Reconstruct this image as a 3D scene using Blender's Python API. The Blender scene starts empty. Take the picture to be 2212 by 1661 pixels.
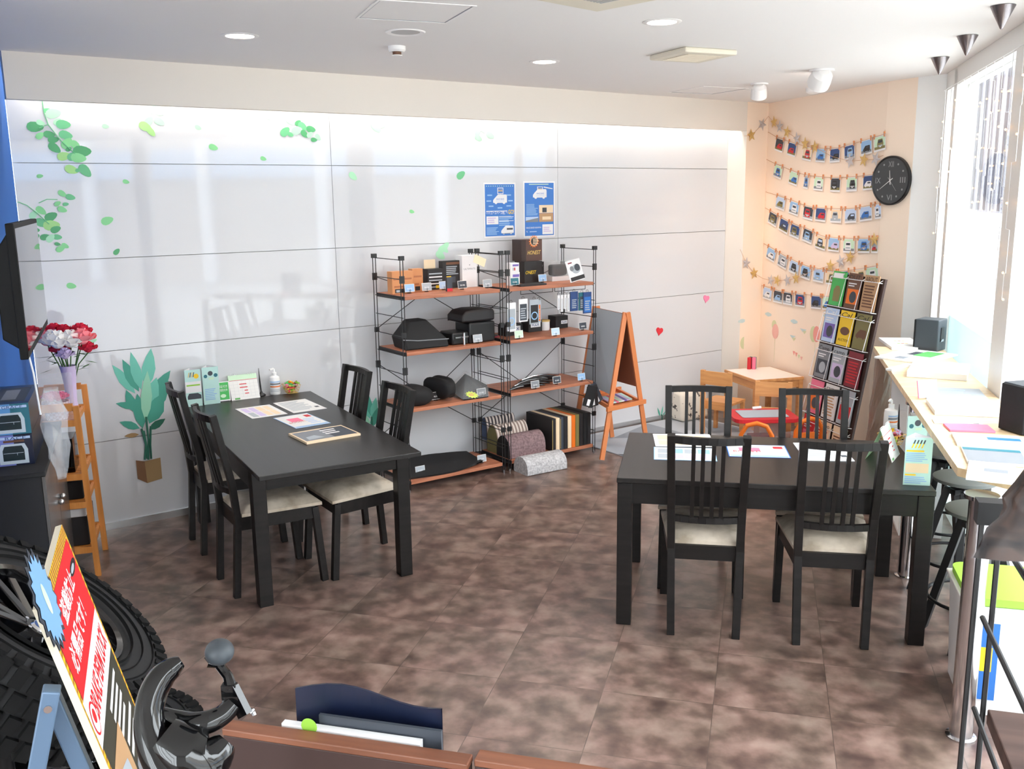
import bpy, math, random
from mathutils import Vector, Matrix
R = math.radians
sc = bpy.context.scene
COL = sc.collection
# ------------------------------------------------------------------ camera
F = 2030.0; CX, CY = 1106.0, 830.5
PITCH = math.atan(405 / F); ROLL = math.atan(.013); H = 2.04
def _axes():
    c, s = math.cos(PITCH), math.sin(PITCH)
    f = Vector((0, c, -s)); r = Vector((1, 0, 0)); u = Vector((0, s, c))
    cr, sr = math.cos(ROLL), math.sin(ROLL)
    return r * cr - u * sr, r * sr + u * cr, f
CR, CU, CF = _axes()
cam = bpy.data.objects.new('camera', bpy.data.cameras.new('camera'))
COL.objects.link(cam)
cam.matrix_world = Matrix((( CR.x, CU.x, -CF.x, 0), (CR.y, CU.y, -CF.y, 0), (CR.z, CU.z, -CF.z, H), (0, 0, 0, 1)))
cam.data.sensor_width = 36; cam.data.lens = F / 2212 * 36; cam.data.clip_start = .05; cam.data.clip_end = 200
sc.camera = cam
# ------------------------------------------------------------------ light
w = bpy.data.worlds.new('overcast_sky'); sc.world = w; w.use_nodes = True
bg = w.node_tree.nodes['Background']; bg.inputs[0].default_value = (.93, .96, 1, 1); bg.inputs[1].default_value = 4.2
sc.view_settings.view_transform = 'Standard'; sc.view_settings.look = 'None'
sc.view_settings.gamma = 1; sc.view_settings.exposure = 1.52
sc.cycles.max_bounces = 9; sc.cycles.diffuse_bounces = 6; sc.cycles.glossy_bounces = 4
sc.cycles.transparent_max_bounces = 16
sc.cycles.sample_clamp_indirect = 6
def area_light(name, loc, rot, sx, sy, power, col=(1, 1, 1), portal=False, spread=180):
    l = bpy.data.lights.new(name, 'AREA'); l.shape = 'RECTANGLE'; l.size = sx; l.size_y = sy
    l.energy = power; l.color = col; l.cycles.is_portal = portal; l.spread = R(spread)
    o = bpy.data.objects.new(name, l); COL.objects.link(o); o.location = loc; o.rotation_euler = rot
    return o
def spot(name, loc, target, power, col=(1, .87, .74), ang=110, r=.04):
    l = bpy.data.lights.new(name, 'SPOT'); l.energy = power; l.color = col; l.spot_size = R(ang); l.spot_blend = .7; l.shadow_soft_size = r
    o = bpy.data.objects.new(name, l); COL.objects.link(o); o.location = loc
    o.rotation_euler = (Vector(target) - Vector(loc)).to_track_quat('-Z', 'Y').to_euler()
    return o
CEIL = 2.85
# plan directions: glass wall U / its normal N towards the room, window wall D, photo wall Q
U = Vector((.8176, .5758, 0)); N = Vector((.5758, -.8176, 0))
D = Vector((.2607, .9654, 0)).normalized(); DN = Vector((-D.y, D.x, 0))      # DN: from the window into the room
B0 = Vector((-2.83, 5.502, 0)); K = Vector((2.381, 8.919, 0))
C2 = Vector((2.843, 7.319, 0)); C3 = Vector((2.959, 7.069, 0)); C4 = Vector((3.107, 6.864, 0))
def GW(s, d, z): return B0 + U * s + N * d + Vector((0, 0, z))        # glass wall coordinates
def WW(t, d, z): return C4 - D * t + DN * d + Vector((0, 0, z))       # window wall coordinates (t grows towards the camera)
RZ_G = math.atan2(U.y, U.x)          # local x along the glass wall, local -y into the room
RZ_W = math.atan2(-D.y, -D.x)        # local x along the window towards the camera, local -y into the room
# where a sight line of the survey photograph meets a height or an upright plane
def ray(x, y): return CR * ((x - CX) / F) + CU * ((CY - y) / F) + CF
def P(x, y, z):
    d = ray(x, y); t = (z - H) / d.z; return Vector((d.x * t, d.y * t, z))
def PV(x, y, a, b):
    d = ray(x, y); n = Vector((-(b.y - a.y), b.x - a.x, 0)); t = (n.x * a.x + n.y * a.y) / n.dot(d)
    return Vector((d.x * t, d.y * t, H + d.z * t))
def onW(x, y, z, dmin=.08):
    p = P(x, y, z); d = (p - B0).dot(N)
    return p + N * max(0, dmin - d)
def onG(x, y, d=0):
    p = PV(x, y, B0 + N * d, B0 + N * d + U); v = p - B0; return v.dot(U), p.z
# window daylight portals
for i, (t0, t1) in enumerate(((.45, 2.0), (2.3, 4.7), (4.9, 7.2))):
    area_light('portal', WW((t0 + t1) / 2, .06, 1.45), (R(90), 0, math.atan2(D.y, D.x)), t1 - t0, 2.5, 1, portal=True)
# ------------------------------------------------------------------ materials
M = {}
def lin(c):
    c = c / 255
    return c / 12.92 if c <= .04045 else ((c + .055) / 1.055) ** 2.4
def mat(name, rgb=(200, 200, 200), rough=.6, metal=0., emit=0., alpha=1., spec=.5, trans=0., coat=0., erough=None):
    m = bpy.data.materials.new(name); m.use_nodes = True
    b = m.node_tree.nodes['Principled BSDF']
    c = tuple(lin(v) for v in rgb) + (1,)
    b.inputs['Base Color'].default_value = c; b.inputs['Roughness'].default_value = rough
    b.inputs['Metallic'].default_value = metal; b.inputs['Specular IOR Level'].default_value = spec
    b.inputs['Alpha'].default_value = alpha; b.inputs['Transmission Weight'].default_value = trans
    b.inputs['Coat Weight'].default_value = coat
    if emit: b.inputs['Emission Color'].default_value = c; b.inputs['Emission Strength'].default_value = emit
    M[name] = m; return m
def nodes(m): return m.node_tree.nodes, m.node_tree.links, m.node_tree.nodes['Principled BSDF']
def noise_mat(name, stops, scale=(5, 5, 5), rough=.5, detail=4, spec=.5, bump=0., nscale=1., coat=0., dist=0.):
    """colour ramp over object-space noise: wood grain, fabric, marbling"""
    m = mat(name, stops[0][1], rough, spec=spec, coat=coat); ns, ln, b = nodes(m)
    tc = ns.new('ShaderNodeTexCoord'); mp = ns.new('ShaderNodeMapping'); mp.inputs['Scale'].default_value = scale
    nz = ns.new('ShaderNodeTexNoise'); nz.inputs['Scale'].default_value = nscale; nz.inputs['Detail'].default_value = detail
    nz.inputs['Distortion'].default_value = dist
    rp = ns.new('ShaderNodeValToRGB')
    ln.new(tc.outputs['Object'], mp.inputs[0]); ln.new(mp.outputs[0], nz.inputs['Vector']); ln.new(nz.outputs[0], rp.inputs[0])
    el = rp.color_ramp.elements
    while len(el) < len(stops): el.new(.5)
    for e, (p, c) in zip(el, stops): e.position = p; e.color = tuple(lin(v) for v in c) + (1,)
    ln.new(rp.outputs[0], b.inputs['Base Color'])
    if bump:
        bp = ns.new('ShaderNodeBump'); bp.inputs['Strength'].default_value = bump; bp.inputs['Distance'].default_value = .01
        ln.new(nz.outputs[0], bp.inputs['Height']); ln.new(bp.outputs[0], b.inputs['Normal'])
    return m
# ------------------------------------------------------------------ mesh builder
class MB:
    def __init__(s): s.v = []; s.f = []; s.m = []; s.mats = []; s.xf = Matrix()
    def mi(s, k):
        if k not in s.mats: s.mats.append(k)
        return s.mats.index(k)
    def add(s, vs, fs, k):
        b = len(s.v); i = s.mi(k); s.v += [s.xf @ Vector(p) for p in vs]
        for f in fs: s.f.append([b + j for j in f]); s.m.append(i)
        return s
    def poly(s, pts, k): return s.add(pts, [list(range(len(pts)))], k)
    def box(s, x0, y0, z0, x1, y1, z1, k):
        v = [(x0, y0, z0), (x1, y0, z0), (x1, y1, z0), (x0, y1, z0), (x0, y0, z1), (x1, y0, z1), (x1, y1, z1), (x0, y1, z1)]
        return s.add(v, [(0, 3, 2, 1), (4, 5, 6, 7), (0, 1, 5, 4), (1, 2, 6, 5), (2, 3, 7, 6), (3, 0, 4, 7)], k)
    def cbox(s, c, sz, k): return s.box(c[0]-sz[0]/2, c[1]-sz[1]/2, c[2]-sz[2]/2, c[0]+sz[0]/2, c[1]+sz[1]/2, c[2]+sz[2]/2, k)
    def beam(s, a, b, wx, wy, k, up=(0, 0, 1), wx1=None, wy1=None):
        a, b = Vector(a), Vector(b); d = (b - a).normalized(); up = Vector(up)
        if abs(d.dot(up)) > .98: up = Vector((0, 1, 0))
        x = d.cross(up).normalized(); y = x.cross(d)
        wx1 = wx1 or wx; wy1 = wy1 or wy
        vs = [p + x * (i * a_ / 2) + y * (j * b_ / 2) for p, a_, b_ in ((a, wx, wy), (b, wx1, wy1)) for i, j in ((-1, -1), (1, -1), (1, 1), (-1, 1))]
        return s.add(vs, [(0, 3, 2, 1), (4, 5, 6, 7), (0, 1, 5, 4), (1, 2, 6, 5), (2, 3, 7, 6), (3, 0, 4, 7)], k)
    def tube(s, pts, r, k, n=8, closed=False, caps=True):
        pts = [Vector(p) for p in pts]; m = len(pts); rs = r if isinstance(r, (list, tuple)) else [r] * m
        nx = None; vs = []
        for i, p in enumerate(pts):
            if closed: t = pts[(i + 1) % m] - pts[i - 1]
            else: t = pts[min(i + 1, m - 1)] - pts[max(i - 1, 0)]
            t.normalize()
            if nx is None: nx = t.orthogonal().normalized()
            else:
                nx = nx - t * nx.dot(t); nx.normalize()
            ny = t.cross(nx)
            vs += [p + (nx * math.cos(2*math.pi*j/n) + ny * math.sin(2*math.pi*j/n)) * rs[i] for j in range(n)]
        fs = []
        for i in range(m if closed else m - 1):
            a, b = i * n, ((i + 1) % m) * n
            fs += [(a + j, a + (j + 1) % n, b + (j + 1) % n, b + j) for j in range(n)]
        if caps and not closed: fs += [tuple(reversed(range(n))), tuple(range((m - 1) * n, m * n))]
        return s.add(vs, fs, k)
    def rod(s, a, b, r, k, n=8, r1=None): return s.tube([a, b], [r, r1 if r1 is not None else r], k, n)
    def lathe(s, prof, k, n=24, closed=False):
        vs = []; fs = []
        for r, z in prof: vs += [(max(r, 1e-5) * math.cos(2*math.pi*j/n), max(r, 1e-5) * math.sin(2*math.pi*j/n), z) for j in range(n)]
        L = len(prof)
        for i in range(L if closed else L - 1):
            a, b = i * n, ((i + 1) % L) * n
            fs += [(a + j, a + (j + 1) % n, b + (j + 1) % n, b + j) for j in range(n)]
        return s.add(vs, fs, k)
    def ball(s, c, r, k, n=16, m=10):
        if not isinstance(r, (tuple, list)): r = (r, r, r)
        c = Vector(c); vs = []
        for i in range(m + 1):
            a = math.pi * i / m
            for j in range(n):
                b = 2 * math.pi * j / n
                rr = max(math.sin(a), 1e-4)
                vs.append((c.x + r[0]*rr*math.cos(b), c.y + r[1]*rr*math.sin(b), c.z + r[2]*math.cos(a)))
        fs = [(i*n + j, (i+1)*n + j, (i+1)*n + (j+1) % n, i*n + (j+1) % n) for i in range(m) for j in range(n)]
        return s.add(vs, fs, k)
    def prism(s, poly, z0, z1, k, k2=None):
        n = len(poly)
        s.add([(x, y, z0) for x, y in poly] + [(x, y, z1) for x, y in poly],
              [tuple(reversed(range(n)))] + [(j, (j+1) % n, n + (j+1) % n, n + j) for j in range(n)], k)
        return s.add([(x, y, z1) for x, y in poly], [tuple(range(n))], k2 or k)
    def rect(s, x0, y0, x1, y1, z, k): return s.add([(x0, y0, z), (x1, y0, z), (x1, y1, z), (x0, y1, z)], [(0, 1, 2, 3)], k)
    def disc(s, x, y, r, z, k, n=20, ry=None):
        ry = ry or r
        return s.add([(x + r*math.cos(2*math.pi*j/n), y + ry*math.sin(2*math.pi*j/n), z) for j in range(n)], [tuple(range(n))], k)
    def text(s, t, x, y, h, k, z=.0006, width=None, align='L', shear=0., bold=0.):
        """lettering as flat mesh in the local xy plane; h = capital height, width = fitted length"""
        cu = bpy.data.curves.new('lettering', 'FONT'); cu.body = t; cu.size = 1; cu.shear = shear; cu.offset = bold; cu.resolution_u = 2
        o = bpy.data.objects.new('lettering', cu); COL.objects.link(o)
        bpy.context.view_layer.update()
        me = o.to_mesh(); vs = [v.co.copy() for v in me.vertices]; fs = [tuple(p.vertices) for p in me.polygons]
        o.to_mesh_clear(); bpy.data.objects.remove(o); bpy.data.curves.remove(cu)
        if not vs: return s
        x0 = min(v.x for v in vs); x1 = max(v.x for v in vs); sy = h / .7; sx = sy
        if width: sx = width / max(x1 - x0, 1e-6)
        L = (x1 - x0) * sx; off = {'L': 0, 'C': -L/2, 'R': -L}[align]
        return s.add([(x + off + (v.x - x0) * sx, y + v.y * sy, z) for v in vs], fs, k)
    def build(s, name, parent=None, smooth=False, bevel=0., loc=None, rz=None, ang=35):
        me = bpy.data.meshes.new(name)
        org = Vector((0, 0, 0))
        me.from_pydata([tuple(v) for v in s.v], [], s.f)
        for k in s.mats: me.materials.append(M[k])
        me.polygons.foreach_set('material_index', s.m)
        if smooth:
            me.polygons.foreach_set('use_smooth', [True] * len(me.polygons)); me.set_sharp_from_angle(angle=R(ang))
        me.update()
        o = bpy.data.objects.new(name, me); COL.objects.link(o)
        if parent is not None: o.parent = parent
        if loc is not None: o.location = loc
        if rz is not None: o.rotation_euler = (0, 0, rz)
        if bevel:
            b = o.modifiers.new('bevel', 'BEVEL'); b.width = bevel; b.segments = 2; b.limit_method = 'ANGLE'; b.angle_limit = R(40)
        return o
def tag(o, label, cat, group=None, kind=None):
    if label: o['label'] = label
    if cat: o['category'] = cat
    if group: o['group'] = group
    if kind: o['kind'] = kind
    return o
def thing(name, label, cat, loc=(0, 0, 0), rz=0., group=None, mw=None):
    o = bpy.data.objects.new(name, None); COL.objects.link(o); o.empty_display_size = .1
    if mw is not None: o.matrix_world = mw
    else: o.location = loc; o.rotation_euler = (0, 0, rz)
    return tag(o, label, cat, group)
def struct(mb, name, **k):
    o = mb.build(name, **k); o['kind'] = 'structure'; return o
def kids(o): return [c for c in bpy.data.objects if c.parent == o]
def copy_tree(o, par=None):
    c = o.copy(); COL.objects.link(c); c.parent = par
    if par is not None: c.matrix_parent_inverse = o.matrix_parent_inverse.copy()
    for ch in list(o.children): copy_tree(ch, c)
    return c
def frame(o, x, y):
    """matrix with origin o, local x and (roughly) y axes"""
    x = Vector(x).normalized(); y = Vector(y); y = (y - x * y.dot(x)).normalized(); z = x.cross(y)
    return Matrix(((x.x, y.x, z.x, o[0]), (x.y, y.y, z.y, o[1]), (x.z, y.z, z.z, o[2]), (0, 0, 0, 1)))
UPRIGHT = Matrix(((1, 0, 0, 0), (0, 0, -1, 0), (0, 1, 0, 0), (0, 0, 0, 1)))     # xy drawing -> upright, facing -y
# ------------------------------------------------------------------ surfaces of the room
mat('ceiling_paint', (236, 233, 231), .9)
mat('beam_paint', (232, 224, 214), .85)
mat('wall_paint', (250, 230, 210), .85)
mat('white_paint', (240, 240, 238), .7)
mat('blue_paint', (36, 96, 176), .7)
mat('frame_metal', (228, 226, 222), .35, spec=.5)
mat('aluminium', (205, 205, 205), .28, metal=.9)
mat('seam_dark', (176, 176, 174), .3)
gp = mat('glass_panel', (214, 216, 220), .035, spec=.55)
mat('white_panel', (240, 241, 243), .2, spec=.4)
fm = mat('floor_tile', (100, 80, 70), .3, spec=.5)
ns, ln, b = nodes(fm)
geo = ns.new('ShaderNodeTexCoord'); mp = ns.new('ShaderNodeMapping'); mp.inputs['Rotation'].default_value = (0, 0, R(15)); mp.inputs['Location'].default_value = (.13, .05, 0)
br = ns.new('ShaderNodeTexBrick'); br.offset = 0; br.inputs['Scale'].default_value = 1; br.inputs['Brick Width'].default_value = .455; br.inputs['Row Height'].default_value = .455
br.inputs['Mortar Size'].default_value = .0016; br.inputs['Mortar Smooth'].default_value = .2
n1 = ns.new('ShaderNodeTexNoise'); n1.inputs['Scale'].default_value = 8.5; n1.inputs['Detail'].default_value = 4; n1.inputs['Roughness'].default_value = .5
n2 = ns.new('ShaderNodeTexNoise'); n2.inputs['Scale'].default_value = 4.2; n2.inputs['Detail'].default_value = 3
vadd = ns.new('ShaderNodeVectorMath'); vadd.operation = 'ADD'
vsc = ns.new('ShaderNodeVectorMath'); vsc.operation = 'SCALE'; vsc.inputs['Scale'].default_value = 6
br.inputs['Color1'].default_value = (0, 0, 0, 1); br.inputs['Color2'].default_value = (1, 1, 1, 1); br.inputs['Mortar'].default_value = (.5, .5, .5, 1)
rp = ns.new('ShaderNodeValToRGB'); el = rp.color_ramp.elements
el[0].position = .28; el[0].color = tuple(lin(v) for v in (78, 62, 58)) + (1,); el[1].position = .74; el[1].color = tuple(lin(v) for v in (152, 131, 121)) + (1,)
for p_, c_ in ((.45, (106, 87, 79)), (.58, (132, 110, 101))):
    e = el.new(p_); e.color = tuple(lin(v) for v in c_) + (1,)
r2 = ns.new('ShaderNodeValToRGB'); r2.color_ramp.elements[0].position = .35; r2.color_ramp.elements[0].color = (.84, .86, .82, 1); r2.color_ramp.elements[1].position = .65; r2.color_ramp.elements[1].color = (1.0, .93, .92, 1)
mx = ns.new('ShaderNodeMix'); mx.data_type = 'RGBA'; mx.blend_type = 'MULTIPLY'; mx.inputs[0].default_value = 1
m2 = ns.new('ShaderNodeMix'); m2.data_type = 'RGBA'; m2.inputs[7].default_value = (.03, .024, .02, 1)
ln.new(geo.outputs['Object'], mp.inputs[0]); ln.new(mp.outputs[0], br.inputs['Vector'])
ln.new(br.outputs['Color'], vsc.inputs[0]); ln.new(mp.outputs[0], vadd.inputs[0]); ln.new(vsc.outputs[0], vadd.inputs[1])
ln.new(vadd.outputs[0], n1.inputs['Vector']); ln.new(mp.outputs[0], n2.inputs['Vector'])
ln.new(n1.outputs[0], rp.inputs[0]); ln.new(n2.outputs[0], r2.inputs[0])
ln.new(rp.outputs[0], mx.inputs[6]); ln.new(r2.outputs[0], mx.inputs[7]); ln.new(mx.outputs[2], m2.inputs[6])
ml = ns.new('ShaderNodeMath'); ml.operation = 'MULTIPLY'; ml.inputs[1].default_value = .55
ln.new(br.outputs['Fac'], ml.inputs[0]); ln.new(ml.outputs[0], m2.inputs[0]); ln.new(m2.outputs[2], b.inputs['Base Color'])
rr = ns.new('ShaderNodeMapRange'); rr.inputs[3].default_value = .24; rr.inputs[4].default_value = .4
ln.new(n1.outputs[0], rr.inputs[0]); ln.new(rr.outputs[0], b.inputs['Roughness'])
# window glass: clear pane with a faint mirror
gm = bpy.data.materials.new('window_glass'); gm.use_nodes = True; M['window_glass'] = gm
ns, ln = gm.node_tree.nodes, gm.node_tree.links; ns.remove(ns['Principled BSDF'])
tr = ns.new('ShaderNodeBsdfTransparent'); gl = ns.new('ShaderNodeBsdfGlossy'); gl.inputs['Roughness'].default_value = .01
lw_ = ns.new('ShaderNodeLayerWeight'); pw_ = ns.new('ShaderNodeMath'); pw_.operation = 'POWER'; pw_.inputs[1].default_value = 5
ml_ = ns.new('ShaderNodeMath'); ml_.operation = 'MULTIPLY_ADD'; ml_.inputs[1].default_value = .9; ml_.inputs[2].default_value = .04
ln.new(lw_.outputs['Facing'], pw_.inputs[0]); ln.new(pw_.outputs[0], ml_.inputs[0]); mxs = ns.new('ShaderNodeMixShader')
tr.inputs[0].default_value = (.96, .98, .98, 1)
ln.new(ml_.outputs[0], mxs.inputs[0]); ln.new(tr.outputs[0], mxs.inputs[1]); ln.new(gl.outputs[0], mxs.inputs[2]); ln.new(mxs.outputs[0], ns['Material Output'].inputs[0])
def film(name, rgb, a, rough=.1):
    m = bpy.data.materials.new(name); m.use_nodes = True; M[name] = m
    ns, ln = m.node_tree.nodes, m.node_tree.links; b = ns['Principled BSDF']
    b.inputs['Base Color'].default_value = tuple(lin(v) for v in rgb) + (1,); b.inputs['Roughness'].default_value = rough
    b.inputs['Alpha'].default_value = a
    return m
film('frosted_film', (200, 235, 235), .55, .5)
# room outline (plan, metres)
BL = B0 + Vector((.31, -.951, 0)) * 2.2
OUT = [B0, GW(5.95, 0, 0), GW(5.95, .2, 0), K, C2, C3, C4, WW(10.0, 0, 0), Vector((-4.5, WW(10, 0, 0).y, 0)), Vector((-4.5, 3.2, 0)), BL]
mb = MB(); mb.poly([(p.x, p.y, 0) for p in reversed(OUT)], 'floor_tile'); struct(mb, 'floor')
mb = MB(); mb.poly([(p.x, p.y, CEIL) for p in OUT], 'ceiling_paint'); struct(mb, 'ceiling')
def wallseg(name, pts, k, z0=0, z1=CEIL, th=.1):
    mb = MB()
    for a, c in zip(pts, pts[1:]):
        n = Vector((c.y - a.y, -(c.x - a.x), 0)).normalized()
        # room lies to the right of a->c ; give the wall its thickness outwards
        o = -n * th
        vs = [a, c, c + o, a + o]
        mb.add([(v.x, v.y, z) for z in (z0, z1) for v in vs], [(0, 1, 5, 4), (1, 2, 6, 5), (2, 3, 7, 6), (3, 0, 4, 7), (4, 5, 6, 7), (3, 2, 1, 0)], k)
    return struct(mb, name)
# glass-clad wall: white panels with narrow joints over an aluminium base rail
vs_ = [0]
for q in ((713, 300), (1205, 430)):
    vs_.append(onG(*q)[0])
S_END = 5.93
seams_v = [0.0, onG(713, 300)[0], onG(1205, 430)[0], S_END]
mb = MB(); zs = [.045, .574, 1.138, 1.705, 2.268, 2.848]
for i in range(3):
    for a, c in zip(zs, zs[1:]):
        k = 'glass_panel' if i < 2 else 'glass_panel'
        p = [GW(seams_v[i] + .0016, 0, 0), GW(seams_v[i+1] - .0016, 0, 0)]
        o = -N * .012
        vv = [p[0], p[1], p[1] + o, p[0] + o]
        mb.add([(v.x, v.y, z) for z in (a + .002, c - .002) for v in vv], [(0, 1, 5, 4), (1, 2, 6, 5), (2, 3, 7, 6), (3, 0, 4, 7), (4, 5, 6, 7), (3, 2, 1, 0)], k)
struct(mb, 'wall_back')
wallseg('wall_backing', [B0 - N * .02, GW(6.1, -.02, 0)], 'seam_dark')
wallseg('baseboard_back', [B0 + N * .012, GW(S_END, .012, 0)], 'aluminium', 0, .045, .02)
wallseg('wall_reveal', [GW(5.93, 0, 0), GW(5.95, .2, 0)], 'beam_paint')
wallseg('wall_corner', [GW(5.95, .2, 0), K], 'wall_paint')
wallseg('wall_right', [K, C2], 'wall_paint')
wallseg('wall_column', [C2, C3], 'wall_paint')
wallseg('wall_pier', [C3, C4], 'white_paint')
wallseg('wall_left', [BL, B0], 'blue_paint')
wallseg('wall_side', [OUT[8], OUT[9], BL - Vector((.02, .02, 0))], 'white_paint')
RA, RB = OUT[7], OUT[8]
mb = MB(); NR = 4; RB = RA + (RB - RA) * .999
RS = Vector((-1.7, RA.y, 0))
mb.box(RS.x, RA.y - .08, 0, RA.x, RA.y, CEIL, 'white_paint')
for i in range(NR + 1):
    x = RS.x + (RB.x - RS.x) * i / NR; mb.box(x - .04, RA.y - .08, 0, x + .04, RA.y, CEIL, 'frame_metal')
mb.box(RB.x, RA.y - .08, 0, RS.x, RA.y, .1, 'frame_metal'); mb.box(RB.x, RA.y - .08, CEIL - .15, RS.x, RA.y, CEIL, 'frame_metal')
struct(mb, 'wall_rear')
mb = MB(); mb.box(RB.x, RA.y - .045, .1, RS.x, RA.y - .037, CEIL - .15, 'window_glass'); struct(mb, 'window_9')  # glazing of the unseen rear wall, added to bring in front light
area_light('portal', ((RS.x + RB.x) / 2, RA.y + .03, 1.4), (R(90), 0, R(180)), RS.x - RB.x, 2.5, 1, portal=True)
# dropped beam over the glass wall
mb = MB(); a, c = GW(-.02, .2, 0), GW(5.95, .2, 0); o = -N * .06
mb.add([(v.x, v.y, z) for z in (2.6, CEIL) for v in (a, c, c + o, a + o)], [(0, 1, 5, 4), (1, 2, 6, 5), (2, 3, 7, 6), (3, 0, 4, 7), (4, 5, 6, 7), (3, 2, 1, 0)], 'beam_paint')
struct(mb, 'trim_1')
area_light('cove_lamp', GW(3.0, .07, 2.83), (0, 0, RZ_G), 5.8, .05, 9, (1, .95, .88))
# ------------------------------------------------------------------ window wall
def wbox(mb, t0, t1, d0, d1, z0, z1, k):
    vv = [WW(t0, d0, 0), WW(t0, d1, 0), WW(t1, d1, 0), WW(t1, d0, 0)]
    mb.add([(v.x, v.y, z) for z in (z0, z1) for v in vv], [(3, 2, 1, 0), (4, 5, 6, 7), (0, 1, 5, 4), (1, 2, 6, 5), (2, 3, 7, 6), (3, 0, 4, 7)], k)
TM = [(0, .05), (.30, .40), (1.98, 2.27), (4.6, 4.75), (7.1, 7.25), (9.9, 10)]
mb = MB()
for i, (a, c) in enumerate(TM): wbox(mb, a, c, -.1, .03, 0, CEIL - .02, 'frame_metal')
wbox(mb, 0, 10, -.1, .03, CEIL - .12, CEIL - .001, 'frame_metal'); wbox(mb, 0, 10, -.1, .03, .001, .08, 'frame_metal')
struct(mb, 'window_frame')
for i in range(len(TM) - 1):
    mb = MB(); wbox(mb, TM[i][1], TM[i+1][0], -.045, -.037, .08, CEIL - .12, 'window_glass'); struct(mb, 'window_%d' % (i + 1))
mb = MB(); wbox(mb, TM[1][1], TM[2][0], -.036, -.034, .1, 1.2, 'frosted_film'); struct(mb, 'window_film')
# what stands outside: pavement, a dark louvred building, a white van
mat('pavement', (176, 176, 174), .9); mat('beige_facade', (176, 168, 158), .8); mat('dark_cladding', (88, 86, 94), .6); mat('white_facade', (225, 228, 232), .7); mat('pale_sign_blue', (150, 180, 215), .5); mat('shop_glass', (120, 130, 140), .15)
mb = MB(); q = [WW(-30, -.12, 0), WW(40, -.12, 0), WW(40, -45, 0), WW(-30, -45, 0)]; mb.poly([(v.x, v.y, -.03) for v in q], 'pavement'); struct(mb, 'ground_outside')
mb = MB()
wbox(mb, -90, -3.2, -7, -4.2, 1.5, 9, 'dark_cladding')
for i in range(108): wbox(mb, -90 + i * .8, -90 + i * .8 + .1, -4.2, -4.13, 1.55, 9, 'dark_cladding')
wbox(mb, -90, -3.2, -7, -4.0, 1.15, 1.5, 'white_facade'); wbox(mb, -90, -3.2, -7, -4.2, .5, 1.15, 'shop_glass'); wbox(mb, -90, -3.2, -7, -4.1, -.02, .5, 'white_facade')
mb2 = MB(); wbox(mb2, -1, 40, -16, -13, -.02, 8, 'beige_facade')
for i in range(14): wbox(mb2, i * 3, i * 3 + .3, -13, -12.7, 0, 8, 'white_facade')
wbox(mb2, -1, 40, -13, -12.8, 2.6, 3.3, 'pale_sign_blue'); tag(mb2.build('street_building'), 'beige building with white pillars across the street, seen only as a reflection', 'building')
tag(mb.build('street_building'), 'dark louvred building with a white band across the street', 'building')
# ------------------------------------------------------------------ dark stained tables and dining chairs
noise_mat('black_wood', [(.3, (15, 13, 13)), (.7, (27, 24, 23))], (2, 40, 40), .4, spec=.3)
noise_mat('black_wood_y', [(.3, (15, 13, 13)), (.7, (27, 24, 23))], (40, 2, 40), .34, spec=.45)
noise_mat('seat_fabric', [(.35, (160, 146, 128)), (.6, (205, 192, 175))], (6, 6, 6), .9, nscale=1.3, bump=.1)
mat('black_plastic', (22, 22, 24), .4); mat('black_gloss', (10, 10, 12), .08, spec=.6); mat('black_matt', (24, 24, 26), .8)
mat('white_gloss', (240, 240, 240), .25); mat('chrome', (215, 215, 218), .12, metal=1); mat('steel', (170, 170, 172), .3, metal=1)
mat('dark_metal', (30, 30, 32), .4, metal=.6)
def dining_table(o, ax, Lx, Ly, label, inset):
    """o: near-left corner at floor level, ax: angle of the local x axis; inset of the legs along y"""
    t = thing('dining_table', label, 'table', o, ax)
    MB().box(0, 0, .715, Lx, Ly, .74, 'black_wood_y').build('tabletop', t, bevel=.003)
    w_ = .07; i0 = inset
    mb = MB(); e = .012
    mb.box(w_, i0 + e, .615, Lx - w_, i0 + .034, .714, 'black_wood'); mb.box(w_, Ly - i0 - .034, .615, Lx - w_, Ly - i0 - e, .714, 'black_wood')
    mb.box(e, i0 + w_, .615, .034, Ly - i0 - w_, .714, 'black_wood_y'); mb.box(Lx - .034, i0 + w_, .615, Lx - e, Ly - i0 - w_, .714, 'black_wood_y')
    mb.build('apron', t)
    for x in (.003, Lx - w_ - .003):
        for y in (i0 + .003, Ly - i0 - w_ - .003):
            MB().box(x, y, 0, x + w_, y + w_, .714, 'black_wood').build('leg', t, bevel=.003)
    return t
TR0 = Vector((.486, 4.243, 0)); TRA = R(-11.0); TL0 = Vector((-1.219, 4.334, 0)); TLA = R(29.4)
dining_table(TR0, TRA, 1.41, .88, 'near-black wooden dining table in front of the window counter', .0)
dining_table(TL0, TLA, .85, 1.87, 'near-black extended dining table standing against the glass wall', .16)
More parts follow.
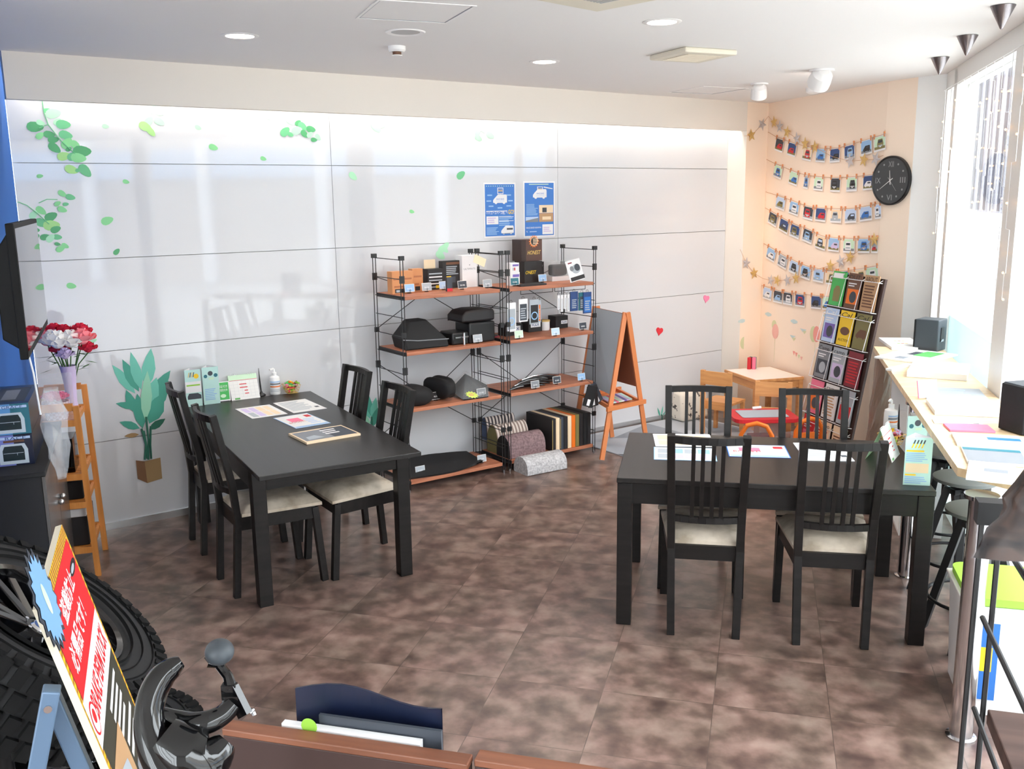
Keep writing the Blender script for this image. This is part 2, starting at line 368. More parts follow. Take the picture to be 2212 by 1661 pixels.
def make_chair(label):
    t = thing('dining_chair', label, 'chair')
    for s in (-1, 1):
        # rear leg runs on into the back post
        mb = MB(); pts = [(.150, -.235, 0), (.157, -.205, .42), (.160, -.222, .62), (.166, -.295, .985)]
        for a, c in zip(pts, pts[1:]): mb.beam((s*a[0], a[1], a[2]), (s*c[0], c[1], c[2] + .004), .034, .036, 'black_wood', up=(1, 0, 0))
        mb.build('back_leg', t, bevel=.002)
        MB().beam((s*.193, .235, 0), (s*.188, .20, .425), .036, .036, 'black_wood', up=(1, 0, 0)).build('front_leg', t, bevel=.002)
    mb = MB()
    mb.beam((-.16, -.19, .40), (.16, -.19, .40), .022, .07, 'black_wood'); mb.beam((-.185, .20, .40), (.185, .20, .40), .022, .07, 'black_wood')
    for s in (-1, 1): mb.beam((s*.158, -.2, .40), (s*.188, .2, .40), .022, .07, 'black_wood')
    mb.build('seat_rail', t)
    # cushion: rounded trapezoid with a crowned top
    n = 10; g = []; mb = MB(); vs = []; fs = []
    for j in range(n + 1):
        v = j / n; hw = .172 + .042 * v; y = -.185 + .42 * v
        for i in range(n + 1):
            u = i / n * 2 - 1; ee = max(abs(u), abs(v * 2 - 1))
            vs.append((u * hw, y, .452 + .04 * (1 - ee ** 4) ** .5))
    fs = [(j*(n+1)+i, j*(n+1)+i+1, (j+1)*(n+1)+i+1, (j+1)*(n+1)+i) for j in range(n) for i in range(n)]
    mb.add(vs, fs, 'seat_fabric')
    mb.add([(-.172, -.185, .436), (.172, -.185, .436), (.214, .235, .436), (-.214, .235, .436), (-.172, -.185, .452), (.172, -.185, .452), (.214, .235, .452), (-.214, .235, .452)],
           [(3, 2, 1, 0), (0, 1, 5, 4), (1, 2, 6, 5), (2, 3, 7, 6), (3, 0, 4, 7)], 'seat_fabric')
    mb.build('seat', t, smooth=True)
    def back(x, z):
        f = (z - .62) / .365; return (x, -.222 - .073 * f - .032 * (1 - (x / .166) ** 2), z)
    for z, h_, nm in ((.968, .034, 'top_rail'), (.575, .03, 'lower_rail')):
        mb = MB(); xs = [(-.15 + .3 * i / 8) for i in range(9)]
        for a, c in zip(xs, xs[1:]): mb.beam(back(a, z), back(c, z), .02, h_, 'black_wood')
        mb.build(nm, t)
    for x in (-.066, -.024, .022, .064):
        MB().beam(back(x, .58), back(x, .962), .018, .014, 'black_wood', up=(0, 1, 0)).build('slat', t)
    return t
chair0 = make_chair('dark chair at the left of the window-side table, its back to the viewer')
chair0.location = (.926, 4.34, 0); chair0.rotation_euler.z = R(-10.3); chair0['group'] = 'dining chairs'
for (x, y, a, lab) in (
    (1.483, 4.223, -10, 'dark chair at the near right of the window-side table, its back to the viewer'),
    (1.0, 4.87, 171, 'dark chair across the window-side table, nearer the wooden easel'),
    (1.59, 4.745, 168, 'dark chair across the window-side table, nearer the magazine rack'),
    (-1.34, 4.87, -57, 'dark chair on the left side of the wall-side table, at its near end'),
    (-1.70, 5.48, -59, 'dark chair on the left side of the wall-side table, next to the plant decal'),
    (-.895, 5.125, 124, 'dark chair on the right side of the wall-side table, in front of the shelving'),
    (-1.225, 5.72, 125, 'dark chair on the right side of the wall-side table, nearest the glass wall')):
    c = copy_tree(chair0); c.location = (x, y, 0); c.rotation_euler.z = R(a); c['label'] = lab
# ------------------------------------------------------------------ wire shelving
noise_mat('shelf_wood', [(.3, (150, 88, 62)), (.7, (196, 128, 96))], (3, 30, 30), .5)
mat('wire_black', (28, 28, 30), .45)
SF, SB = .50, .10                       # distance of the front / back posts from the glass wall
BOARDS = (.08, .60, 1.0, 1.385)
def shelf_unit(s0, s1, label, hang=False):
    t = thing('wire_shelving', label, 'shelf', GW(s0, SB, 0), RZ_G, 'wire shelving units')
    W_ = s1 - s0; Dp = -(SF - SB)
    for x in (0, W_):
        mb = MB(); sg = 1 if x == 0 else -1
        for y in (0, Dp):
            for dx in (0, .022):
                mb.rod((x + sg*dx, y, .012), (x + sg*dx, y, 1.64), .0032, 'wire_black', 6)
            mb.cbox((x + sg*.011, y, 1.645), (.036, .022, .03), 'wire_black')
            for z in (1.5, 1.12, .87, .33): mb.cbox((x + sg*.011, y, z), (.032, .016, .035 if z in (1.12, .33) else .05), 'wire_black')
            mb.rod((x + sg*.011, y, 0), (x + sg*.011, y, .02), .009, 'steel', 10)
        k = 0; z = 1.632
        while z > .05: mb.rod((x + sg*.011, 0, z), (x + sg*.011, Dp, z), .0032, 'wire_black', 6); z -= .131
        mb.build('side_ladder', t)
    for z in BOARDS:
        mb = MB(); mb.box(.026, Dp - .006, z - .024, W_ - .026, .004, z, 'shelf_wood'); bo = mb.build('shelf_board', t, bevel=.002)
        for x in (.0235, W_ - .0235): MB().cbox((x, Dp/2, z - .014), (.004, abs(Dp) + .01, .026), 'wire_black').build('board_bracket', bo)
    mb = MB(); m_ = W_ / 2
    for zc, zu, zd in ((1.36, 1.5, 1.12), (.575, .87, .33)):
        for x in (.011, W_ - .011):
            mb.rod((x, .012, zu), (m_, .012, zc), .003, 'wire_black', 6); mb.rod((x, .012, zd), (m_, .012, zc), .003, 'wire_black', 6)
    mb.build('cross_brace', t)
    if hang:
        for d_ in (.30, .62):
            mb = MB(); y = Dp + .03
            mb.rod((d_ - .15, y, 1.358), (d_ - .15, y, 1.33), .0025, 'wire_black', 6); mb.rod((d_ + .15, y, 1.358), (d_ + .15, y, 1.33), .0025, 'wire_black', 6)
            mb.rod((d_ - .15, y, 1.33), (d_ + .15, y, 1.33), .0025, 'wire_black', 6); mb.build('hanging_rail', t)
    return t
S1, S2, S3, S4 = 2.20, 3.035, 3.07, 3.92
shelf_unit(S1, S2, 'left black wire shelving unit with brown boards, behind the wall-side table')
shelf_unit(S3, S4, 'right black wire shelving unit with brown boards, beside the easel', True)
# ------------------------------------------------------------------ window counter and stools
noise_mat('counter_wood', [(.3, (214, 184, 142)), (.7, (236, 212, 172))], (3, 30, 30), .4)
TC0, TC1 = .62, 3.80
mb = MB(); mb.xf = frame(WW(0, 0, 0), -D, -DN.copy() * -1)
# polygon with the chamfered near corner, in (t, d)
poly = [(TC0, .035), (TC1, .035), (TC1, .30), (TC1 - .16, .468), (TC0, .468)]
mb = MB(); pts = [WW(t_, d_, 0) for t_, d_ in poly]
pp = [(p.x, p.y) for p in pts]
ar = sum(a[0]*c[1] - c[0]*a[1] for a, c in zip(pp, pp[1:] + pp[:1]))
if ar < 0: pp.reverse()
mb.prism(pp, .965, 1.0, 'counter_wood')
ct = thing('window_counter', 'pale wooden bar counter along the window', 'counter', (0, 0, 0))
mb.build('countertop', ct, bevel=.003)
for (px, py) in ((1955, 1243), (2075, 1590)):
    p = P(px, py, 0); mb = MB(); mb.lathe([(0, .0005), (.055, .0005), (.055, .006), (.042, .01), (.042, .945), (.06, .95), (.06, .9645), (0, .9645)], 'chrome', 24); mb.build('leg', ct, smooth=True, loc=p)
def make_stool(label):
    t = thing('bar_stool', label, 'stool')
    MB().lathe([(0, .70), (.14, .70), (.15, .705), (.15, .722), (.14, .728), (0, .728)], 'stool_seat', 28).build('seat', t, smooth=True)
    mb = MB(); mb.lathe([(0, .655), (.04, .655), (.04, .70), (0, .70)], 'black_plastic', 16); mb.rod((0, 0, .42), (0, 0, .66), .014, 'black_plastic', 10)
    mb.build('seat_screw', t)
    for k in range(4):
        a = R(45 + 90 * k); c, s_ = math.cos(a), math.sin(a)
        MB().beam((c*.215, s_*.215, 0), (c*.075, s_*.075, .655), .034, .034, 'stool_leg', up=(-s_, c, 0)).build('leg', t, bevel=.002)
    mb = MB(); mb.cbox((0, 0, .645), (.15, .035, .03), 'stool_leg'); mb.cbox((0, 0, .645), (.035, .15, .03), 'stool_leg'); mb.build('cross_block', t)
    mb = MB(); mb.tube([(.2*math.cos(R(a)), .2*math.sin(R(a)), .24) for a in range(0, 360, 12)], .009, 'dark_metal', 8, closed=True); mb.build('foot_ring', t, smooth=True)
    return t
mat('stool_seat', (88, 92, 90), .6); mat('stool_leg', (24, 25, 27), .5)
st0 = make_stool('black bar stool at the near end of the counter, next to the white bin')
st0.location = P(2120, 1100, .635) * 1; st0.location.z = 0; st0['group'] = 'bar stools along the counter'; st0.scale.z = .875
for (px, py, a, lab) in ((2085, 1030, 20, 'middle black bar stool, beside the near corner of the window-side table'), (2046, 972, 50, 'black bar stool half hidden behind the tall menu stand on the window-side table')):
    c = copy_tree(st0); p = P(px, py, .635); c.location = (p.x, p.y, 0); c.rotation_euler.z = R(a); c['label'] = lab
# ------------------------------------------------------------------ goods on the shelves
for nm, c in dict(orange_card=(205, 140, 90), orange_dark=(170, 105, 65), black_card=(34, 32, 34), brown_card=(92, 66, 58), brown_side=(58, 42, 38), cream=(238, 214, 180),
                  white_card=(234, 234, 236), paper=(228, 228, 226), pale_blue=(186, 208, 238), sky_blue=(150, 190, 230), grey_print=(170, 178, 186), mid_grey=(130, 134, 140), slate=(60, 66, 76), dark_blue=(44, 74, 128),
                  poster_blue=(48, 112, 190), teal=(40, 110, 125), yellow=(245, 205, 40), neon=(225, 245, 50), red=(205, 36, 48), orange=(240, 120, 30), green=(70, 180, 90), pale_green=(200, 230, 200),
                  khaki=(128, 120, 72), pink=(240, 120, 150), gold=(225, 190, 110), purple=(120, 100, 180), maroon=(130, 36, 50), mint=(188, 226, 220), leaf_green=(90, 170, 90), lime=(150, 205, 70), tan=(190, 150, 110), brown=(110, 74, 52), lilac=(206, 190, 226)).items(): mat(nm, c, .55)
film('clear_plastic', (235, 240, 245), .16, .08); film('clear_wrap', (225, 230, 238), .3, .12)
def up(mb, x=0, y=0, z=0, tilt=0., turn=0.):
    """draw upright on a face that looks towards local -y"""
    mb.xf = Matrix.Translation((x, y, z)) @ Matrix.Rotation(turn, 4, 'Z') @ Matrix.Rotation(-tilt, 4, 'X') @ UPRIGHT; return mb
def shp(q, z, w_, dmax=.465, dep=.1):
    p = P(q[0], q[1], z) - B0; s_, d_ = p.dot(U), p.dot(N); d_ = min(max(d_, dep + .13), dmax)
    if s_ + w_/2 < 3.04: s_ = min(max(s_, 2.235), 3.0 - w_)
    else: s_ = min(max(s_, 3.105), 3.885 - w_)
    return GW(s_, d_, z + .0005)
def goods(name, label, cat, q, z, w_, d_, h_, k, kt=None, turn=0., group=None, faces=None):
    p = shp(q, z, w_, dep=d_)
    mb = MB(); mb.box(0, 0, 0, w_, d_, h_, k)
    if faces:
        up(mb, 0, -.0006, 0); faces(mb, w_, h_)
    o = mb.build(name, loc=p, rz=RZ_G + turn)
    return tag(o, label, cat, group)
def stripes(mb, x0, x1, y0, y1, n, k, z=.0006, rag=True):
    hh = (y1 - y0) / (n * 2 - 1); rnd = random.Random(int(x0*1000 + n))
    for i in range(n):
        e = (x1 - x0) * (rnd.random() * .35 if rag else 0)
        mb.rect(x0, y1 - hh*(2*i+1), x1 - e, y1 - hh*2*i, z, k)
b1, b2, b3, b4 = BOARDS[3], BOARDS[2], BOARDS[1], BOARDS[0]
def f_or(mb, w_, h_):
    mb.rect(.01, h_*.62, w_-.01, h_*.7, .0005, 'orange_dark'); mb.rect(.015, h_*.28, w_*.6, h_*.36, .0005, 'orange_dark'); mb.rect(.02, h_*.04, w_*.7, h_*.22, .0005, 'black_card'); mb.rect(.03, h_*.07, w_*.35, h_*.17, .0009, 'grey_print')
goods('small_box', 'orange cardboard box at the left end of the top shelf', 'box', (848, 636), b1, .165, .07, .155, 'orange_card', faces=f_or)
goods('small_box', 'narrower orange cardboard box, second from left on the top shelf', 'box', (892, 630), b1, .085, .06, .16, 'orange_card', faces=f_or)
def f_st(mb, w_, h_):
    for i in range(5): mb.rect(.01, h_*(.1+.16*i), w_-.01, h_*(.16+.16*i), .0005, 'white_card' if i % 2 else 'grey_print')
    mb.rect(w_*.5, .01, w_*.9, h_*.2, .0009, 'yellow')
goods('small_box', 'black box with white bars under a cream card on the top shelf', 'box', (919, 626), b1, .13, .08, .15, 'black_card', faces=f_st)
o = MB(); up(o); o.rect(0, 0, .095, .065, 0, 'cream'); o.rect(0, 0, .095, .065, -.002, 'cream'); tag(o.build('shelf_card', loc=P(922, 626, b1) - N*.03 + Vector((0, 0, .1505)), rz=RZ_G), 'plain cream card on top of the striped black box', 'card')
def f_bl(mb, w_, h_):
    mb.rect(.03, h_*.86, w_-.01, h_*.95, .0005, 'brown'); stripes(mb, .03, w_-.01, h_*.5, h_*.8, 5, 'grey_print'); mb.rect(.03, h_*.34, w_*.45, h_*.44, .0005, 'yellow'); mb.rect(w_*.45, h_*.2, w_*.7, h_*.42, .0005, 'slate')
goods('product_box', 'large black box printed with pale lines, left of the tall white box', 'box', (946, 622), b1, .155, .055, .2, 'black_card', faces=f_bl)
goods('product_box', 'red-footed small black pack in front of the large black box', 'box', (966, 630), b1, .045, .02, .1, 'slate', faces=lambda mb, w_, h_: mb.rect(0, 0, w_, h_*.22, .0005, 'red'))
def f_ul(mb, w_, h_): mb.text('ULTIMATE', w_*.5, h_*.55, .013, 'mid_grey', width=w_*.78, align='C'); mb.disc(w_*.5, h_*.7, .004, .0005, 'mid_grey')
goods('product_box', 'tall white box lettered ULTIMATE on the top shelf', 'box', (1013, 620), b1, .13, .09, .235, 'white_card', faces=f_ul)
o = MB(); up(o, tilt=R(8)); o.xf = o.xf @ Matrix.Rotation(R(-24), 4, 'Z'); o.rect(0, 0, .1, .06, 0, 'cream'); o.rect(0, 0, .1, .06, -.002, 'cream')
tag(o.build('shelf_card', loc=P(1020, 562, 1.6) if False else GW(onG(1022, 566, .42)[0], .42, onG(1022, 566, .42)[1]), rz=RZ_G), 'tilted cream card hung on the middle post of the shelving', 'card')
def f_sm(mb, w_, h_): mb.rect(.02, h_*.65, w_-.005, h_*.85, .0005, 'purple'); mb.rect(.02, h_*.2, w_*.4, h_*.5, .0005, 'grey_print'); mb.rect(w_*.42, h_*.2, w_*.55, h_*.5, .0009, 'red')
goods('small_box', 'lower of two stacked small white boxes beside the middle post', 'box', (1103, 618), b1, .085, .06, .10, 'white_card', faces=f_sm)
o = goods('small_box', 'upper of two stacked small white boxes beside the middle post', 'box', (1103, 618), b1, .08, .055, .07, 'white_card', faces=f_sm); o.location.z += .1
goods('product_box', 'black box with yellow lettering under the brown HONEST box', 'box', (1121, 611), b1, .17, .13, .165, 'black_card', faces=lambda mb, w_, h_: mb.text('ONEST', .01, h_*.42, .026, 'yellow', width=w_*.6, shear=.3))
p = shp((1121, 611), b1, .17); p.z = b1; t = thing('product_box', 'tall brown box lettered HONEST with a star sticker, on top of the black box', 'box', p + Vector((0, 0, .166)) - U*.0 - N * .01, RZ_G)
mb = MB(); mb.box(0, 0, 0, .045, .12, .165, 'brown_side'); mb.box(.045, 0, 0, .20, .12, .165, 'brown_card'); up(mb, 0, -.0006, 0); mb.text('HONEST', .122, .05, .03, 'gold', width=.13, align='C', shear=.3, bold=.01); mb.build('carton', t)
def star_poly(cx, cy, r0, r1, n, ph=0): return [(cx + (r0 if i % 2 else r1) * math.cos(math.pi*i/n + ph), cy + (r0 if i % 2 else r1) * math.sin(math.pi*i/n + ph)) for i in range(2*n)]
mb = MB(); up(mb, 0, -.002, 0)
for r_, k, z in ((1, 'orange', 0), (.82, 'cream', .0006), (.7, 'black_card', .0012)): mb.add([(x, y, z) for x, y in star_poly(.12, .15, .036*r_, .05*r_, 14)], [tuple(range(28))], k)
stripes(mb, .11, .165, .13, .17, 4, 'cream', .0018); mb.build('star_sticker', t)
goods('tray', 'flat dark tray lying at the front of the top shelf under the brown box', 'tray', (1128, 620), b1, .24, .12, .012, 'black_card')
goods('product_box', 'small black standing card box behind a blue price card, top right shelf', 'box', (1161, 607), b1, .06, .03, .15, 'black_card', faces=lambda mb, w_, h_: mb.text('RIDE', w_*.25, h_*.75, .012, 'mid_grey'))
t = thing('display_case', 'clear display case holding a black pouch on the top shelf', 'case', P(1193, 608, b1) + Vector((0, 0, .0005)), RZ_G)
MB().box(0, 0, 0, .2, .12, .035, 'white_card').build('base', t); MB().box(0, 0, .035, .2, .12, .15, 'clear_plastic').build('cover', t); MB().box(.03, .02, .04, .17, .1, .125, 'black_matt').build('pouch', t, bevel=.015)
mb = MB(); up(mb, tilt=R(12)); mb.xf = mb.xf @ Matrix.Rotation(R(10), 4, 'Z'); mb.rect(0, 0, .145, .165, 0, 'white_card'); mb.rect(0, 0, .145, .165, -.003, 'white_card'); mb.rect(.01, .005, .15, .035, .0005, 'black_card'); mb.disc(.085, .09, .045, .0005, 'grey_print', ry=.035); mb.disc(.1, .1, .028, .001, 'slate'); mb.disc(.045, .1, .02, .001, 'mid_grey'); mb.rect(.02, .14, .06, .15, .0005, 'maroon')
tag(mb.build('display_card', loc=P(1233, 612, b1) + Vector((0, 0, .004)), rz=RZ_G), 'tilted white display card with a grey car photo, right end of the top shelf', 'card')
# price cards on little wire stands
def price_card(q, z, k, txt, lab, w_=.078, h_=.055, tk='white_card', turn=0., roll=0.):
    p = P(q[0], q[1], z); t = thing('price_card', lab, 'price card', (p.x, p.y, z + .001), RZ_G + turn, 'price cards on the shelving')
    mb = MB(); mb.tube([(.014*math.cos(a*.7), .012 + .014*math.sin(a*.7), .003) for a in range(9)], .002, 'wire_black', 6, closed=True)
    mb.tube([(0, -.001, .004), (0, -.002, .016), (.006, -.002, .022), (0, -.002, .028), (-.006, -.002, .022), (0, -.002, .016)], .0012, 'wire_black', 6); mb.build('stand', t)
    mb = MB(); up(mb, 0, .002, .01, R(8)); mb.xf = mb.xf @ Matrix.Rotation(roll, 4, 'Z')
    mb.rect(-w_/2, 0, w_/2, h_, -.001, 'paper'); mb.rect(-w_/2, 0, w_/2, h_, 0, 'paper'); mb.rect(-w_/2 + .003, .003, w_/2 - .003, h_ - .003, .0004, k); mb.text(txt, 0, h_*.3, .012, tk, width=w_*.5, align='C', z=.0009)
    mb.build('card', t)
for a in (((886, 634), b1, 'sky_blue', '¥4,620', 'blue price card at the left end of the top shelf'), ((923, 631), b1, 'grey_print', '¥4,620', 'grey price card in front of the striped black box'),
          ((960, 627), b1, 'pale_blue', '¥1,320', 'pale blue price card in front of the large black box'), ((1000, 626), b1, 'slate', '¥14,300', 'dark price card leaning by the ULTIMATE box'),
          ((1054, 623), b1, 'grey_print', '¥6,480', 'grey price card on the top shelf, left of the middle posts'), ((1113, 619), b1, 'teal', '¥3,300', 'teal price card on the top shelf, right of the middle posts'),
          ((1173, 611), b1, 'sky_blue', '¥2,750', 'light blue price card before the black standing box, top right shelf'), ((897, 754), b2, 'pale_blue', '¥14,080', 'pale price card before the black cover bag'),
          ((996, 742), b2, 'pale_blue', '¥9,900', 'white and blue card in front of the armrest console'), ((1033, 742), b2, 'grey_print', '¥9,900', 'grey price card at the right foot of the armrest console'),
          ((1122, 733), b2, 'pale_green', '¥2,200', 'greenish price card below the hanging light rings'), ((1201, 727), b2, 'pale_blue', '¥660', 'blue-white price card below the white candle jar'),
          ((1260, 714), b2, 'slate', '¥880', 'dark price card at the right end of the second shelf'), ((908, 874), b3, 'black_card', '¥7,700', 'black price card below the first black cushion'),
          ((943, 866), b3, 'black_card', '¥8,800', 'black price card below the second black cushion'), ((1041, 858), b3, 'mid_grey', '¥15,800', 'grey price card on the plastic-wrapped mat'),
          ((1157, 841), b3, 'mid_grey', '¥4,400', 'tilted grey price card among the wiper arms'), ((1204, 831), b3, 'slate', '¥9,800', 'middle price card at the right end of the third shelf'),
          ((1257, 824), b3, 'sky_blue', '¥5,500', 'pale blue card at the right end of the third shelf'), ((909, 1026), b4, 'grey_print', '¥19,800', 'grey price card at the left end of the bottom shelf'),
          ((1042, 1001), b4, 'grey_print', '¥19,800', 'grey price card at the right end of the left bottom shelf')): price_card(*a)
# second shelf, left: cover bag and armrest console
t = thing('cover_bag', 'black angular cover bag on the left of the second shelf', 'bag', GW(2.262, .455, b2 + .001), RZ_G)
mb = MB(); v = [(0, 0, 0), (.34, -.02, 0), (.35, .2, 0), (.02, .22, 0), (-.0, .02, .07), (.34, .0, .05), (.35, .2, .07), (0, .22, .08), (.06, .06, .2), (.2, .06, .2), (.2, .17, .2), (.08, .17, .2)]
mb.add([(x, y + .02, z) for x, y, z in v], [(3, 2, 1, 0), (0, 1, 5, 4), (1, 2, 6, 5), (2, 3, 7, 6), (3, 0, 4, 7), (4, 5, 9, 8), (5, 6, 10, 9), (6, 7, 11, 10), (7, 4, 8, 11), (8, 9, 10, 11)], 'black_matt'); mb.build('bag_body', t, bevel=.012, smooth=True)
mb = MB(); mb.tube([(-.02, .035, .075), (.1, .03, .06), (.345, .02, .052)], .004, 'mid_grey', 6); mb.build('seam', t)
t = thing('armrest_console', 'black padded armrest console on the second shelf', 'console', GW(2.695, .45, b2 + .001), RZ_G)
mb = MB(); mb.box(.08, 0, 0, .305, .2, .15, 'black_plastic'); mb.box(-.06, .01, .0, .08, .19, .09, 'black_plastic'); mb.build('console_body', t, bevel=.012, smooth=True)
mb = MB(); mb.prism([(.02, .155), (.02, .2), (.06, .235), (.14, .245), (.295, .24), (.305, .22), (.305, .155)], -.0, .2, 'black_card'); 
mb.v = [Vector((a.x, a.z, a.y)) for a in mb.v]; mb.f = [list(reversed(f)) for f in mb.f]; mb.build('padded_lid', t, bevel=.015, smooth=True)
mb = MB(); mb.box(-.04, -.002, .05, .07, .0, .06, 'chrome'); mb.rod((.02, -.02, .0), (.02, -.02, .09), .008, 'chrome', 10); mb.build('chrome_trim', t)
mb = MB(); mb.box(0, 0, 0, .13, .07, .012, 'maroon'); mb.box(.0, .0, .012, .11, .06, .022, 'black_card'); tag(mb.build('wallet', loc=P(1053, 733, b2) + Vector((0, 0, .001)), rz=RZ_G + .2, bevel=.003), 'dark red and black wallet lying by the middle posts', 'wallet')
def f_flex(lx, ly, lw): return lambda mb, w_, h_: (mb.rect(lx, ly, lx + lw, ly + lw*.42, .0005, 'white_card'), mb.text('FLEX', lx + lw/2, ly + lw*.1, lw*.2, 'dark_blue', z=.0011, width=lw*.75, align='C', bold=.02))
goods('gift_box', 'black box lettered FLEX beside the middle posts, second shelf', 'box', (1092, 727), b2, .16, .1, .085, 'black_card', faces=f_flex(.04, .03, .1))
goods('gift_box', 'black box lettered FLEX behind the hanging blue ring pack', 'box', (1142, 718), b2, .13, .1, .09, 'black_card', faces=f_flex(.02, .035, .095))
goods('gift_box', 'square black box lettered FLEX right of the white candle jar', 'box', (1192, 709), b2, .125, .1, .1, 'black_card', faces=f_flex(.055, .035, .065))
t = thing('candle_jar', 'white jar with a gold lid on the second shelf', 'jar', P(1183, 714, b2) + Vector((0, 0, .001)) - N*.035)
MB().lathe([(0, 0), (.035, 0), (.038, .005), (.038, .07), (0, .07)], 'white_gloss').build('jar', t, smooth=True); MB().lathe([(0, .07), (.04, .07), (.04, .082), (0, .083)], 'gold').build('lid', t, smooth=True)
# packs hanging from the rail under the top shelf
def pack(x, w_, h_, ztop, k, kin, lab, ring=None, dx=0., y=0., kind='blister_pack'):
    t = thing(kind, lab, 'hanging pack', GW(S3 + x, SF - .03 + y, ztop), RZ_G + dx, 'packs hanging from the shelf rail')
    MB().tube([(.011*math.cos(R(a)), 0, .011*math.sin(R(a)) + .008) for a in range(0, 360, 30)], .0014, 'wire_black', 6, closed=True).build('hook_ring', t)
    mb = MB(); mb.box(-w_/2, -.004, -h_, w_/2, .004, 0, k); up(mb, 0, -.0045, -h_); mb.rect(-w_/2 + .008, h_*.06, w_/2 - .008, h_*.78, .0005, kin)
    if ring: 
        for rr, kk, z in ((.036, ring, .001), (.027, kin, .0015)): mb.disc(0, h_*.34, rr * w_/.1, z, kk, 24)
    else: stripes(mb, -w_/2 + .014, w_/2 - .012, h_*.15, h_*.6, 5, 'grey_print', .001)
    mb.build('card', t); return t
zt = 1.295
pack(.06, .085, .21, zt - .02, 'white_card', 'grey_print', 'white hanging pack with a pale blue ring, leftmost on the rail', 'sky_blue')
pack(.17, .08, .17, zt - .0, 'white_card', 'slate', 'white hanging pack with a grey photo, second from left', None, y=.0)
pack(.265, .085, .185, zt - .01, 'grey_print', 'black_card', 'hanging pack with a glowing cyan ring on black', 'sky_blue', y=.01)
pack(.33, .04, .17, zt - .02, 'grey_print', 'orange', 'narrow hanging pack with an orange cord, behind the cyan ring pack', None, y=-.02)
for i in range(4): pack(.505 + .032*i, .022, .11 + .02*(i % 2), zt + .005, 'white_card', 'grey_print', 'slim white key-tag pack hanging in a row of four', None, kind='tag_pack')
pack(.665, .075, .15, zt + .02, 'dark_blue', 'dark_blue', 'dark blue hanging card, left of the paler blue one', None, y=-.01)
pack(.735, .06, .14, zt + .01, 'teal', 'slate', 'green-edged hanging card between the two blue ones', None, y=0)
pack(.782, .08, .165, zt + .01, 'dark_blue', 'poster_blue', 'blue hanging card with pale printed lines, rightmost on the rail', None, y=.01)
# third shelf
def blob(name, lab, cat, loc, rz, sx, sy, sz, k, seed, group=None, pow_=.6):
    rnd = random.Random(seed); mb = MB(); n = 22; m = 12; vs = []
    ph = [rnd.random()*6 for _ in range(4)]
    for i in range(m + 1):
        a = math.pi*i/m
        for j in range(n):
            b_ = 2*math.pi*j/n; c, s_ = math.cos(b_), math.sin(b_); st = max(math.sin(a), 1e-3) ** pow_; ct_ = math.cos(a)
            x = sx*st*math.copysign(abs(c)**.6, c); y = sy*st*math.copysign(abs(s_)**.6, s_); z = sz*math.copysign(abs(ct_)**.8, ct_)
            f = 1 + .1*math.sin(3*x/sx + ph[0])*math.sin(2.5*y/sy + ph[1])
            vs.append((x*f, y*f, max(z*(1 + .25*math.sin(2.2*x/sx + ph[2])), -sz) + sz))
    mb.add(vs, [(i*n+j, (i+1)*n+j, (i+1)*n+(j+1) % n, i*n+(j+1) % n) for i in range(m) for j in range(n)], k)
    o = mb.build(name, loc=loc, rz=rz, smooth=True, ang=80); return tag(o, lab, cat, group)
blob('seat_cushion', 'black moulded cushion at the left end of the third shelf', 'cushion', GW(2.37, .36, b3 + .001), RZ_G - .1, .12, .12, .062, 'black_matt', 3)
blob('seat_cushion', 'raised black moulded cushion leaning beside the wrapped mat', 'cushion', GW(2.58, .34, b3 + .001), RZ_G + .15, .06, .15, .088, 'black_matt', 5)
t = thing('wrapped_mat', 'black mat in clear plastic with a yellow burst sticker on the third shelf', 'mat', GW(2.675, .495, b3 + .002), RZ_G)
mb = MB(); mb.poly([(.01, 0, .004), (.21, -.02, .004), (.32, .16, .05), (.24, .34, .12), (.02, .2, .05)], 'black_matt'); mb.add([(x, y, z - .004) for x, y, z in [(.01, 0, .004), (.21, -.02, .004), (.32, .16, .05), (.24, .34, .12), (.02, .2, .05)]], [(4, 3, 2, 1, 0)], 'black_matt'); mb.build('mat', t)
mb = MB(); ap = (.16, .2, .17); ring = [(0, 0, .008), (.215, -.028, .008), (.33, .16, .06), (.24, .36, .14), (.0, .22, .06)]
for a, c in zip(ring, ring[1:] + ring[:1]): mb.add([a, c, ap], [(0, 1, 2)], 'clear_plastic')
mb.build('plastic_wrap', t)
mb = MB(); mb.xf = frame((.1, .03, .025), (1, 0, 0), (0, .9, .35)); mb.add([(x, y, 0) for x, y in star_poly(0, 0, .038, .052, 12)], [tuple(range(24))], 'neon'); stripes(mb, -.025, .03, -.014, .014, 2, 'orange', .001); mb.build('burst_sticker', t)
rnd = random.Random(4)
for i in range(8):
    k = ['black_gloss', 'black_plastic', 'black_card', 'chrome'][i % 4]; L = .34 + .03*(i % 3); mb = MB(); e_ = .01 + .004*(i % 3)
    mb.tube([(0, 0, .008), (L*.3, .006, .012 + e_), (L*.7, .004, .012 + e_), (L, -.004, .008)], [.004, .007, .009, .005], k, 8); mb.tube([(L*.1, .012, .006), (L*.5, .016, .008), (L*.95, .012, .006)], .004, 'black_plastic', 6)
    tag(mb.build('wiper_arm', loc=GW(3.12 + .045*i, .44 - .038*i, b3 + .003), rz=RZ_G + .0, smooth=True), 'slim black and chrome trim arm in the loose row on the third shelf', 'car part', 'trim arms on the third shelf')
t = thing('leather_swatches', 'black leather swatches hanging from the right post of the shelving', 'swatch', GW(S4 - .12, SF + .05, .60), RZ_G)
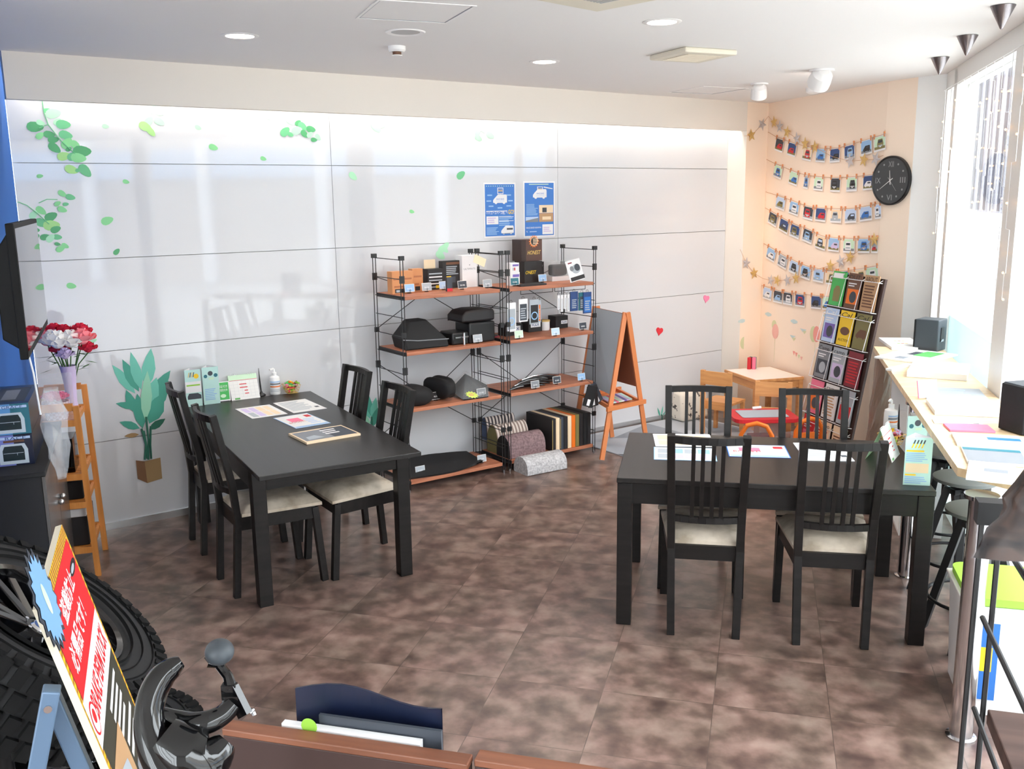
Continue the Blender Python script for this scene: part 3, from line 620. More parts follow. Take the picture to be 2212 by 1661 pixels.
for i, (a, k) in enumerate(((-.5, 'slate'), (-.1, 'black_card'), (.35, 'black_matt'))):
    mb = MB(); mb.xf = Matrix.Translation((.02, -.02 - .012*i, -.02)) @ Matrix.Rotation(a, 4, 'Y'); mb.box(-.05, 0, -.17, .05, .006, 0, k); mb.box(-.015, -.001, -.16, .015, .0, -.11, 'white_card'); mb.build('swatch', t)
MB().tube([(.0, 0, .02), (.02, -.02, .0), (.02, -.03, -.03)], .002, 'wire_black', 6).build('cord', t)
# bottom shelf: curved mat; cushions and pads
mb = MB(); n = 12; vs = []
for j in range(5):
    for i in range(n + 1):
        x = i/n*.62; y = .30*j/4; vs.append((x + .05*j/4, y - .04*math.sin(math.pi*i/n), .012 + .065*(j/4) * math.sin(math.pi*(i/n*.8 + .2)) + .05*max(0, i/n - .6)))
fs = [(j*(n+1)+i, j*(n+1)+i+1, (j+1)*(n+1)+i+1, (j+1)*(n+1)+i) for j in range(4) for i in range(n)]
mb.add(vs, fs, 'black_matt'); mb.add([(v[0], v[1], max(v[2] - .012, 0)) for v in vs], [tuple(reversed(f)) for f in fs], 'black_card')
e = [i for i in range(n + 1)]; mb.add([vs[i] for i in e] + [(vs[i][0], vs[i][1], max(vs[i][2] - .012, 0)) for i in e], [(i, i+1, n+2+i, n+1+i) for i in range(n)], 'black_gloss')
tag(mb.build('luggage_mat', loc=GW(2.24, .46, b4 + .001), rz=RZ_G, smooth=True), 'curved black luggage mat on the bottom shelf', 'mat')
noise_mat('grey_knit', [(.3, (150, 148, 150)), (.7, (205, 203, 204))], (60, 60, 60), .95); noise_mat('mauve_knit', [(.3, (104, 84, 86)), (.7, (150, 124, 126))], (60, 60, 60), .95)
def stripe_mat(name, a, c, sc_=60.):
    m = mat(name, a, .9); ns, ln, b = nodes(m); tc = ns.new('ShaderNodeTexCoord'); wv = ns.new('ShaderNodeTexWave'); wv.inputs['Scale'].default_value = sc_/6; rp = ns.new('ShaderNodeValToRGB')
    rp.color_ramp.elements[0].color = tuple(lin(v) for v in a) + (1,); rp.color_ramp.elements[1].color = tuple(lin(v) for v in c) + (1,); rp.color_ramp.elements[0].position = .4; rp.color_ramp.elements[1].position = .6
    ln.new(tc.outputs['Object'], wv.inputs[0]); ln.new(wv.outputs[0], rp.inputs[0]); ln.new(rp.outputs[0], b.inputs['Base Color'])
stripe_mat('stripe_cream', (150, 128, 118), (226, 212, 202), 60); stripe_mat('stripe_dark', (70, 62, 66), (210, 198, 190), 60); mat('denim', (84, 100, 132), .9)
def bolster(lab, s_, d_, z, w_, k, k2, rz=0., dp=.22, h_=.13):
    pr = [(0, 0)] + [(dp*.0 + dp*.5 - dp*.5*math.cos(a), h_*.35 + h_*.65*math.sin(a)) for a in [math.pi*i/10 for i in range(11)]] + [(dp, 0)]
    mb = MB(); n = len(pr); mb.add([(0, y, z_) for y, z_ in pr] + [(w_, y, z_) for y, z_ in pr], [(j, (j+1) % n, n + (j+1) % n, n + j) for j in range(n)], k); mb.add([(0, y, z_) for y, z_ in pr] , [tuple(reversed(range(n)))], k2); mb.add([(w_, y, z_) for y, z_ in pr], [tuple(range(n))], k)
    mb.f = [list(reversed(f)) for f in mb.f]
    tag(mb.build('bolster_cushion', loc=GW(s_, d_, z), rz=RZ_G + rz, smooth=True, bevel=.006), lab, 'cushion', 'bolster cushions on the bottom shelf')
bolster('light grey knit bolster at the front bottom of the cushion pile', 3.10, .70, .001, .36, 'grey_knit', 'grey_knit', -.05, .19, .13)
bolster('mauve brown bolster resting above the light grey one', 3.10, .475, b4 + .001, .34, 'mauve_knit', 'black_matt', 0, .18, .17)
bolster('cream striped bolster behind the mauve one', 3.07 + .045, .29, b4 + .001, .30, 'stripe_cream', 'khaki', 0, .15, .22)
bolster('dark striped bolster behind the cream striped one', 3.115, .135, b4 + .08, .28, 'stripe_dark', 'denim', 0, .07, .18)
cols = ['black_card', 'cream', 'slate', 'black_card', 'cream', 'orange', 'khaki', 'black_card', 'black_matt', 'black_card']
names = ['black pad nearest the bolster pile', 'first cream pad from the left', 'dark slate pad after the first cream one', 'black pad just before the second cream one', 'second cream pad from the left', 'orange pad', 'olive brown pad right of the orange one', 'black pad right of the olive brown one', 'second black pad from the right end', 'black pad at the right end']
for i in range(10):
    mb = MB(); mb.box(0, 0, 0, .036, .34, .26, cols[i]); mb.box(.004, -.002, .01, .007, .0, .25, 'gold' if i in (0, 2) else cols[i])
    tag(mb.build('armrest_pad', loc=GW(3.492 + .0395*i, SF - .01, b4 + .0015), rz=RZ_G, bevel=.014, smooth=True), names[i] + ' in the row on the bottom shelf', 'pad', 'upright pads on the bottom shelf')
# ------------------------------------------------------------------ papers, stands and bottles on the tables
def sheet(name, label, cat, cs, z, k, th=.0012, art=None, group=None, border=None):
    """flat printed sheet fitted to four corner sights (near-left, near-right, far-right, far-left order)"""
    p = [P(x, y, z) for x, y in cs]; o = (p[0] + p[1] + p[2] + p[3]) / 4
    ax = ((p[1] - p[0]) + (p[2] - p[3])) / 2; w_ = ax.length; h_ = (((p[3] - p[0]) + (p[2] - p[1])) / 2).length
    mb = MB(); mb.box(-w_/2, -h_/2, 0, w_/2, h_/2, th, border or k)
    if border: mb.rect(-w_/2 + .005, -h_/2 + .005, w_/2 - .005, h_/2 - .005, th + .0002, k)
    if art: mb.xf = Matrix.Translation((0, 0, th)); art(mb, w_, h_)
    ob = mb.build(name, loc=(o.x, o.y, z + .0005), rz=math.atan2(ax.y, ax.x)); return tag(ob, label, cat, group)
def a_grid(mb, w_, h_, k1='grey_print', k2='sky_blue'):
    rnd = random.Random(int(w_*1e4))
    for i in range(4):
        for j in range(2):
            x = -w_/2 + .02 + i*(w_ - .04)/4; y = -h_/2 + .03 + j*(h_ - .05)/2
            mb.rect(x, y, x + (w_ - .04)/4 - .008, y + (h_ - .05)/2 - .012, .0005, [k1, k2, 'lilac', 'cream'][rnd.randrange(4)])
def a_red(mb, w_, h_):
    mb.rect(-w_/2 + .01, -h_/2 + .01, w_/2 - .01, -h_/2 + .035, .0005, 'sky_blue'); mb.rect(-w_*.3, -.01, w_*.05, h_*.25, .0005, 'pink'); mb.text('BOOST!', -w_*.4, -h_*.12, .03, 'red', width=w_*.45); mb.rect(w_*.28, h_*.2, w_*.44, h_*.38, .0005, 'red'); stripes(mb, w_*.08, w_*.42, -h_*.3, h_*.1, 4, 'pale_blue')
def a_text(mb, w_, h_):
    stripes(mb, -w_*.42, w_*.3, -h_*.35, h_*.4, 9, 'grey_print'); mb.rect(w_*.3, -h_*.3, w_*.42, -h_*.2, .0005, 'slate')
def a_dark(mb, w_, h_):
    mb.rect(-w_*.47, -h_*.42, w_*.47, h_*.42, .0005, 'mid_grey'); mb.rect(w_*.05, -h_*.42, w_*.47, h_*.42, .001, 'slate'); stripes(mb, .0, w_*.3, -h_*.1, h_*.3, 3, 'white_card', .0014); mb.poly([(-w_*.4, -h_*.35, .001), (-w_*.1, -h_*.3, .001), (-w_*.2, -h_*.02, .001), (-w_*.38, -h_*.1, .001)], 'grey_print')
T = .7402
def z5(*c): return [(360 + x/3.95, 740 + y/3.95) for x, y in c]
sheet('leaflet', 'leaflet with grey car pictures, nearest the tall stands on the wall-side table', 'leaflet', z5((715, 655), (1008, 610), (900, 528), (600, 565)), T, 'paper', art=a_grid, border='white_card')
sheet('leaflet', 'pale leaflet with text at the far right of the wall-side table', 'leaflet', z5((1060, 605), (1343, 567), (1205, 477), (930, 517)), T, 'paper', art=a_text, border='white_card')
sheet('leaflet', 'leaflet with red lettering and a blue band on the wall-side table', 'leaflet', z5((1085, 740), (1375, 690), (1222, 600), (928, 643)), T, 'paper', art=a_red, border='sky_blue')
sheet('menu_folder', 'thick dark photo menu nearest the viewer on the wall-side table', 'menu', z5((1180, 875), (1632, 795), (1510, 718), (1055, 790)), T, 'cream', .012, a_dark)
def z8(*c): return [(1300 + x/2.768, 800 + y/2.768) for x, y in c]
sheet('leaflet', 'pale pink leaflet at the far left of the window-side table', 'leaflet', z8((312, 456), (666, 458), (655, 385), (314, 380)), T, 'paper', art=lambda mb, w_, h_: a_grid(mb, w_, h_, 'cream', 'cream'), border='white_card')
sheet('leaflet', 'blue-edged leaflet of car pictures on the left of the window-side table', 'leaflet', z8((308, 533), (686, 545), (678, 468), (314, 460)), T, 'paper', art=a_grid, border='sky_blue')
sheet('leaflet', 'blue-edged leaflet with red lettering in the middle of the window-side table', 'leaflet', z8((765, 516), (1127, 526), (1098, 452), (735, 443)), T, 'paper', art=a_red, border='poster_blue')
sheet('leaflet', 'white text sheet at the right of the window-side table', 'leaflet', z8((1205, 540), (1510, 545), (1420, 440), (1155, 436)), T, 'paper', .003, a_text, border='white_card')
def tri_stand(lab, q, h_, w_, rz, kind):
    t = thing('menu_stand', lab, 'menu stand', onW(q[0], q[1], T, .10) if q[0] < 800 else P(q[0], q[1], T), rz); t.location.z = T + .0005
    a = w_; pts = [(0, 0), (a, 0), (a/2, a*.8)]
    for i, (p_, q_) in enumerate(zip(pts, pts[1:] + pts[:1])):
        mb = MB(); x = Vector((q_[0] - p_[0], q_[1] - p_[1], 0)); mb.xf = frame((p_[0], p_[1], 0), x, (0, 0, 1)); W_ = x.length
        mb.rect(0, 0, W_, h_, 0, 'mint'); mb.rect(0, 0, W_, h_, -.0015, 'white_card')
        if kind == 'rods':
            for j in range(4):
                mb.poly([(W_*(.22 + .12*j), h_*.78, .0005), (W_*(.27 + .12*j), h_*.78, .0005), (W_*(.35 + .12*j), h_*.9, .0005), (W_*(.3 + .12*j), h_*.9, .0005)], 'yellow')
                mb.poly([(W_*(.28 + .12*j), h_*.87, .001), (W_*(.33 + .12*j), h_*.87, .001), (W_*(.38 + .12*j), h_*.95, .001), (W_*(.33 + .12*j), h_*.95, .001)], 'slate')
            mb.rect(W_*.05, h_*.7, W_*.7, h_*.735, .0005, 'yellow'); stripes(mb, W_*.05, W_*.9, h_*.5, h_*.68, 5, 'sky_blue'); mb.rect(W_*.05, h_*.26, W_*.9, h_*.46, .0005, 'cream'); mb.rect(W_*.05, h_*.2, W_*.45, h_*.235, .0005, 'yellow'); stripes(mb, W_*.05, W_*.9, h_*.04, h_*.18, 4, 'sky_blue')
            if i == 0 and False: pass
        elif kind == 'van':
            mb.rect(0, h_*.38, W_, h_*.68, .0004, 'white_card'); mb.disc(W_*.72, h_*.82, W_*.16, .0006, 'yellow'); mb.rect(W_*.08, h_*.56, W_*.92, h_*.6, .0008, 'lime')
            for j in range(4): mb.poly([(W_*(.2 + .1*j), h_*.8, .0005), (W_*(.25 + .1*j), h_*.8, .0005), (W_*(.32 + .1*j), h_*.93, .0005), (W_*(.27 + .1*j), h_*.93, .0005)], 'slate' if j % 2 else 'gold')
            mb.poly([(W_*.1, h_*.2, .0006), (W_*.95, h_*.2, .0006), (W_*.95, h_*.3, .0006), (W_*.75, h_*.36, .0006), (W_*.2, h_*.36, .0006), (W_*.1, h_*.28, .0006)], 'slate')
        else:
            mb.disc(W_*.5, h_*.83, W_*.15, .0006, 'slate'); mb.disc(W_*.2, h_*.76, W_*.11, .0006, 'teal'); mb.disc(W_*.82, h_*.77, W_*.12, .0006, 'teal'); mb.rect(W_*.38, h_*.66, W_*.7, h_*.72, .0005, 'pale_green'); stripes(mb, W_*.1, W_*.9, h_*.12, h_*.42, 7, 'sky_blue')
        mb.build('panel', t)
    return t
tri_stand('pale blue three-sided menu stand with a dark van picture, left end of the wall-side table', (402, 879), .24, .10, TLA + .02, 'van')
tri_stand('mint three-sided menu stand with black discs, second on the wall-side table', (434, 871), .245, .105, TLA + .05, 'discs')
tri_stand('light blue three-sided menu stand with yellow strips, near corner of the window-side table', (1950, 1047), .222, .115, TRA - .02, 'rods')
tri_stand('mint three-sided menu stand behind the taller blue one on the window-side table', (1955, 990), .215, .105, TRA + .25, 'discs')
# small green card, calendars
t = thing('table_sign', 'small green card with white characters on the wall-side table', 'card', onW(457, 863, T, .07) + Vector((0, 0, .0005)), TLA)
mb = MB(); up(mb, 0, 0, .002, R(10)); mb.rect(0, 0, .09, .13, -.001, 'white_card'); mb.rect(0, 0, .09, .13, 0, 'white_card'); mb.rect(.006, .01, .084, .124, .0005, 'green'); mb.text('保証付き', .045, .09, .014, 'white_card', width=.06, align='C', z=.001); mb.text('修理受付中', .045, .066, .013, 'white_card', width=.06, align='C', z=.001); mb.disc(.045, .035, .018, .001, 'pale_green', ry=.012); mb.build('card', t)
MB().box(.01, .0, 0, .08, .05, .003, 'black_plastic').build('stand', t)
def calendar(lab, q, rz, w_=.19, h_=.17):
    t = thing('desk_calendar', lab, 'calendar', (onW(q[0], q[1], T, .05) if q[0] < 800 else P(q[0], q[1], T)) + Vector((0, 0, .0005)), rz)
    mb = MB(); up(mb, 0, 0, 0, R(22)); mb.rect(0, 0, w_, h_, -.001, 'paper'); mb.rect(0, 0, w_, h_, 0, 'paper'); mb.rect(0, h_*.8, w_, h_, .0005, 'pale_green'); mb.rect(.0, h_*.775, w_, h_*.79, .0005, 'red')
    for i in range(1, 7): mb.rect(w_*i/7, h_*.1, w_*i/7 + .0006, h_*.76, .0004, 'grey_print')
    for i in range(6): mb.rect(0, h_*(.1 + .13*i), w_, h_*(.1 + .13*i) + .0006, .0004, 'grey_print')
    for x0, x1, y in ((.35, .6, .6), (.35, .62, .47), (.5, .62, .34), (.5, .64, .22)): mb.rect(w_*x0, h_*y, w_*x1, h_*(y + .035), .0007, 'red')
    mb.rect(w_*.12, h_*.02, w_*.3, h_*.085, .0006, 'leaf_green'); mb.build('page', t)
    dx = h_*math.sin(R(22))*2; MB().add([(0, dx, 0), (w_, dx, 0), (w_, dx/2, h_*math.cos(R(22))), (0, dx/2, h_*math.cos(R(22)))], [(0, 1, 2, 3), (3, 2, 1, 0)], 'pale_green').build('back_panel', t)
    for i in range(12):
        x = w_*(.08 + .84*i/11)
        if i in (0, 8): mb = MB()
        if 3 < i < 8: continue
        mb.tube([(x, dx/2 + .006*math.cos(R(a)), h_*.927 + .008*math.sin(R(a))) for a in range(0, 360, 45)], .001, 'white_gloss', 5, closed=True)
        if i in (3, 11): mb.build('wire_binding', t)
calendar('desk calendar with a green header, middle of the wall-side table end', (501, 866), TLA + .04)
calendar('desk calendar turned side-on behind the menu stands of the window-side table', (1927, 1000), TRA + R(68), .19, .17)
def pen_stand(lab, q):
    t = thing('pen_stand', lab, 'pen', (onW(q[0], q[1], T, .05) if q[0] < 800 else P(q[0], q[1], T)) + Vector((0, 0, .0005))); MB().lathe([(0, 0), (.028, 0), (.03, .006), (.022, .014), (.01, .02), (.008, .03), (0, .03)], 'black_plastic').build('base', t, smooth=True)
    MB().tube([(.0, 0, .025), (-.004, 0, .07), (-.006, .0, .11), (-.008, 0, .19)], [.005, .006, .005, .0015], 'black_plastic', 8).build('pen', t, smooth=True)
pen_stand('black pen on a round stand beside the calendar of the wall-side table', (565, 855)); pen_stand('black pen on a stand behind the candy basket of the window-side table', (1941, 948))
def pump_bottle(lab, q):
    t = thing('pump_bottle', lab, 'bottle', (onW(q[0], q[1], T, .05) if q[0] < 800 else P(q[0], q[1], T)) + Vector((0, 0, .0005)), TLA)
    mb = MB(); mb.lathe([(0, 0), (.034, 0), (.037, .006), (.036, .1), (.033, .118), (.016, .128), (.014, .134), (0, .134)], 'white_gloss', 28); mb.build('bottle_body', t, smooth=True)
    mb = MB(); mb.lathe([(0, .134), (.016, .134), (.016, .15), (.007, .152), (.005, .175), (0, .175)], 'white_gloss', 16); mb.beam((-.003, .003, .176), (-.032, -.01, .172), .012, .009, 'white_gloss'); mb.build('pump_head', t, smooth=True)
    mb = MB(); n = 12
    for z0, z1, k in ((.052, .06, 'orange'), (.085, .092, 'sky_blue'), (.068, .08, 'mid_grey'), (.022, .026, 'grey_print'), (.032, .036, 'grey_print')):
        m_ = 10; a0, a1 = R(200), R(330); vs = [(.0375*math.cos(a0 + (a1-a0)*i/m_), .0375*math.sin(a0 + (a1-a0)*i/m_), z) for z in (z0, z1) for i in range(m_ + 1)]
        mb.add(vs, [(i, i+1, m_+2+i, m_+1+i) for i in range(m_)], k)
    mb.build('label', t)
pump_bottle('white pump bottle of hand sanitiser on the wall-side table', (593, 850)); pump_bottle('white pump bottle of hand sanitiser at the far end of the window-side table', (1922, 930))
def candy_basket(lab, q, seed):
    t = thing('candy_basket', lab, 'basket', (onW(q[0], q[1], T, .05) if q[0] < 800 else P(q[0], q[1], T)) + Vector((0, 0, .0005)), TLA)
    mb = MB()
    for z, s_ in ((0, .034), (.018, .039), (.036, .045), (.056, .051)):
        sq = [(-s_, -s_, z + .002), (s_, -s_, z + .002), (s_, s_, z + .002), (-s_, s_, z + .002)]; mb.tube(sq, .0014, 'gold', 5, closed=True)
    for i in range(5):
        f = -1 + i/2
        for ax in (0, 1):
            for sg in (-1, 1):
                a = (f*.034, sg*.034, .002) if ax == 0 else (sg*.034, f*.034, .002); c = (f*.051, sg*.051, .058) if ax == 0 else (sg*.051, f*.051, .058); mb.rod(a, c, .0012, 'gold', 5)
    mb.rect(-.034, -.034, .034, .034, .002, 'gold'); mb.build('wire_basket', t)
    rnd = random.Random(seed); mb = MB(); ks = ['red', 'lime', 'pink', 'maroon', 'lilac', 'orange', 'green', 'yellow', 'brown']
    for i in range(46):
        z = .012 + .06*rnd.random(); r_ = .026 + .012*(z/.07); x, y = (rnd.random()*2-1)*r_, (rnd.random()*2-1)*r_; k = ks[rnd.randrange(9)]
        a = rnd.random()*6; dx, dy = .012*math.cos(a), .012*math.sin(a)
        mb.tube([(x-dx*1.3, y-dy*1.3, z), (x-dx*.8, y-dy*.8, z), (x-dx*.6, y-dy*.6, z), (x+dx*.6, y+dy*.6, z+.004), (x+dx*.8, y+dy*.8, z+.004), (x+dx*1.3, y+dy*1.3, z+.004)], [.007, .002, .0075, .0075, .002, .007], k, 7)
    o = mb.build('wrapped_sweets', t); o['kind'] = 'stuff'
candy_basket('gold wire basket of wrapped sweets on the wall-side table', (630, 848), 2); candy_basket('gold wire basket of wrapped sweets at the far end of the window-side table', (1925, 960), 6)
# ------------------------------------------------------------------ things on the window counter
def zc(*c): return [(1860 + x/3.776, 640 + y/3.776) for x, y in c]
Z1 = 1.0005
def a_book1(mb, w_, h_): 
    for i in range(8): mb.disc(-w_*.25 + (i % 4)*w_*.12, -h_*.1 + (i//4)*h_*.25, .012, .0005, ['cream', 'lime', 'orange', 'gold'][i % 4])
def a_green(mb, w_, h_): mb.rect(-w_*.05, -h_*.05, w_*.3, h_*.42, .0005, 'leaf_green'); mb.rect(-w_*.2, 0, -w_*.05, h_*.3, .0005, 'slate'); mb.rect(0, -h_*.42, w_*.35, -h_*.12, .0005, 'pale_blue'); mb.rect(-w_*.2, -h_*.4, 0, -h_*.2, .0005, 'mid_grey')
def a_pale(mb, w_, h_): stripes(mb, -w_*.4, w_*.3, -h_*.3, h_*.35, 6, 'pale_blue')
def a_blue(mb, w_, h_): mb.rect(-w_*.49, h_*.1, w_*.49, h_*.48, .0005, 'pale_blue'); mb.rect(0, h_*.0, w_*.49, h_*.22, .0009, 'poster_blue')
def a_road(mb, w_, h_): mb.rect(-w_*.49, -h_*.48, w_*.49, h_*.2, .0005, 'mid_grey'); mb.rect(-w_*.49, h_*.2, w_*.49, h_*.35, .0008, 'teal'); mb.rect(-w_*.49, h_*.35, w_*.49, h_*.48, .0005, 'sky_blue')
def a_road2(mb, w_, h_): mb.rect(-w_*.35, -h_*.15, w_*.4, h_*.25, .0005, 'grey_print'); mb.rect(-w_*.15, -h_*.08, w_*.35, h_*.1, .0009, 'mid_grey')
for lab, cs, th, k, art in (
    ('open book with small coloured drawings at the far end of the counter', ((225, 438), (490, 438), (435, 362), (165, 355)), .018, 'paper', a_book1),
    ('magazine with a green landscape page on the counter', ((262, 520), (690, 568), (640, 475), (232, 425)), .01, 'paper', a_green),
    ('small white booklet lying left of the thick catalogue', ((300, 615), (352, 619), (334, 562), (282, 552)), .012, 'paper', a_text),
    ('thick white catalogue on the far half of the counter', ((420, 665), (905, 690), (850, 600), (385, 560)), .035, 'paper', a_pale),
    ('grey brochure behind the small acrylic sign on the counter', ((545, 850), (1030, 872), (985, 770), (482, 748)), .008, 'grey_print', a_pale),
    ('pale blue brochure in front of the small acrylic sign', ((595, 965), (1090, 990), (1078, 888), (535, 868)), .02, 'paper', a_pale),
    ('plain white sheet between the pale brochure and the red magazine', ((600, 1040), (990, 1055), (985, 1025), (575, 1000)), .003, 'paper', a_text),
    ('red magazine on the counter', ((712, 1108), (1085, 1112), (1040, 1065), (682, 1045)), .008, 'pink', None),
    ('blue sky car magazine on the near half of the counter', ((790, 1230), (1330, 1245), (1300, 1170), (730, 1118)), .01, 'paper', a_blue),
    ('grey road photo magazine below the blue one', ((875, 1360), (1330, 1400), (1330, 1262), (800, 1232)), .01, 'paper', a_road),
    ('white magazine with a road picture at the near end of the counter', ((930, 1500), (1220, 1545), (1290, 1400), (808, 1358)), .012, 'paper', a_road2)):
    sheet('magazine', lab, 'magazine', zc(*cs), Z1, k, th, art)
t = thing('acrylic_sign', 'small upright pink-edged acrylic card holder on the counter', 'sign', P(2012, 855, 1.02) , RZ_G - .3); t.location.z = 1.012
mb = MB(); mb.box(-.06, 0, 0, .06, .05, .002, 'clear_plastic'); mb.build('foot', t); mb = MB(); mb.xf = Matrix.Rotation(R(-12), 4, 'X'); mb.box(-.06, .02, 0, .06, .022, .09, 'clear_wrap'); mb.box(-.062, .019, 0, -.058, .023, .09, 'pink'); mb.build('card_holder', t)
def speaker(lab, loc, rz, w_, d_, h_):
    t = thing('loudspeaker', lab, 'speaker', loc, rz, 'loudspeakers on the counter')
    MB().box(-w_/2, -d_/2, 0, w_/2, d_/2, h_, 'speaker_case').build('cabinet', t, bevel=.006)
    mb = MB(); mb.box(-w_/2 + .004, -d_/2 - .012, .004, w_/2 - .004, -d_/2, h_ - .004, 'black_matt'); mb.build('grille', t, bevel=.005)
    mb = MB(); mb.box(-.02, d_/2, h_*.3, .03, d_/2 + .004, h_*.75, 'black_plastic'); mb.poly([(-.02, d_/2 + .005, h_*.3), (.03, d_/2 + .005, h_*.3), (.02, d_/2 + .008, h_*.38), (-.01, d_/2 + .008, h_*.38)], 'grey_print'); mb.build('wall_mount', t)
    return t
mat('speaker_case', (58, 64, 70), .5)
speaker('dark loudspeaker at the far end of the counter, against the window frame', WW(.70, .125, 1.0), R(180) + RZ_G + R(10), .15, .15, .21)
speaker('dark loudspeaker on the near half of the counter, cut by the photo edge', P(2197, 930, 1.0) + DN*-.04, R(-75) + 0, .15, .16, .215)
# ------------------------------------------------------------------ stickers and posters on the glass wall
for nm, c in dict(leaf1=(176, 232, 192), leaf2=(140, 218, 150), leaf3=(110, 196, 140), leaf4=(84, 170, 112), leaf5=(168, 222, 140), palm1=(110, 196, 176), palm2=(70, 160, 140), palm3=(40, 110, 90), palm4=(150, 210, 180), pot1=(170, 140, 96), pot2=(134, 96, 66), heart_red=(226, 50, 64), heart_pink=(250, 140, 178), blue_print=(62, 124, 205)).items(): mat(nm, c, .5)
def leaf_pts(cx, cy, a, b, ang, n=12):
    o = []
    for i in range(n):
        th = 2*math.pi*i/n; r = 1 - .12*(1 + math.cos(2*th)) * 0; x = a*math.cos(th); y = b*math.sin(th) * (1 - .25*math.cos(th))
        o.append((cx + x*math.cos(ang) - y*math.sin(ang), cy + x*math.sin(ang) + y*math.cos(ang)))
    return o
GX = frame(GW(0, 0, 0), U, (0, 0, 1))     # wall drawing plane: x along the wall, y up, z towards the room
def wall_mb():
    mb = MB(); return mb
def leaf_cluster(name, lab, lst, sc_, ox, oy, stems=(), cat='wall sticker', group='leaf stickers on the glass wall'):
    rnd = random.Random(len(lst) + int(lst[0][0])); mb = MB()
    s0, z0 = onG(ox + lst[0][0]/sc_, oy + lst[0][1]/sc_)
    for i, e in enumerate(lst):
        s_, z = onG(ox + e[0]/sc_, oy + e[1]/sc_); k = 'leaf%d' % (e[3] if len(e) > 3 else 1 + rnd.randrange(3))
        s2, z2 = onG(ox + (e[0] + e[2])/sc_, oy + e[1]/sc_); r = abs(s2 - s_)
        mb.add([(x, y, .0006 + .0002*i) for x, y in leaf_pts(s_ - s0, z - z0, r*1.35, r*.85, rnd.uniform(-.9, .9))], [tuple(range(12))], k)
    for st in stems:
        pts = [onG(ox + x/sc_, oy + y/sc_) for x, y in st]; mb.tube([(a - s0, c - z0, .0035) for a, c in pts], .003, 'leaf3', 4)
    tag(mb.build(name), lab, cat, group).matrix_world = frame(GW(s0, .0005, z0), U, (0, 0, 1))
L1 = [(400,350,25,3),(455,375,50,1),(490,445,30,1),(540,470,48,3),(300,490,55,4),(345,455,28,1),(340,565,32,2),(420,555,38,4),(455,600,36,4),(560,560,45,3),(465,670,45,4),(570,630,45,2),(645,650,40,2),(585,680,22,4),(545,740,45,5),(620,740,40,3),(700,700,60,4),(670,755,50,2),(610,855,45,5),(665,860,20,3),(725,865,50,3)]
leaf_cluster('leaf_sticker', 'large hanging cluster of green leaf stickers at the upper left of the glass wall', L1, 3.95, 0, 150, [((360, 270), (375, 370), (410, 470), (520, 610), (640, 720)), ((410, 470), (330, 500))])
L2 = [(350,1205,38,2),(285,1240,35,1),(435,1255,45,4),(355,1310,45,3),(440,1330,55,5),(475,1365,36,4),(300,1370,30,4),(385,1430,34,4),(295,1430,35,4),(490,1430,30,3),(430,1440,35,1),(305,1490,25,4),(490,1490,20,4),(255,1510,25,2),(300,1540,30,3),(515,1530,32,2),(555,1505,26,2),(530,1060,30,2),(600,1090,32,3),(490,1145,24,2),(530,1195,32,2),(560,1150,20,3)]
leaf_cluster('leaf_sticker', 'leaf sticker cluster on the glass wall just behind the television', L2, 3.95, 0, 150, [((150, 1130), (230, 1160), (320, 1230), (420, 1320)), ((330, 1140), (400, 1108), (490, 1110))])
leaf_cluster('leaf_sticker', 'small pale leaf sticker cluster under the beam, second from the left', [(1325,315,20,1),(1300,365,22,1),(1360,370,30,1),(1270,440,36,1),(1360,445,36,1),(1240,490,44,5),(1290,535,32,5)], 3.95, 0, 150)
leaf_cluster('leaf_sticker', 'leaf sticker cluster under the beam left of the panel joint', [(75,75,38,1),(120,100,20,1),(325,80,28,1),(265,120,35,1),(330,140,22,4),(370,170,32,3),(440,195,30,4),(220,215,36,3),(265,240,20,3),(320,205,36,1),(385,235,28,4),(430,240,22,1),(465,285,20,4),(500,262,22,1)], 3.95, 560, 230)
leaf_cluster('leaf_sticker', 'three-leaf pale sticker under the middle of the beam', [(970,130,28,1),(995,175,38,1),(1040,160,26,1)], 3.95, 560, 230)
leaf_cluster('leaf_sticker', 'faint leaf sticker cluster above the two blue posters', [(1885,190,22,1),(1865,225,22,1),(1915,205,18,1),(1870,270,24,1),(1970,245,26,1)], 3.95, 560, 230)
leaf_cluster('leaf_sticker', 'pale leaf sticker just above the left shelving unit', [(1590,1190,26,1),(1560,1215,30,1),(1545,1270,32,1),(1590,1225,20,1)], 3.95, 560, 230)
for q, sc_, ox, oy, w_ in (((900,485,22,1),3.95,0,150,'faint single leaf right of the large leaf cluster'),((1690,495,22,1),3.95,0,150,'single pale leaf sticker high on the wall, left of the joint'),((1820,665,30,2),3.95,0,150,'single green leaf sticker just above the upper joint line'),((340,910,22,2),3.95,0,150,'single leaf sticker below the upper joint near the blue wall'),((1075,958,22,2),3.95,0,150,'single leaf sticker below the upper joint'),((915,1290,42,2),3.95,0,150,'largest single leaf sticker on the second panel row'),((995,1555,26,4),3.95,0,150,'dark single leaf sticker on the lower joint'),
    ((35,445,20,2),3.95,560,230,'small leaf sticker under the leaf cluster by the joint'),((800,595,30,1),3.95,560,230,'pale single leaf right of the vertical joint'),((1720,585,30,3),3.95,560,230,'green single leaf left of the blue posters'),((1302,897,16,2),3.95,560,230,'tiny leaf sticker above the left shelving unit'),
    ((640,695,34,2),4.15,0,450,'single leaf sticker on the third panel row'),((275,710,30,3),4.15,0,450,'single leaf sticker beside the television screen'),((838,1185,24,1),4.15,0,450,'faint leaf sticker above the palm sticker')):
    leaf_cluster('leaf_sticker', w_, [q], sc_, ox, oy)
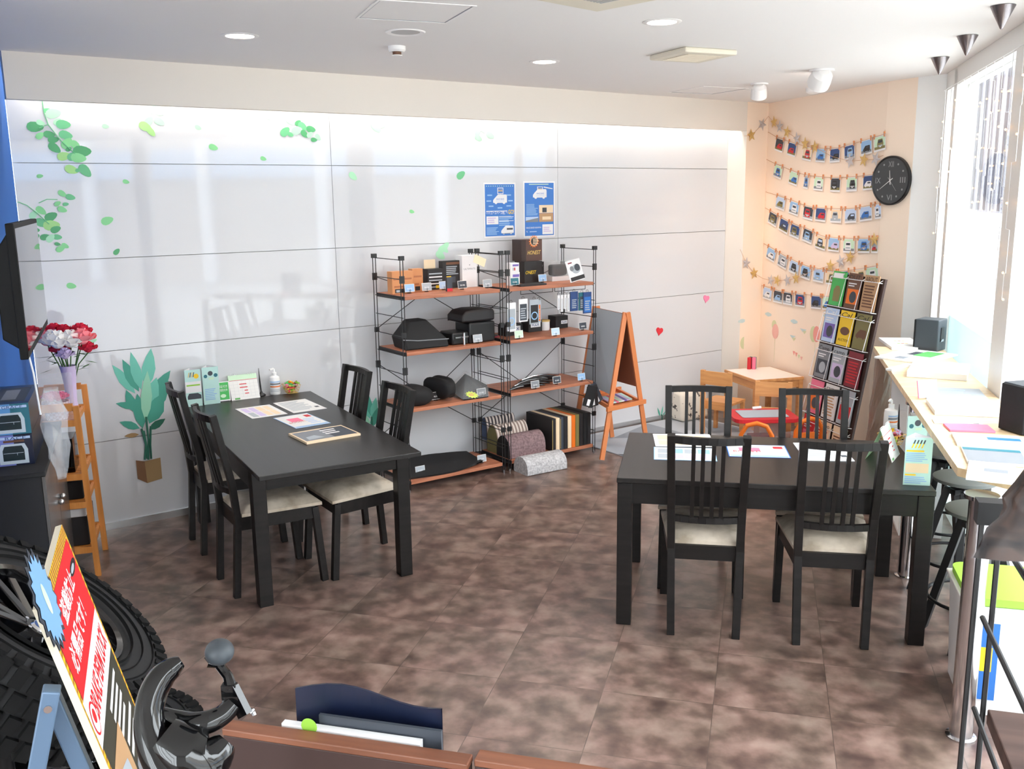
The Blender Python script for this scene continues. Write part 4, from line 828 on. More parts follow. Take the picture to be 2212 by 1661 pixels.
def palm(lab, leaves, stems, pot, ref):
    s0, z0 = onG(*ref); mb = MB(); i = 0
    for (bx, by), (tx, ty), wd, k in leaves:
        b_ = Vector(onG(bx, by)); t_ = Vector(onG(tx, ty)); d = t_ - b_; nn = Vector((-d.y, d.x)).normalized() * (wd / 400)
        pts = [b_, b_ + d*.25 + nn*.8, b_ + d*.5 + nn, b_ + d*.78 + nn*.6, t_, b_ + d*.78 - nn*.6, b_ + d*.5 - nn, b_ + d*.25 - nn*.8]
        i += 1; mb.add([(p.x - s0, p.y - z0, .0006 + .0002*i) for p in pts], [tuple(range(8))], k)
    for st in stems: mb.tube([(onG(*q)[0] - s0, onG(*q)[1] - z0, .008) for q in st], .007, 'palm3', 4)
    for pl_, k in pot: i += 1; mb.add([(onG(*q)[0] - s0, onG(*q)[1] - z0, .001 + .0002*i) for q in pl_], [tuple(range(len(pl_)))], k)
    tag(mb.build('plant_sticker'), lab, 'wall sticker').matrix_world = frame(GW(s0, .0005, z0), U, (0, 0, 1))
palm('large potted palm sticker on the lower glass wall left of the table', [((292,850),(242,788),13,'palm1'),((300,846),(264,776),14,'palm2'),((305,842),(282,760),13,'palm1'),((316,838),(326,752),17,'palm1'),((328,856),(368,800),14,'palm2'),((322,890),(364,822),20,'palm2'),((318,885),(338,815),18,'palm1'),((296,880),(250,871),9,'palm2'),((292,892),(272,842),12,'palm2'),((302,925),(258,911),10,'palm2'),((322,928),(357,904),10,'palm3'),((308,925),(296,850),16,'palm2'),((322,915),(350,850),22,'palm2'),((314,910),(318,800),14,'palm4'),((300,938),(268,942),6,'pot1')],
     [((305, 925), (314, 960), (312, 992)), ((315, 900), (320, 950), (320, 992)), ((325, 920), (324, 960), (326, 990)), ((310, 930), (316, 965), (317, 990))],
     [([(293,994),(312,996),(318,1043),(297,1034)], 'pot2'), ([(312,996),(346,988),(350,1033),(318,1043)], 'pot1')], (310, 900))
palm('second palm sticker glimpsed between the chairs and the shelving', [((800,905),(776,852),12,'palm1'),((802,900),(792,846),10,'palm2'),((804,905),(812,858),12,'palm1'),((800,915),(772,890),10,'palm4'),((802,925),(816,880),12,'palm2')], [((802, 900), (804, 960), (806, 1012))], [([(792,1010),(818,1006),(820,1035),(796,1040)], 'pot1')], (800, 900))
palm('small faded plant sticker low on the wall beside the easel', [((1426,900),(1420,880),4,'palm2'),((1428,900),(1432,876),4,'palm1'),((1430,902),(1437,888),3,'palm2')], [((1428, 895), (1428, 915))], [], (1428, 900))
def heart(lab, q, r, k):
    s_, z = onG(*q); mb = MB(); pts = []
    for i in range(24):
        t_ = 2*math.pi*i/24; pts.append((r*.0625*16*math.sin(t_)**3, r*.0625*(13*math.cos(t_) - 5*math.cos(2*t_) - 2*math.cos(3*t_) - math.cos(4*t_))))
    pts.reverse(); mb.prism(pts, 0, .006, k); o = tag(mb.build('heart_magnet'), lab, 'magnet'); o.matrix_world = frame(GW(s_, .0005, z), U, (0, 0, 1)) @ Matrix.Rotation(R(-12), 4, 'Z')
heart('red heart magnet on the glass wall right of the easel', (1424, 715), .042, 'heart_red'); heart('pink heart magnet high on the last glass panel', (1525, 645), .04, 'heart_pink')
def poster(lab, tl, tr, bl, art):
    a, c, d = Vector(onG(*tl, .003)), Vector(onG(*tr, .003)), Vector(onG(*bl, .003)); w_ = c.x - a.x; h_ = a.y - d.y
    mb = MB(); e = .012; mb.box(-e, -e, 0, w_ + e, h_ + e, .001, 'white_card'); mb.rect(0, 0, w_, h_, .0014, 'blue_print'); mb.xf = Matrix.Translation((0, 0, .0014)); art(mb, w_, h_)
    o = tag(mb.build('poster'), lab, 'poster'); o.matrix_world = frame(GW(a.x, .001, d.y), U, (0, 0, 1))
def van(mb, x, y, w_, k='white_card', z=.001):
    h_ = w_*.55; mb.add([(x + px_*w_, y + py_*h_, z) for px_, py_ in [(0, .15), (.1, .12), (.15, 0), (.25, 0), (.3, .12), (.68, .12), (.73, 0), (.83, 0), (.88, .12), (1, .15), (1, .85), (.95, 1), (.35, 1), (.1, .6), (0, .4)]], [tuple(range(15))], k)
def art1(mb, w_, h_):
    for i in range(13): mb.disc(w_*(.06 + .88*i/12), h_*.965, .004, .0004, 'pale_green', 8)
    mb.rect(w_*.42, h_*.81, w_*.62, h_*.935, .0004, 'white_card'); mb.rect(w_*.44, h_*.825, w_*.60, h_*.92, .0008, 'blue_print'); mb.text('BASE', w_*.52, h_*.86, .014, 'yellow', z=.0012, width=w_*.13, align='C', bold=.02); mb.rect(w_*.515, h_*.77, w_*.525, h_*.81, .0004, 'white_card')
    van(mb, w_*.27, h_*.62, w_*.47); mb.text('HIACE BASE', w_*.51, h_*.70, .012, 'blue_print', z=.0014, width=w_*.26, align='C'); mb.text('KASHIWA', w_*.51, h_*.665, .01, 'pale_blue', z=.0014, width=w_*.26, align='C')
    for x, y in ((.16, .79), (.8, .79), (.13, .68), (.86, .68), (.2, .58), (.8, .58), (.5, .545)): mb.rect(w_*(x - .08), h_*(y - .012), w_*(x + .08), h_*(y + .012), .0004, 'sky_blue')
    mb.rect(w_*.04, h_*.475, w_*.75, h_*.49, .0004, 'white_card'); mb.text('「ハイエースベース柏」へ', w_*.03, h_*.425, .02, 'white_card', z=.0006, width=w_*.74, bold=.01); mb.text('GO!', w_*.78, h_*.425, .032, 'yellow', z=.0006, width=w_*.2, bold=.02)
    mb.rect(w_*.04, h_*.23, w_*.44, h_*.385, .0005, 'white_card'); stripes(mb, w_*.08, w_*.4, h_*.26, h_*.36, 3, 'lilac', .001)
    stripes(mb, w_*.46, w_*.96, h_*.2, h_*.385, 6, 'sky_blue', .0005); mb.rect(w_*.46, h_*.365, w_*.96, h_*.375, .0008, 'white_card'); mb.rect(w_*.46, h_*.285, w_*.96, h_*.295, .0008, 'white_card'); stripes(mb, w_*.04, w_*.5, h_*.03, h_*.17, 6, 'sky_blue', .0005)
    van(mb, w_*.53, h_*.03, w_*.43, 'white_card', .001); mb.rect(w_*.72, h_*.115, w_*.93, h_*.15, .0014, 'slate'); mb.rect(w_*.56, h_*.04, w_*.9, h_*.05, .0014, 'mid_grey')
def art2(mb, w_, h_):
    mb.rect(w_*.15, h_*.965, w_*.82, h_*.98, .0004, 'pale_green'); mb.rect(w_*.43, h_*.84, w_*.62, h_*.93, .0004, 'white_card'); mb.rect(w_*.45, h_*.85, w_*.6, h_*.92, .0008, 'blue_print'); mb.text('BASE', w_*.525, h_*.87, .013, 'yellow', z=.0012, width=w_*.13, align='C')
    mb.poly([(w_*.65, h_*.91, .0006), (w_*.96, h_*.88, .0006), (w_*.96, h_*.895, .0006), (w_*.65, h_*.93, .0006)], 'white_card')
    van(mb, w_*.28, h_*.70, w_*.47); mb.text('HIACE BASE', w_*.53, h_*.785, .012, 'blue_print', z=.0014, width=w_*.26, align='C'); mb.text('KASHIWA', w_*.53, h_*.745, .01, 'pale_blue', z=.0014, width=w_*.26, align='C')
    stripes(mb, w_*.05, w_*.46, h_*.39, h_*.6, 9, 'sky_blue', .0004)
    mb.rect(w_*.49, h_*.43, w_*.98, h_*.58, .0006, 'cream'); mb.rect(w_*.6, h_*.44, w_*.75, h_*.53, .001, 'slate'); mb.rect(w_*.49, h_*.26, w_*.98, h_*.425, .0006, 'tan'); mb.rect(w_*.6, h_*.3, w_*.9, h_*.36, .001, 'cream'); mb.rect(w_*.03, h_*.26, w_*.46, h_*.36, .0006, 'pale_blue'); mb.poly([(w_*.03, h_*.26, .001), (w_*.46, h_*.26, .001), (w_*.46, h_*.34, .001), (w_*.03, h_*.29, .001)], 'mid_grey')
    mb.text('HIACE BASE KASHIWA', w_*.04, h_*.14, .012, 'white_card', width=w_*.52, bold=.01); mb.text('TEL', w_*.04, h_*.07, .01, 'white_card', width=w_*.06); mb.rect(w_*.16, h_*.07, w_*.4, h_*.085, .0004, 'pale_blue'); mb.rect(w_*.6, h_*.02, w_*.97, h_*.21, .0006, 'white_card'); stripes(mb, w_*.64, w_*.92, h_*.07, h_*.16, 3, 'lilac', .001)
poster('blue poster with a white van at its lower right, left of the pair', (1047, 398), (1111, 399), (1048, 511), art1)
poster('blue poster with interior photos, right of the pair', (1133, 395), (1196, 395.5), (1134, 510), art2)
# ------------------------------------------------------------------ photo strings, stars and stickers on the right wall
QD = (C2 - K).normalized(); QN = Vector((-QD.y, QD.x, 0)); QN = QN if QN.x < 0 else -QN
def onQ(x, y, d=.012): p = PV(x, y, K + QN*d, K + QN*d + QD); return p
def QF(p): return frame(p, QD, (0, 0, 1))
mat('peg_wood', (214, 140, 90), .6); mat('twine', (206, 160, 120), .8); mat('star_gold', (214, 178, 110), .45, metal=.3); mat('star_silver', (196, 190, 190), .4, metal=.3)
ROWS = [
 ('top', 4.254, 1560, 150, [(420,575)], [(525,695),(640,735),(780,775),(905,790),(1035,790),(1170,760),(1325,715),(1448,680)], (1497, 555)),
 ('second', 4.254, 1560, 150, [(405,825)], [(512,940),(655,1000),(772,1035),(885,1050),(1040,1060),(1190,1055),(1345,1040)], (1405, 940)),
 ('third', 4.254, 1560, 150, [(400,1125)], [(535,1230),(660,1275),(790,1320),(905,1335),(1045,1345),(1180,1345),(1320,1325),(1432,1305)], (1450, 1225)),
 ('fourth', 4.254, 1560, 150, [(395,1272)], [(465,1375),(567,1437),(668,1487),(785,1530),(905,1590),(1025,1610),(1165,1620),(1300,1620),(1402,1620)], (1430, 1550)),
 ('fifth', 5.027, 1560, 480, [(450,230)], [(530,350),(655,425),(780,490),(905,545),(1045,580),(1185,605),(1320,605),(1500,585),(1628,565)], (1670, 490)),
 ('lowest', 5.027, 1560, 480, [(430,685)], [(490,775),(605,810),(712,830),(845,850),(1020,870),(1145,880),(1262,880)], (1340, 800))]
ORD = ['first', 'second', 'third', 'fourth', 'fifth', 'sixth', 'seventh', 'eighth', 'ninth']
rnd = random.Random(11)
CARC = ['black_card', 'white_card', 'sky_blue', 'slate', 'poster_blue', 'khaki', 'grey_print', 'red', 'lilac']; BGC = ['pale_blue', 'sky_blue', 'grey_print', 'pale_green', 'dark_blue', 'cream', 'slate']
CN = dict(black_card='black', white_card='white', sky_blue='light blue', slate='dark grey', poster_blue='blue', khaki='olive', grey_print='silver', red='red', lilac='pale lilac')
PWD, PHT = .15, .112
for rn, sc_, ox, oy, st, cs, en in ROWS:
    pts = [onQ(ox + x/sc_, oy + y/sc_, .004) for x, y in st]; cen = [onQ(ox + x/sc_, oy + y/sc_, .012) for x, y in cs]; ep = onQ(ox + en[0]/sc_, oy + en[1]/sc_, .006)
    ang = []
    for i in range(len(cen)):
        a, c = cen[max(i-1, 0)], cen[min(i+1, len(cen)-1)]; v = c - a; ang.append(math.atan2(v.z, v.dot(QD)) if v.length > 0 else 0)
    tops = []
    for i, (p, a) in enumerate(zip(cen, ang)):
        m_ = QF(p) @ Matrix.Rotation(a, 4, 'Z'); ck = CARC[rnd.randrange(len(CARC))]; bk = BGC[rnd.randrange(len(BGC))]
        if bk == ck: bk = 'cream'
        w_ = PWD * (.5 if (rn == 'second' and i == 2) or (rn == 'third' and i == 7) or (rn == 'fourth' and i == 8) else .9 if rn in ('second', 'top') else 1)
        mb = MB(); mb.box(-w_/2, -PHT/2, 0, w_/2, PHT/2, .0008, 'white_card'); mb.rect(-w_/2 + .006, -PHT/2 + .014, w_/2 - .006, PHT/2 - .005, .0012, bk)
        mb.rect(-w_/2 + .006, -PHT/2 + .014, w_/2 - .006, -PHT/2 + .034, .0015, ['mid_grey', 'grey_print', 'khaki'][rnd.randrange(3)])
        cw = w_*.62; x0 = -cw/2 + rnd.uniform(-.012, .012); y0 = -PHT/2 + .022
        if rnd.random() < .6:   # front view
            mb.add([(x0 + u_*cw*.8 + cw*.1, y0 + v_*.066, .0018) for u_, v_ in ((0, 0), (1, 0), (1.04, .5), (.88, 1), (.12, 1), (-.04, .5))], [tuple(range(6))], ck); mb.rect(x0 + cw*.22, y0 + .038, x0 + cw*.78, y0 + .056, .0021, 'slate' if ck != 'slate' else 'pale_blue'); mb.rect(x0 + cw*.2, y0 + .012, x0 + cw*.8, y0 + .022, .0021, 'grey_print'); mb.rect(x0 + cw*.38, y0 + .006, x0 + cw*.62, y0 + .012, .0024, 'white_card')
        else: van(mb, x0, y0, cw, ck, .0018); mb.rect(x0 + cw*.45, y0 + cw*.33, x0 + cw*.9, y0 + cw*.47, .0021, 'slate' if ck != 'slate' else 'pale_blue')
        o = tag(mb.build('photo_print'), 'small print of a %s car, %s from the left on the %s photo string' % (CN[ck], ORD[i], rn), 'photo', 'car photos on the %s string' % rn); o.matrix_world = m_
        for sg in (-1, 1):
            tp = m_ @ Vector((sg*(w_/2 - .008), PHT/2 + .002, -.002)); tops.append(tp)
            mb = MB(); mb.box(-.0045, -.017, -.003, -.0005, .021, .007, 'peg_wood'); mb.box(.0005, -.017, -.003, .0045, .021, .007, 'peg_wood'); mb.box(-.0055, .0, -.004, .0055, .003, .008, 'steel')
            pg = tag(mb.build('clothes_peg'), 'tiny wooden peg clipping a photo to the %s string' % rn, 'peg', 'wooden pegs on the %s string' % rn); pg.matrix_world = QF(tp + QN*.002) @ Matrix.Rotation(a, 4, 'Z')
    mb = MB(); mb.tube(pts + tops + [ep], .0022, 'twine', 5); tag(mb.build('photo_string'), '%s string of pegged car photos on the right wall' % rn, 'string')
def garland(lab, seq, kinds):
    """seq: sights in photo pixels with plane 'c' (corner wall) or 'q' (right wall)"""
    cp = GW(5.95, .2, 0)
    pts = []
    for x, y, pl_ in seq: pts.append(PV(x, y, cp + N*.012, cp + N*.012 + U) if pl_ == 'c' else onQ(x, y, .024))
    t = thing('star_garland', lab, 'garland', pts[0])
    MB().tube([p - pts[0] for p in pts], .0018, 'twine', 5).build('twine', t)
    for (x, y, pl_), p, kk in zip(seq, pts, kinds):
        if not kk: continue
        fr = frame(p - pts[0], U if pl_ == 'c' else QD, (0, 0, 1)) @ Matrix.Rotation(rnd.uniform(-.4, .4), 4, 'Z')
        mb = MB(); mb.xf = fr; sp = star_poly(0, 0, .026, .06, 5, R(90)); mb.add([(a, c, 0) for a, c in sp] + [(0, 0, .008), (0, 0, -.004)], [(i, (i+1) % 10, 10) for i in range(10)] + [((i+1) % 10, i, 11) for i in range(10)], 'star_gold' if kk == 'g' else 'star_silver'); mb.build('star', t)
z1_ = lambda x, y, p='q': (1560 + x/4.254, 150 + y/4.254, p); z2_ = lambda x, y, p='q': (1560 + x/5.027, 480 + y/5.027, p)
garland('upper garland of gold and silver stars draped round the corner', [z1_(205,612,'c'), z1_(270,605,'c'), z1_(368,505,'c'), z1_(425,430,'c'), z1_(475,485), z1_(527,525), z1_(595,575), z1_(685,635), z1_(760,682), z1_(850,712), z1_(1010,800), z1_(1175,842), z1_(1300,832), z1_(1410,822), z1_(1480,790)], [0, 'g', 's', 0, 'g', 's', 'g', 's', 'g', 'g', 0, 's', 'g', 's', 0])
garland('lower garland of gold and silver stars crossing the corner', [z2_(195,295,'c'), z2_(262,445,'c'), z2_(348,555,'c'), z2_(440,610), z2_(525,632), z2_(595,632), z2_(705,630), z2_(800,608), z2_(1000,520), z2_(1172,472), z2_(1285,425), z2_(1385,380), z2_(1650,190)], [0, 's', 'g', 0, 's', 'g', 's', 'g', 0, 'g', 's', 'g', 'g'])
mat('st_pink', (240, 184, 172), .7); mat('st_green', (214, 216, 172), .7); mat('st_blue', (196, 214, 214), .7); mat('st_red', (240, 160, 150), .7)
def qsticker(lab, shapes, plane='q'):
    cp = GW(5.95, .2, 0); c = None; mb = MB()
    for i, (kind, x, y, rx, ry, k) in enumerate(shapes):
        p = PV(x, y, cp + N*.001, cp + N*.001 + U) if plane == 'c' else onQ(x, y, .001)
        ux = U if plane == 'c' else QD
        if c is None: c = p
        u_, v_ = (p - c).dot(ux), p.z - c.z
        if kind == 'o': mb.disc(u_, v_, rx, .0005 + .0003*i, k, 20, ry)
        elif kind == 't': mb.add([(u_ - rx, v_, .0005 + .0003*i), (u_ + rx, v_, .0005 + .0003*i), (u_, v_ - ry, .0005 + .0003*i)], [(0, 2, 1)], k)
        elif kind == 'l': mb.rect(u_ - .002, v_ - ry, u_ + .002, v_, .0004, k)
        elif kind == 'cl':
            for dx, rr in ((-.6, .5), (0, .8), (.6, .55)): mb.disc(u_ + dx*rx, v_, rx*rr, .0005 + .0003*i + .0001*dx, k, 14, ry*rr)
    o = tag(mb.build('balloon_sticker' if any(s_[0] == 'o' for s_ in shapes) else 'wall_sticker'), lab, 'wall sticker'); o.matrix_world = frame(c, U if plane == 'c' else QD, (0, 0, 1))
q2 = lambda x, y: (1560 + x/5.027, 480 + y/5.027)
qsticker('pair of pale balloon stickers below the lowest photo string', [('o', *q2(565, 1115), .04, .045, 'st_green'), ('o', *q2(578, 1185), .055, .07, 'st_pink'), ('l', *q2(572, 1265), 0, .22, 'st_green')])
qsticker('pink and green balloon stickers on the corner wall above the small table', [('o', *q2(238, 1310), .055, .06, 'st_green'), ('o', *q2(290, 1322), .06, .065, 'st_red'), ('l', *q2(285, 1390), 0, .15, 'st_green')], 'c')
qsticker('pink balloon sticker partly behind the magazine rack', [('o', *q2(990, 1215), .05, .07, 'st_green'), ('o', *q2(1025, 1215), .05, .07, 'st_red'), ('l', *q2(1010, 1290), 0, .25, 'st_green')])
for lab, x, y, pl_ in (('pale blue cloud sticker below the lowest photo string, left', 500, 1000, 'q'), ('pale blue cloud sticker in the middle of the sticker scene', 780, 1078, 'q'), ('pale blue cloud sticker beside the magazine rack', 1140, 1018, 'q'), ('small cloud sticker on the corner wall', 330, 1000, 'c'), ('lower small cloud sticker on the corner wall', 215, 1072, 'c')):
    qsticker(lab, [('cl', *q2(x, y), .05, .025, 'st_blue')], pl_)
qsticker('row of pennant stickers on the right wall', [('t', *q2(780, 1400), .02, .04, 'st_red'), ('t', *q2(806, 1415), .02, .04, 'st_red'), ('t', *q2(835, 1440), .018, .035, 'st_green'), ('t', *q2(862, 1460), .018, .035, 'st_pink')])
qsticker('upper small bird sticker on the right wall', [('t', *q2(880, 1160), .05, .03, 'st_blue'), ('t', *q2(895, 1180), .03, .03, 'st_green')]); qsticker('lower small bird sticker on the right wall', [('t', *q2(765, 1230), .045, .03, 'st_blue'), ('t', *q2(780, 1255), .03, .03, 'st_green')])
# clock on the column
CD = (C3 - C2).normalized(); CN_ = Vector((-CD.y, CD.x, 0)); CN_ = CN_ if CN_.x < 0 else -CN_
pc = PV(1925, 390, C2 + CN_*.02, C2 + CN_*.02 + CD)
t = thing('wall_clock', 'round dark grey wall clock with roman numerals on the column', 'clock', mw=frame(pc - CN_*.019, CD, (0, 0, 1)))
mat('clock_face', (66, 68, 70), .6); mat('clock_grey', (150, 152, 154), .5)
MB().lathe([(0, .0), (.175, .0), (.182, .006), (.182, .03), (.172, .034), (.168, .028), (0, .028)], 'black_plastic', 48).build('rim', t, smooth=True)
MB().disc(0, 0, .168, .0285, 'clock_face', 48).build('dial', t)
mb = MB()
for s_, x, y in (('XII', 0, .1), ('III', .118, -.018), ('VI', 0, -.145), ('IX', -.118, -.018)): mb.text(s_, x, y, .042, 'clock_grey', z=.0292, width=.05, align='C')
for i in range(12):
    if i % 3: a = R(30*i); mb.disc(.135*math.cos(a), .135*math.sin(a), .008, .0292, 'clock_grey', 8)
mb.build('numerals', t)
def hand(a, L, w_, z, nm): x, y = math.sin(a), math.cos(a); MB().add([(-x*.03 - y*w_, -y*.03 + x*w_, z), (-x*.03 + y*w_, -y*.03 - x*w_, z), (x*L + y*w_*.4, y*L - x*w_*.4, z), (x*L - y*w_*.4, y*L + x*w_*.4, z)], [(0, 1, 2, 3)], 'white_gloss').build(nm, t)
hand(R(-7), .075, .004, .031, 'hour_hand'); hand(R(-123), .115, .003, .032, 'minute_hand'); hand(R(140), .1, .001, .033, 'second_hand')
# curtain of fairy lights along the window
mat('bulb_warm', (255, 190, 110), .4, emit=3.0); film('light_wire', (250, 250, 250), .9, .4)
t = thing('curtain_lights', 'curtain of tiny fairy lights hanging inside the window', 'lights', WW(0, .05, 0))
base = WW(0, .05, 0); mb = MB(); mb.rod(WW(.05, .05, 2.73) - base, WW(5.2, .05, 2.73) - base, .002, 'light_wire', 5); mb.build('header_wire', t)
rnd = random.Random(8)
for i in range(24):
    tt = .12 + i*.21; L = 2.73 - rnd.uniform(.9, 1.2); pts = []; bl = []; z = 2.73; off = 0
    while z > L:
        pts.append((tt + off, z)); z -= rnd.uniform(.1, .22); pts.append((tt + off, z)); off = rnd.choice((0, 0, .05, -.05, .03)); bl.append((tt + off, z)) if rnd.random() < .7 else None
        pts.append((tt + off, z - .004)); z -= .006
    mb = MB(); mb.tube([WW(a, .05, c) - base for a, c in pts], .0016, 'light_wire', 4); s_ = mb.build('light_strand', t)
    mb = MB(); [mb.ball(WW(a, .056, c) - base, .006, 'bulb_warm', 6, 4) for a, c in bl]; mb.build('bulbs', s_)
# ------------------------------------------------------------------ ceiling fittings
mat('lamp_glow', (255, 232, 216), .4, emit=9.0); mat('trim_white', (235, 232, 230), .4); mat('grille_grey', (186, 184, 182), .6); mat('vent_cream', (222, 214, 196), .6); mat('cone_metal', (150, 144, 146), .25, metal=.9)
C = CEIL
for (x, y), lab in (((518, 77), 'round recessed ceiling light at the left, above the glass wall'), ((1430, 47), 'round recessed ceiling light at the right, nearest the square vent'), ((1176, 133), 'round recessed ceiling light in the middle, nearest the beam')):
    p = P(x, y, C); t = thing('recessed_light', lab, 'ceiling light', p, 0, 'recessed ceiling lights')
    MB().lathe([(.070, -.004), (.088, -.004), (.094, -.001), (.094, -.0003), (.070, -.0003)], 'trim_white', 32, True).build('ring', t, smooth=True)
    MB().disc(0, 0, .070, -.0015, 'lamp_glow', 32).build('lens', t); t.children[1].data.flip_normals()
    spot('recessed_lamp', (p.x, p.y, C - .02), (p.x, p.y, 0), 14, (1, .9, .8), 130)
p = P(876, 69, C); t = thing('ceiling_speaker', 'round white ceiling speaker grille', 'speaker', p)
MB().lathe([(.072, -.002), (.094, -.006), (.1, -.001), (.1, -.0003), (.072, -.0003)], 'trim_white', 32, True).build('ring', t, smooth=True); MB().disc(0, 0, .072, -.002, 'grille_grey', 32).build('grille', t)
p = P(857, 100, C); t = thing('smoke_detector', 'small white sprinkler-like detector under the ceiling', 'detector', p)
MB().lathe([(0, -.028), (.04, -.03), (.048, -.02), (.048, -.0003), (0, -.0003)], 'trim_white', 24).build('housing', t, smooth=True)
mb = MB(); mb.lathe([(0, -.044), (.024, -.044), (.024, -.03), (0, -.03)], 'brown', 16); mb.lathe([(0, -.05), (.028, -.05), (.028, -.046), (0, -.046)], 'trim_white', 16); mb.build('sensor_head', t)
def ceil_poly(pts): q = [P(x, y, C) for x, y in pts]; return q
q = ceil_poly([(1411, 124), (1479, 97), (1587, 104), (1512, 126)]); c = (q[1] + P(1512, 128, C)) / 2
ax = (q[2] - q[1]); w_ = .36
t = thing('ceiling_vent', 'square cream ventilation grille on the ceiling', 'vent', c, math.atan2(ax.y, ax.x) + R(1))
MB().box(-w_/2, -w_/2, -.03, w_/2, w_/2, -.0005, 'vent_cream').build('frame', t, bevel=.008)
mb = MB(); mb.rect(-.12, -.12, .12, .12, -.0312, 'tan'); [mb.box(-.12, -.12 + .02*i, -.033, .12, -.113 + .02*i, -.031, 'vent_cream') for i in range(13)]; mb.build('louvre', t)
# access panels: thin frames let into the ceiling
for lab, pts in (('square access panel frame in the ceiling at the top of the picture', [(760, 40), (1045, 9), (968, 50)]), ('faint square access panel beside the corner spotlights', [(1443, 199), (1520, 185), (1660, 195)])):
    if pts[0][0] == 760: a, b_, c_ = P(768, 39, C), P(1045, 10, C), P(965, 50, C); ux = (c_ - a); 
    else: a, b_, c_ = P(1443, 199, C), P(1520, 186, C), P(1550, 204, C); ux = (c_ - a)
    L = ux.length if pts[0][0] == 760 else .45
    if pts[0][0] != 760: L = .45
    ux.normalize(); uy = Vector((-ux.y, ux.x, 0)); uy = uy if (b_ - c_).dot(uy) > 0 else -uy
    if pts[0][0] == 760: uy = (b_ - c_).normalized()
    mb = MB(); fr = frame(a, ux, uy); z = -.002
    for x0, y0, x1, y1 in ((0, 0, L, .012), (0, L - .012, L, L), (0, .012, .012, L - .012), (L - .012, .012, L, L - .012)): mb.box(x0, y0, -.003, x1, y1, .003, 'trim_white')
    for x0, y0, x1, y1 in ((.012, .012, L - .012, .016), (.012, L - .016, L - .012, L - .012), (.012, .016, .016, L - .016), (L - .016, .016, L - .012, L - .016)): mb.box(x0, y0, -.0015, x1, y1, .0015, 'mid_grey')
    o = tag(mb.build('access_panel'), lab, 'access panel'); o.matrix_world = fr
# cassette air conditioner at the top edge
p0, p1, p2 = P(1190, 1, C), P(1290, 15, C), P(1365, 0, C); ux = (p1 - p2).normalized(); uy = Vector((-ux.y, ux.x, 0)); uy = uy if uy.y < 0 else -uy
t = thing('air_conditioner', 'ceiling cassette air conditioner cut by the top edge of the photo', 'air conditioner', mw=frame(p1, -ux, uy))
sg = -1 if (frame(p1, -ux, uy).to_3x3() @ Vector((0, 0, 1))).z > 0 else 1
mb = MB(); mb.box(0, 0, sg*.02, .84, .84, sg*.0005, 'vent_cream'); mb.box(.06, .06, sg*.026, .78, .78, sg*.02, 'vent_cream'); mb.build('panel', t, bevel=.004)
mb = MB(); [mb.box(.16, .16 + .02*i, sg*.03, .68, .17 + .02*i, sg*.026, 'grille_grey') for i in range(26)]; mb.build('intake_grille', t)
for (x, y), lab in (((2167, 12), 'silver cone-shaped ceiling fitting nearest the viewer'), ((2090, 77), 'middle silver cone-shaped ceiling fitting'), ((2031, 124), 'silver cone-shaped ceiling fitting farthest along the window')):
    p = P(x, y, C); mb = MB(); mb.lathe([(0, -.102), (.006, -.098), (.053, -.002), (0, -.002)], 'cone_metal', 32); tag(mb.build('cone_fitting', loc=p, smooth=True), lab, 'ceiling fitting', 'cone fittings along the window')
for (x, y), lab, tg, r, L in (((1775, 150), 'white ceiling spotlight aimed at the corner, the larger one', (1.9, 8.6, 1.2), .075, .13), ((1640, 180), 'smaller white ceiling spotlight near the beam end', (2.2, 8.7, .6), .06, .11)):
    p = P(x, y, C); t = thing('ceiling_spotlight', lab, 'spotlight', p, 0, 'white ceiling spotlights'); d = (Vector(tg) - p).normalized()
    MB().lathe([(0, -.0005), (r*1.1, -.0005), (r*1.1, -.012), (0, -.012)], 'trim_white', 24).build('ceiling_plate', t, smooth=True)
    mb = MB(); mb.xf = frame((0, 0, -.05), d.orthogonal(), d.cross(d.orthogonal())) ; 
    if (mb.xf.to_3x3() @ Vector((0, 0, 1))).dot(d) < 0: mb.xf = mb.xf @ Matrix.Rotation(math.pi, 4, 'X')
    mb.lathe([(0, -L*.45), (r*.5, -L*.42), (r*.9, -L*.2), (r, L*.2), (r, L*.5), (r*.86, L*.5), (r*.8, L*.3), (0, L*.3)], 'trim_white', 28); hd = mb.build('lamp_head', t, smooth=True)
    mb = MB(); mb.xf = frame((0, 0, -.05), d.orthogonal(), d.cross(d.orthogonal()));
    if (mb.xf.to_3x3() @ Vector((0, 0, 1))).dot(d) < 0: mb.xf = mb.xf @ Matrix.Rotation(math.pi, 4, 'X')
    mb.disc(0, 0, r*.78, L*.31, 'lamp_glow', 20); mb.build('bulb', hd)
    spot('spotlight_lamp', p + Vector((0, 0, -.05)) + d*.09, tg, 11, (1, .78, .62), 85)
p = P(1757, 190, C); t = thing('ceiling_sensor', 'small white dome sensor on the ceiling by the right wall', 'sensor', p)
MB().lathe([(0, -.05), (.03, -.048), (.055, -.03), (.06, -.0005), (0, -.0005)], 'trim_white', 24).build('dome', t, smooth=True)
# ------------------------------------------------------------------ children's corner
noise_mat('pine', [(.3, (196, 132, 76)), (.7, (224, 164, 104))], (3, 25, 25), .5); mat('white_top', (244, 236, 226), .35); mat('easel_wood', (212, 128, 76), .5); mat('easel_brown', (140, 84, 58), .8); mat('rug_light', (176, 182, 190), .95); mat('rug_mid', (140, 146, 154), .95); mat('rug_dark', (96, 102, 110), .95)
kt = P(1632, 824, .45); ka = math.atan2(QD.y, QD.x)     # front corner of the little table
t = thing('play_table', "children's pine table with a white top in the far corner", 'table', (kt.x, kt.y, .0095), ka + R(180))
kw, kd = .55, .48
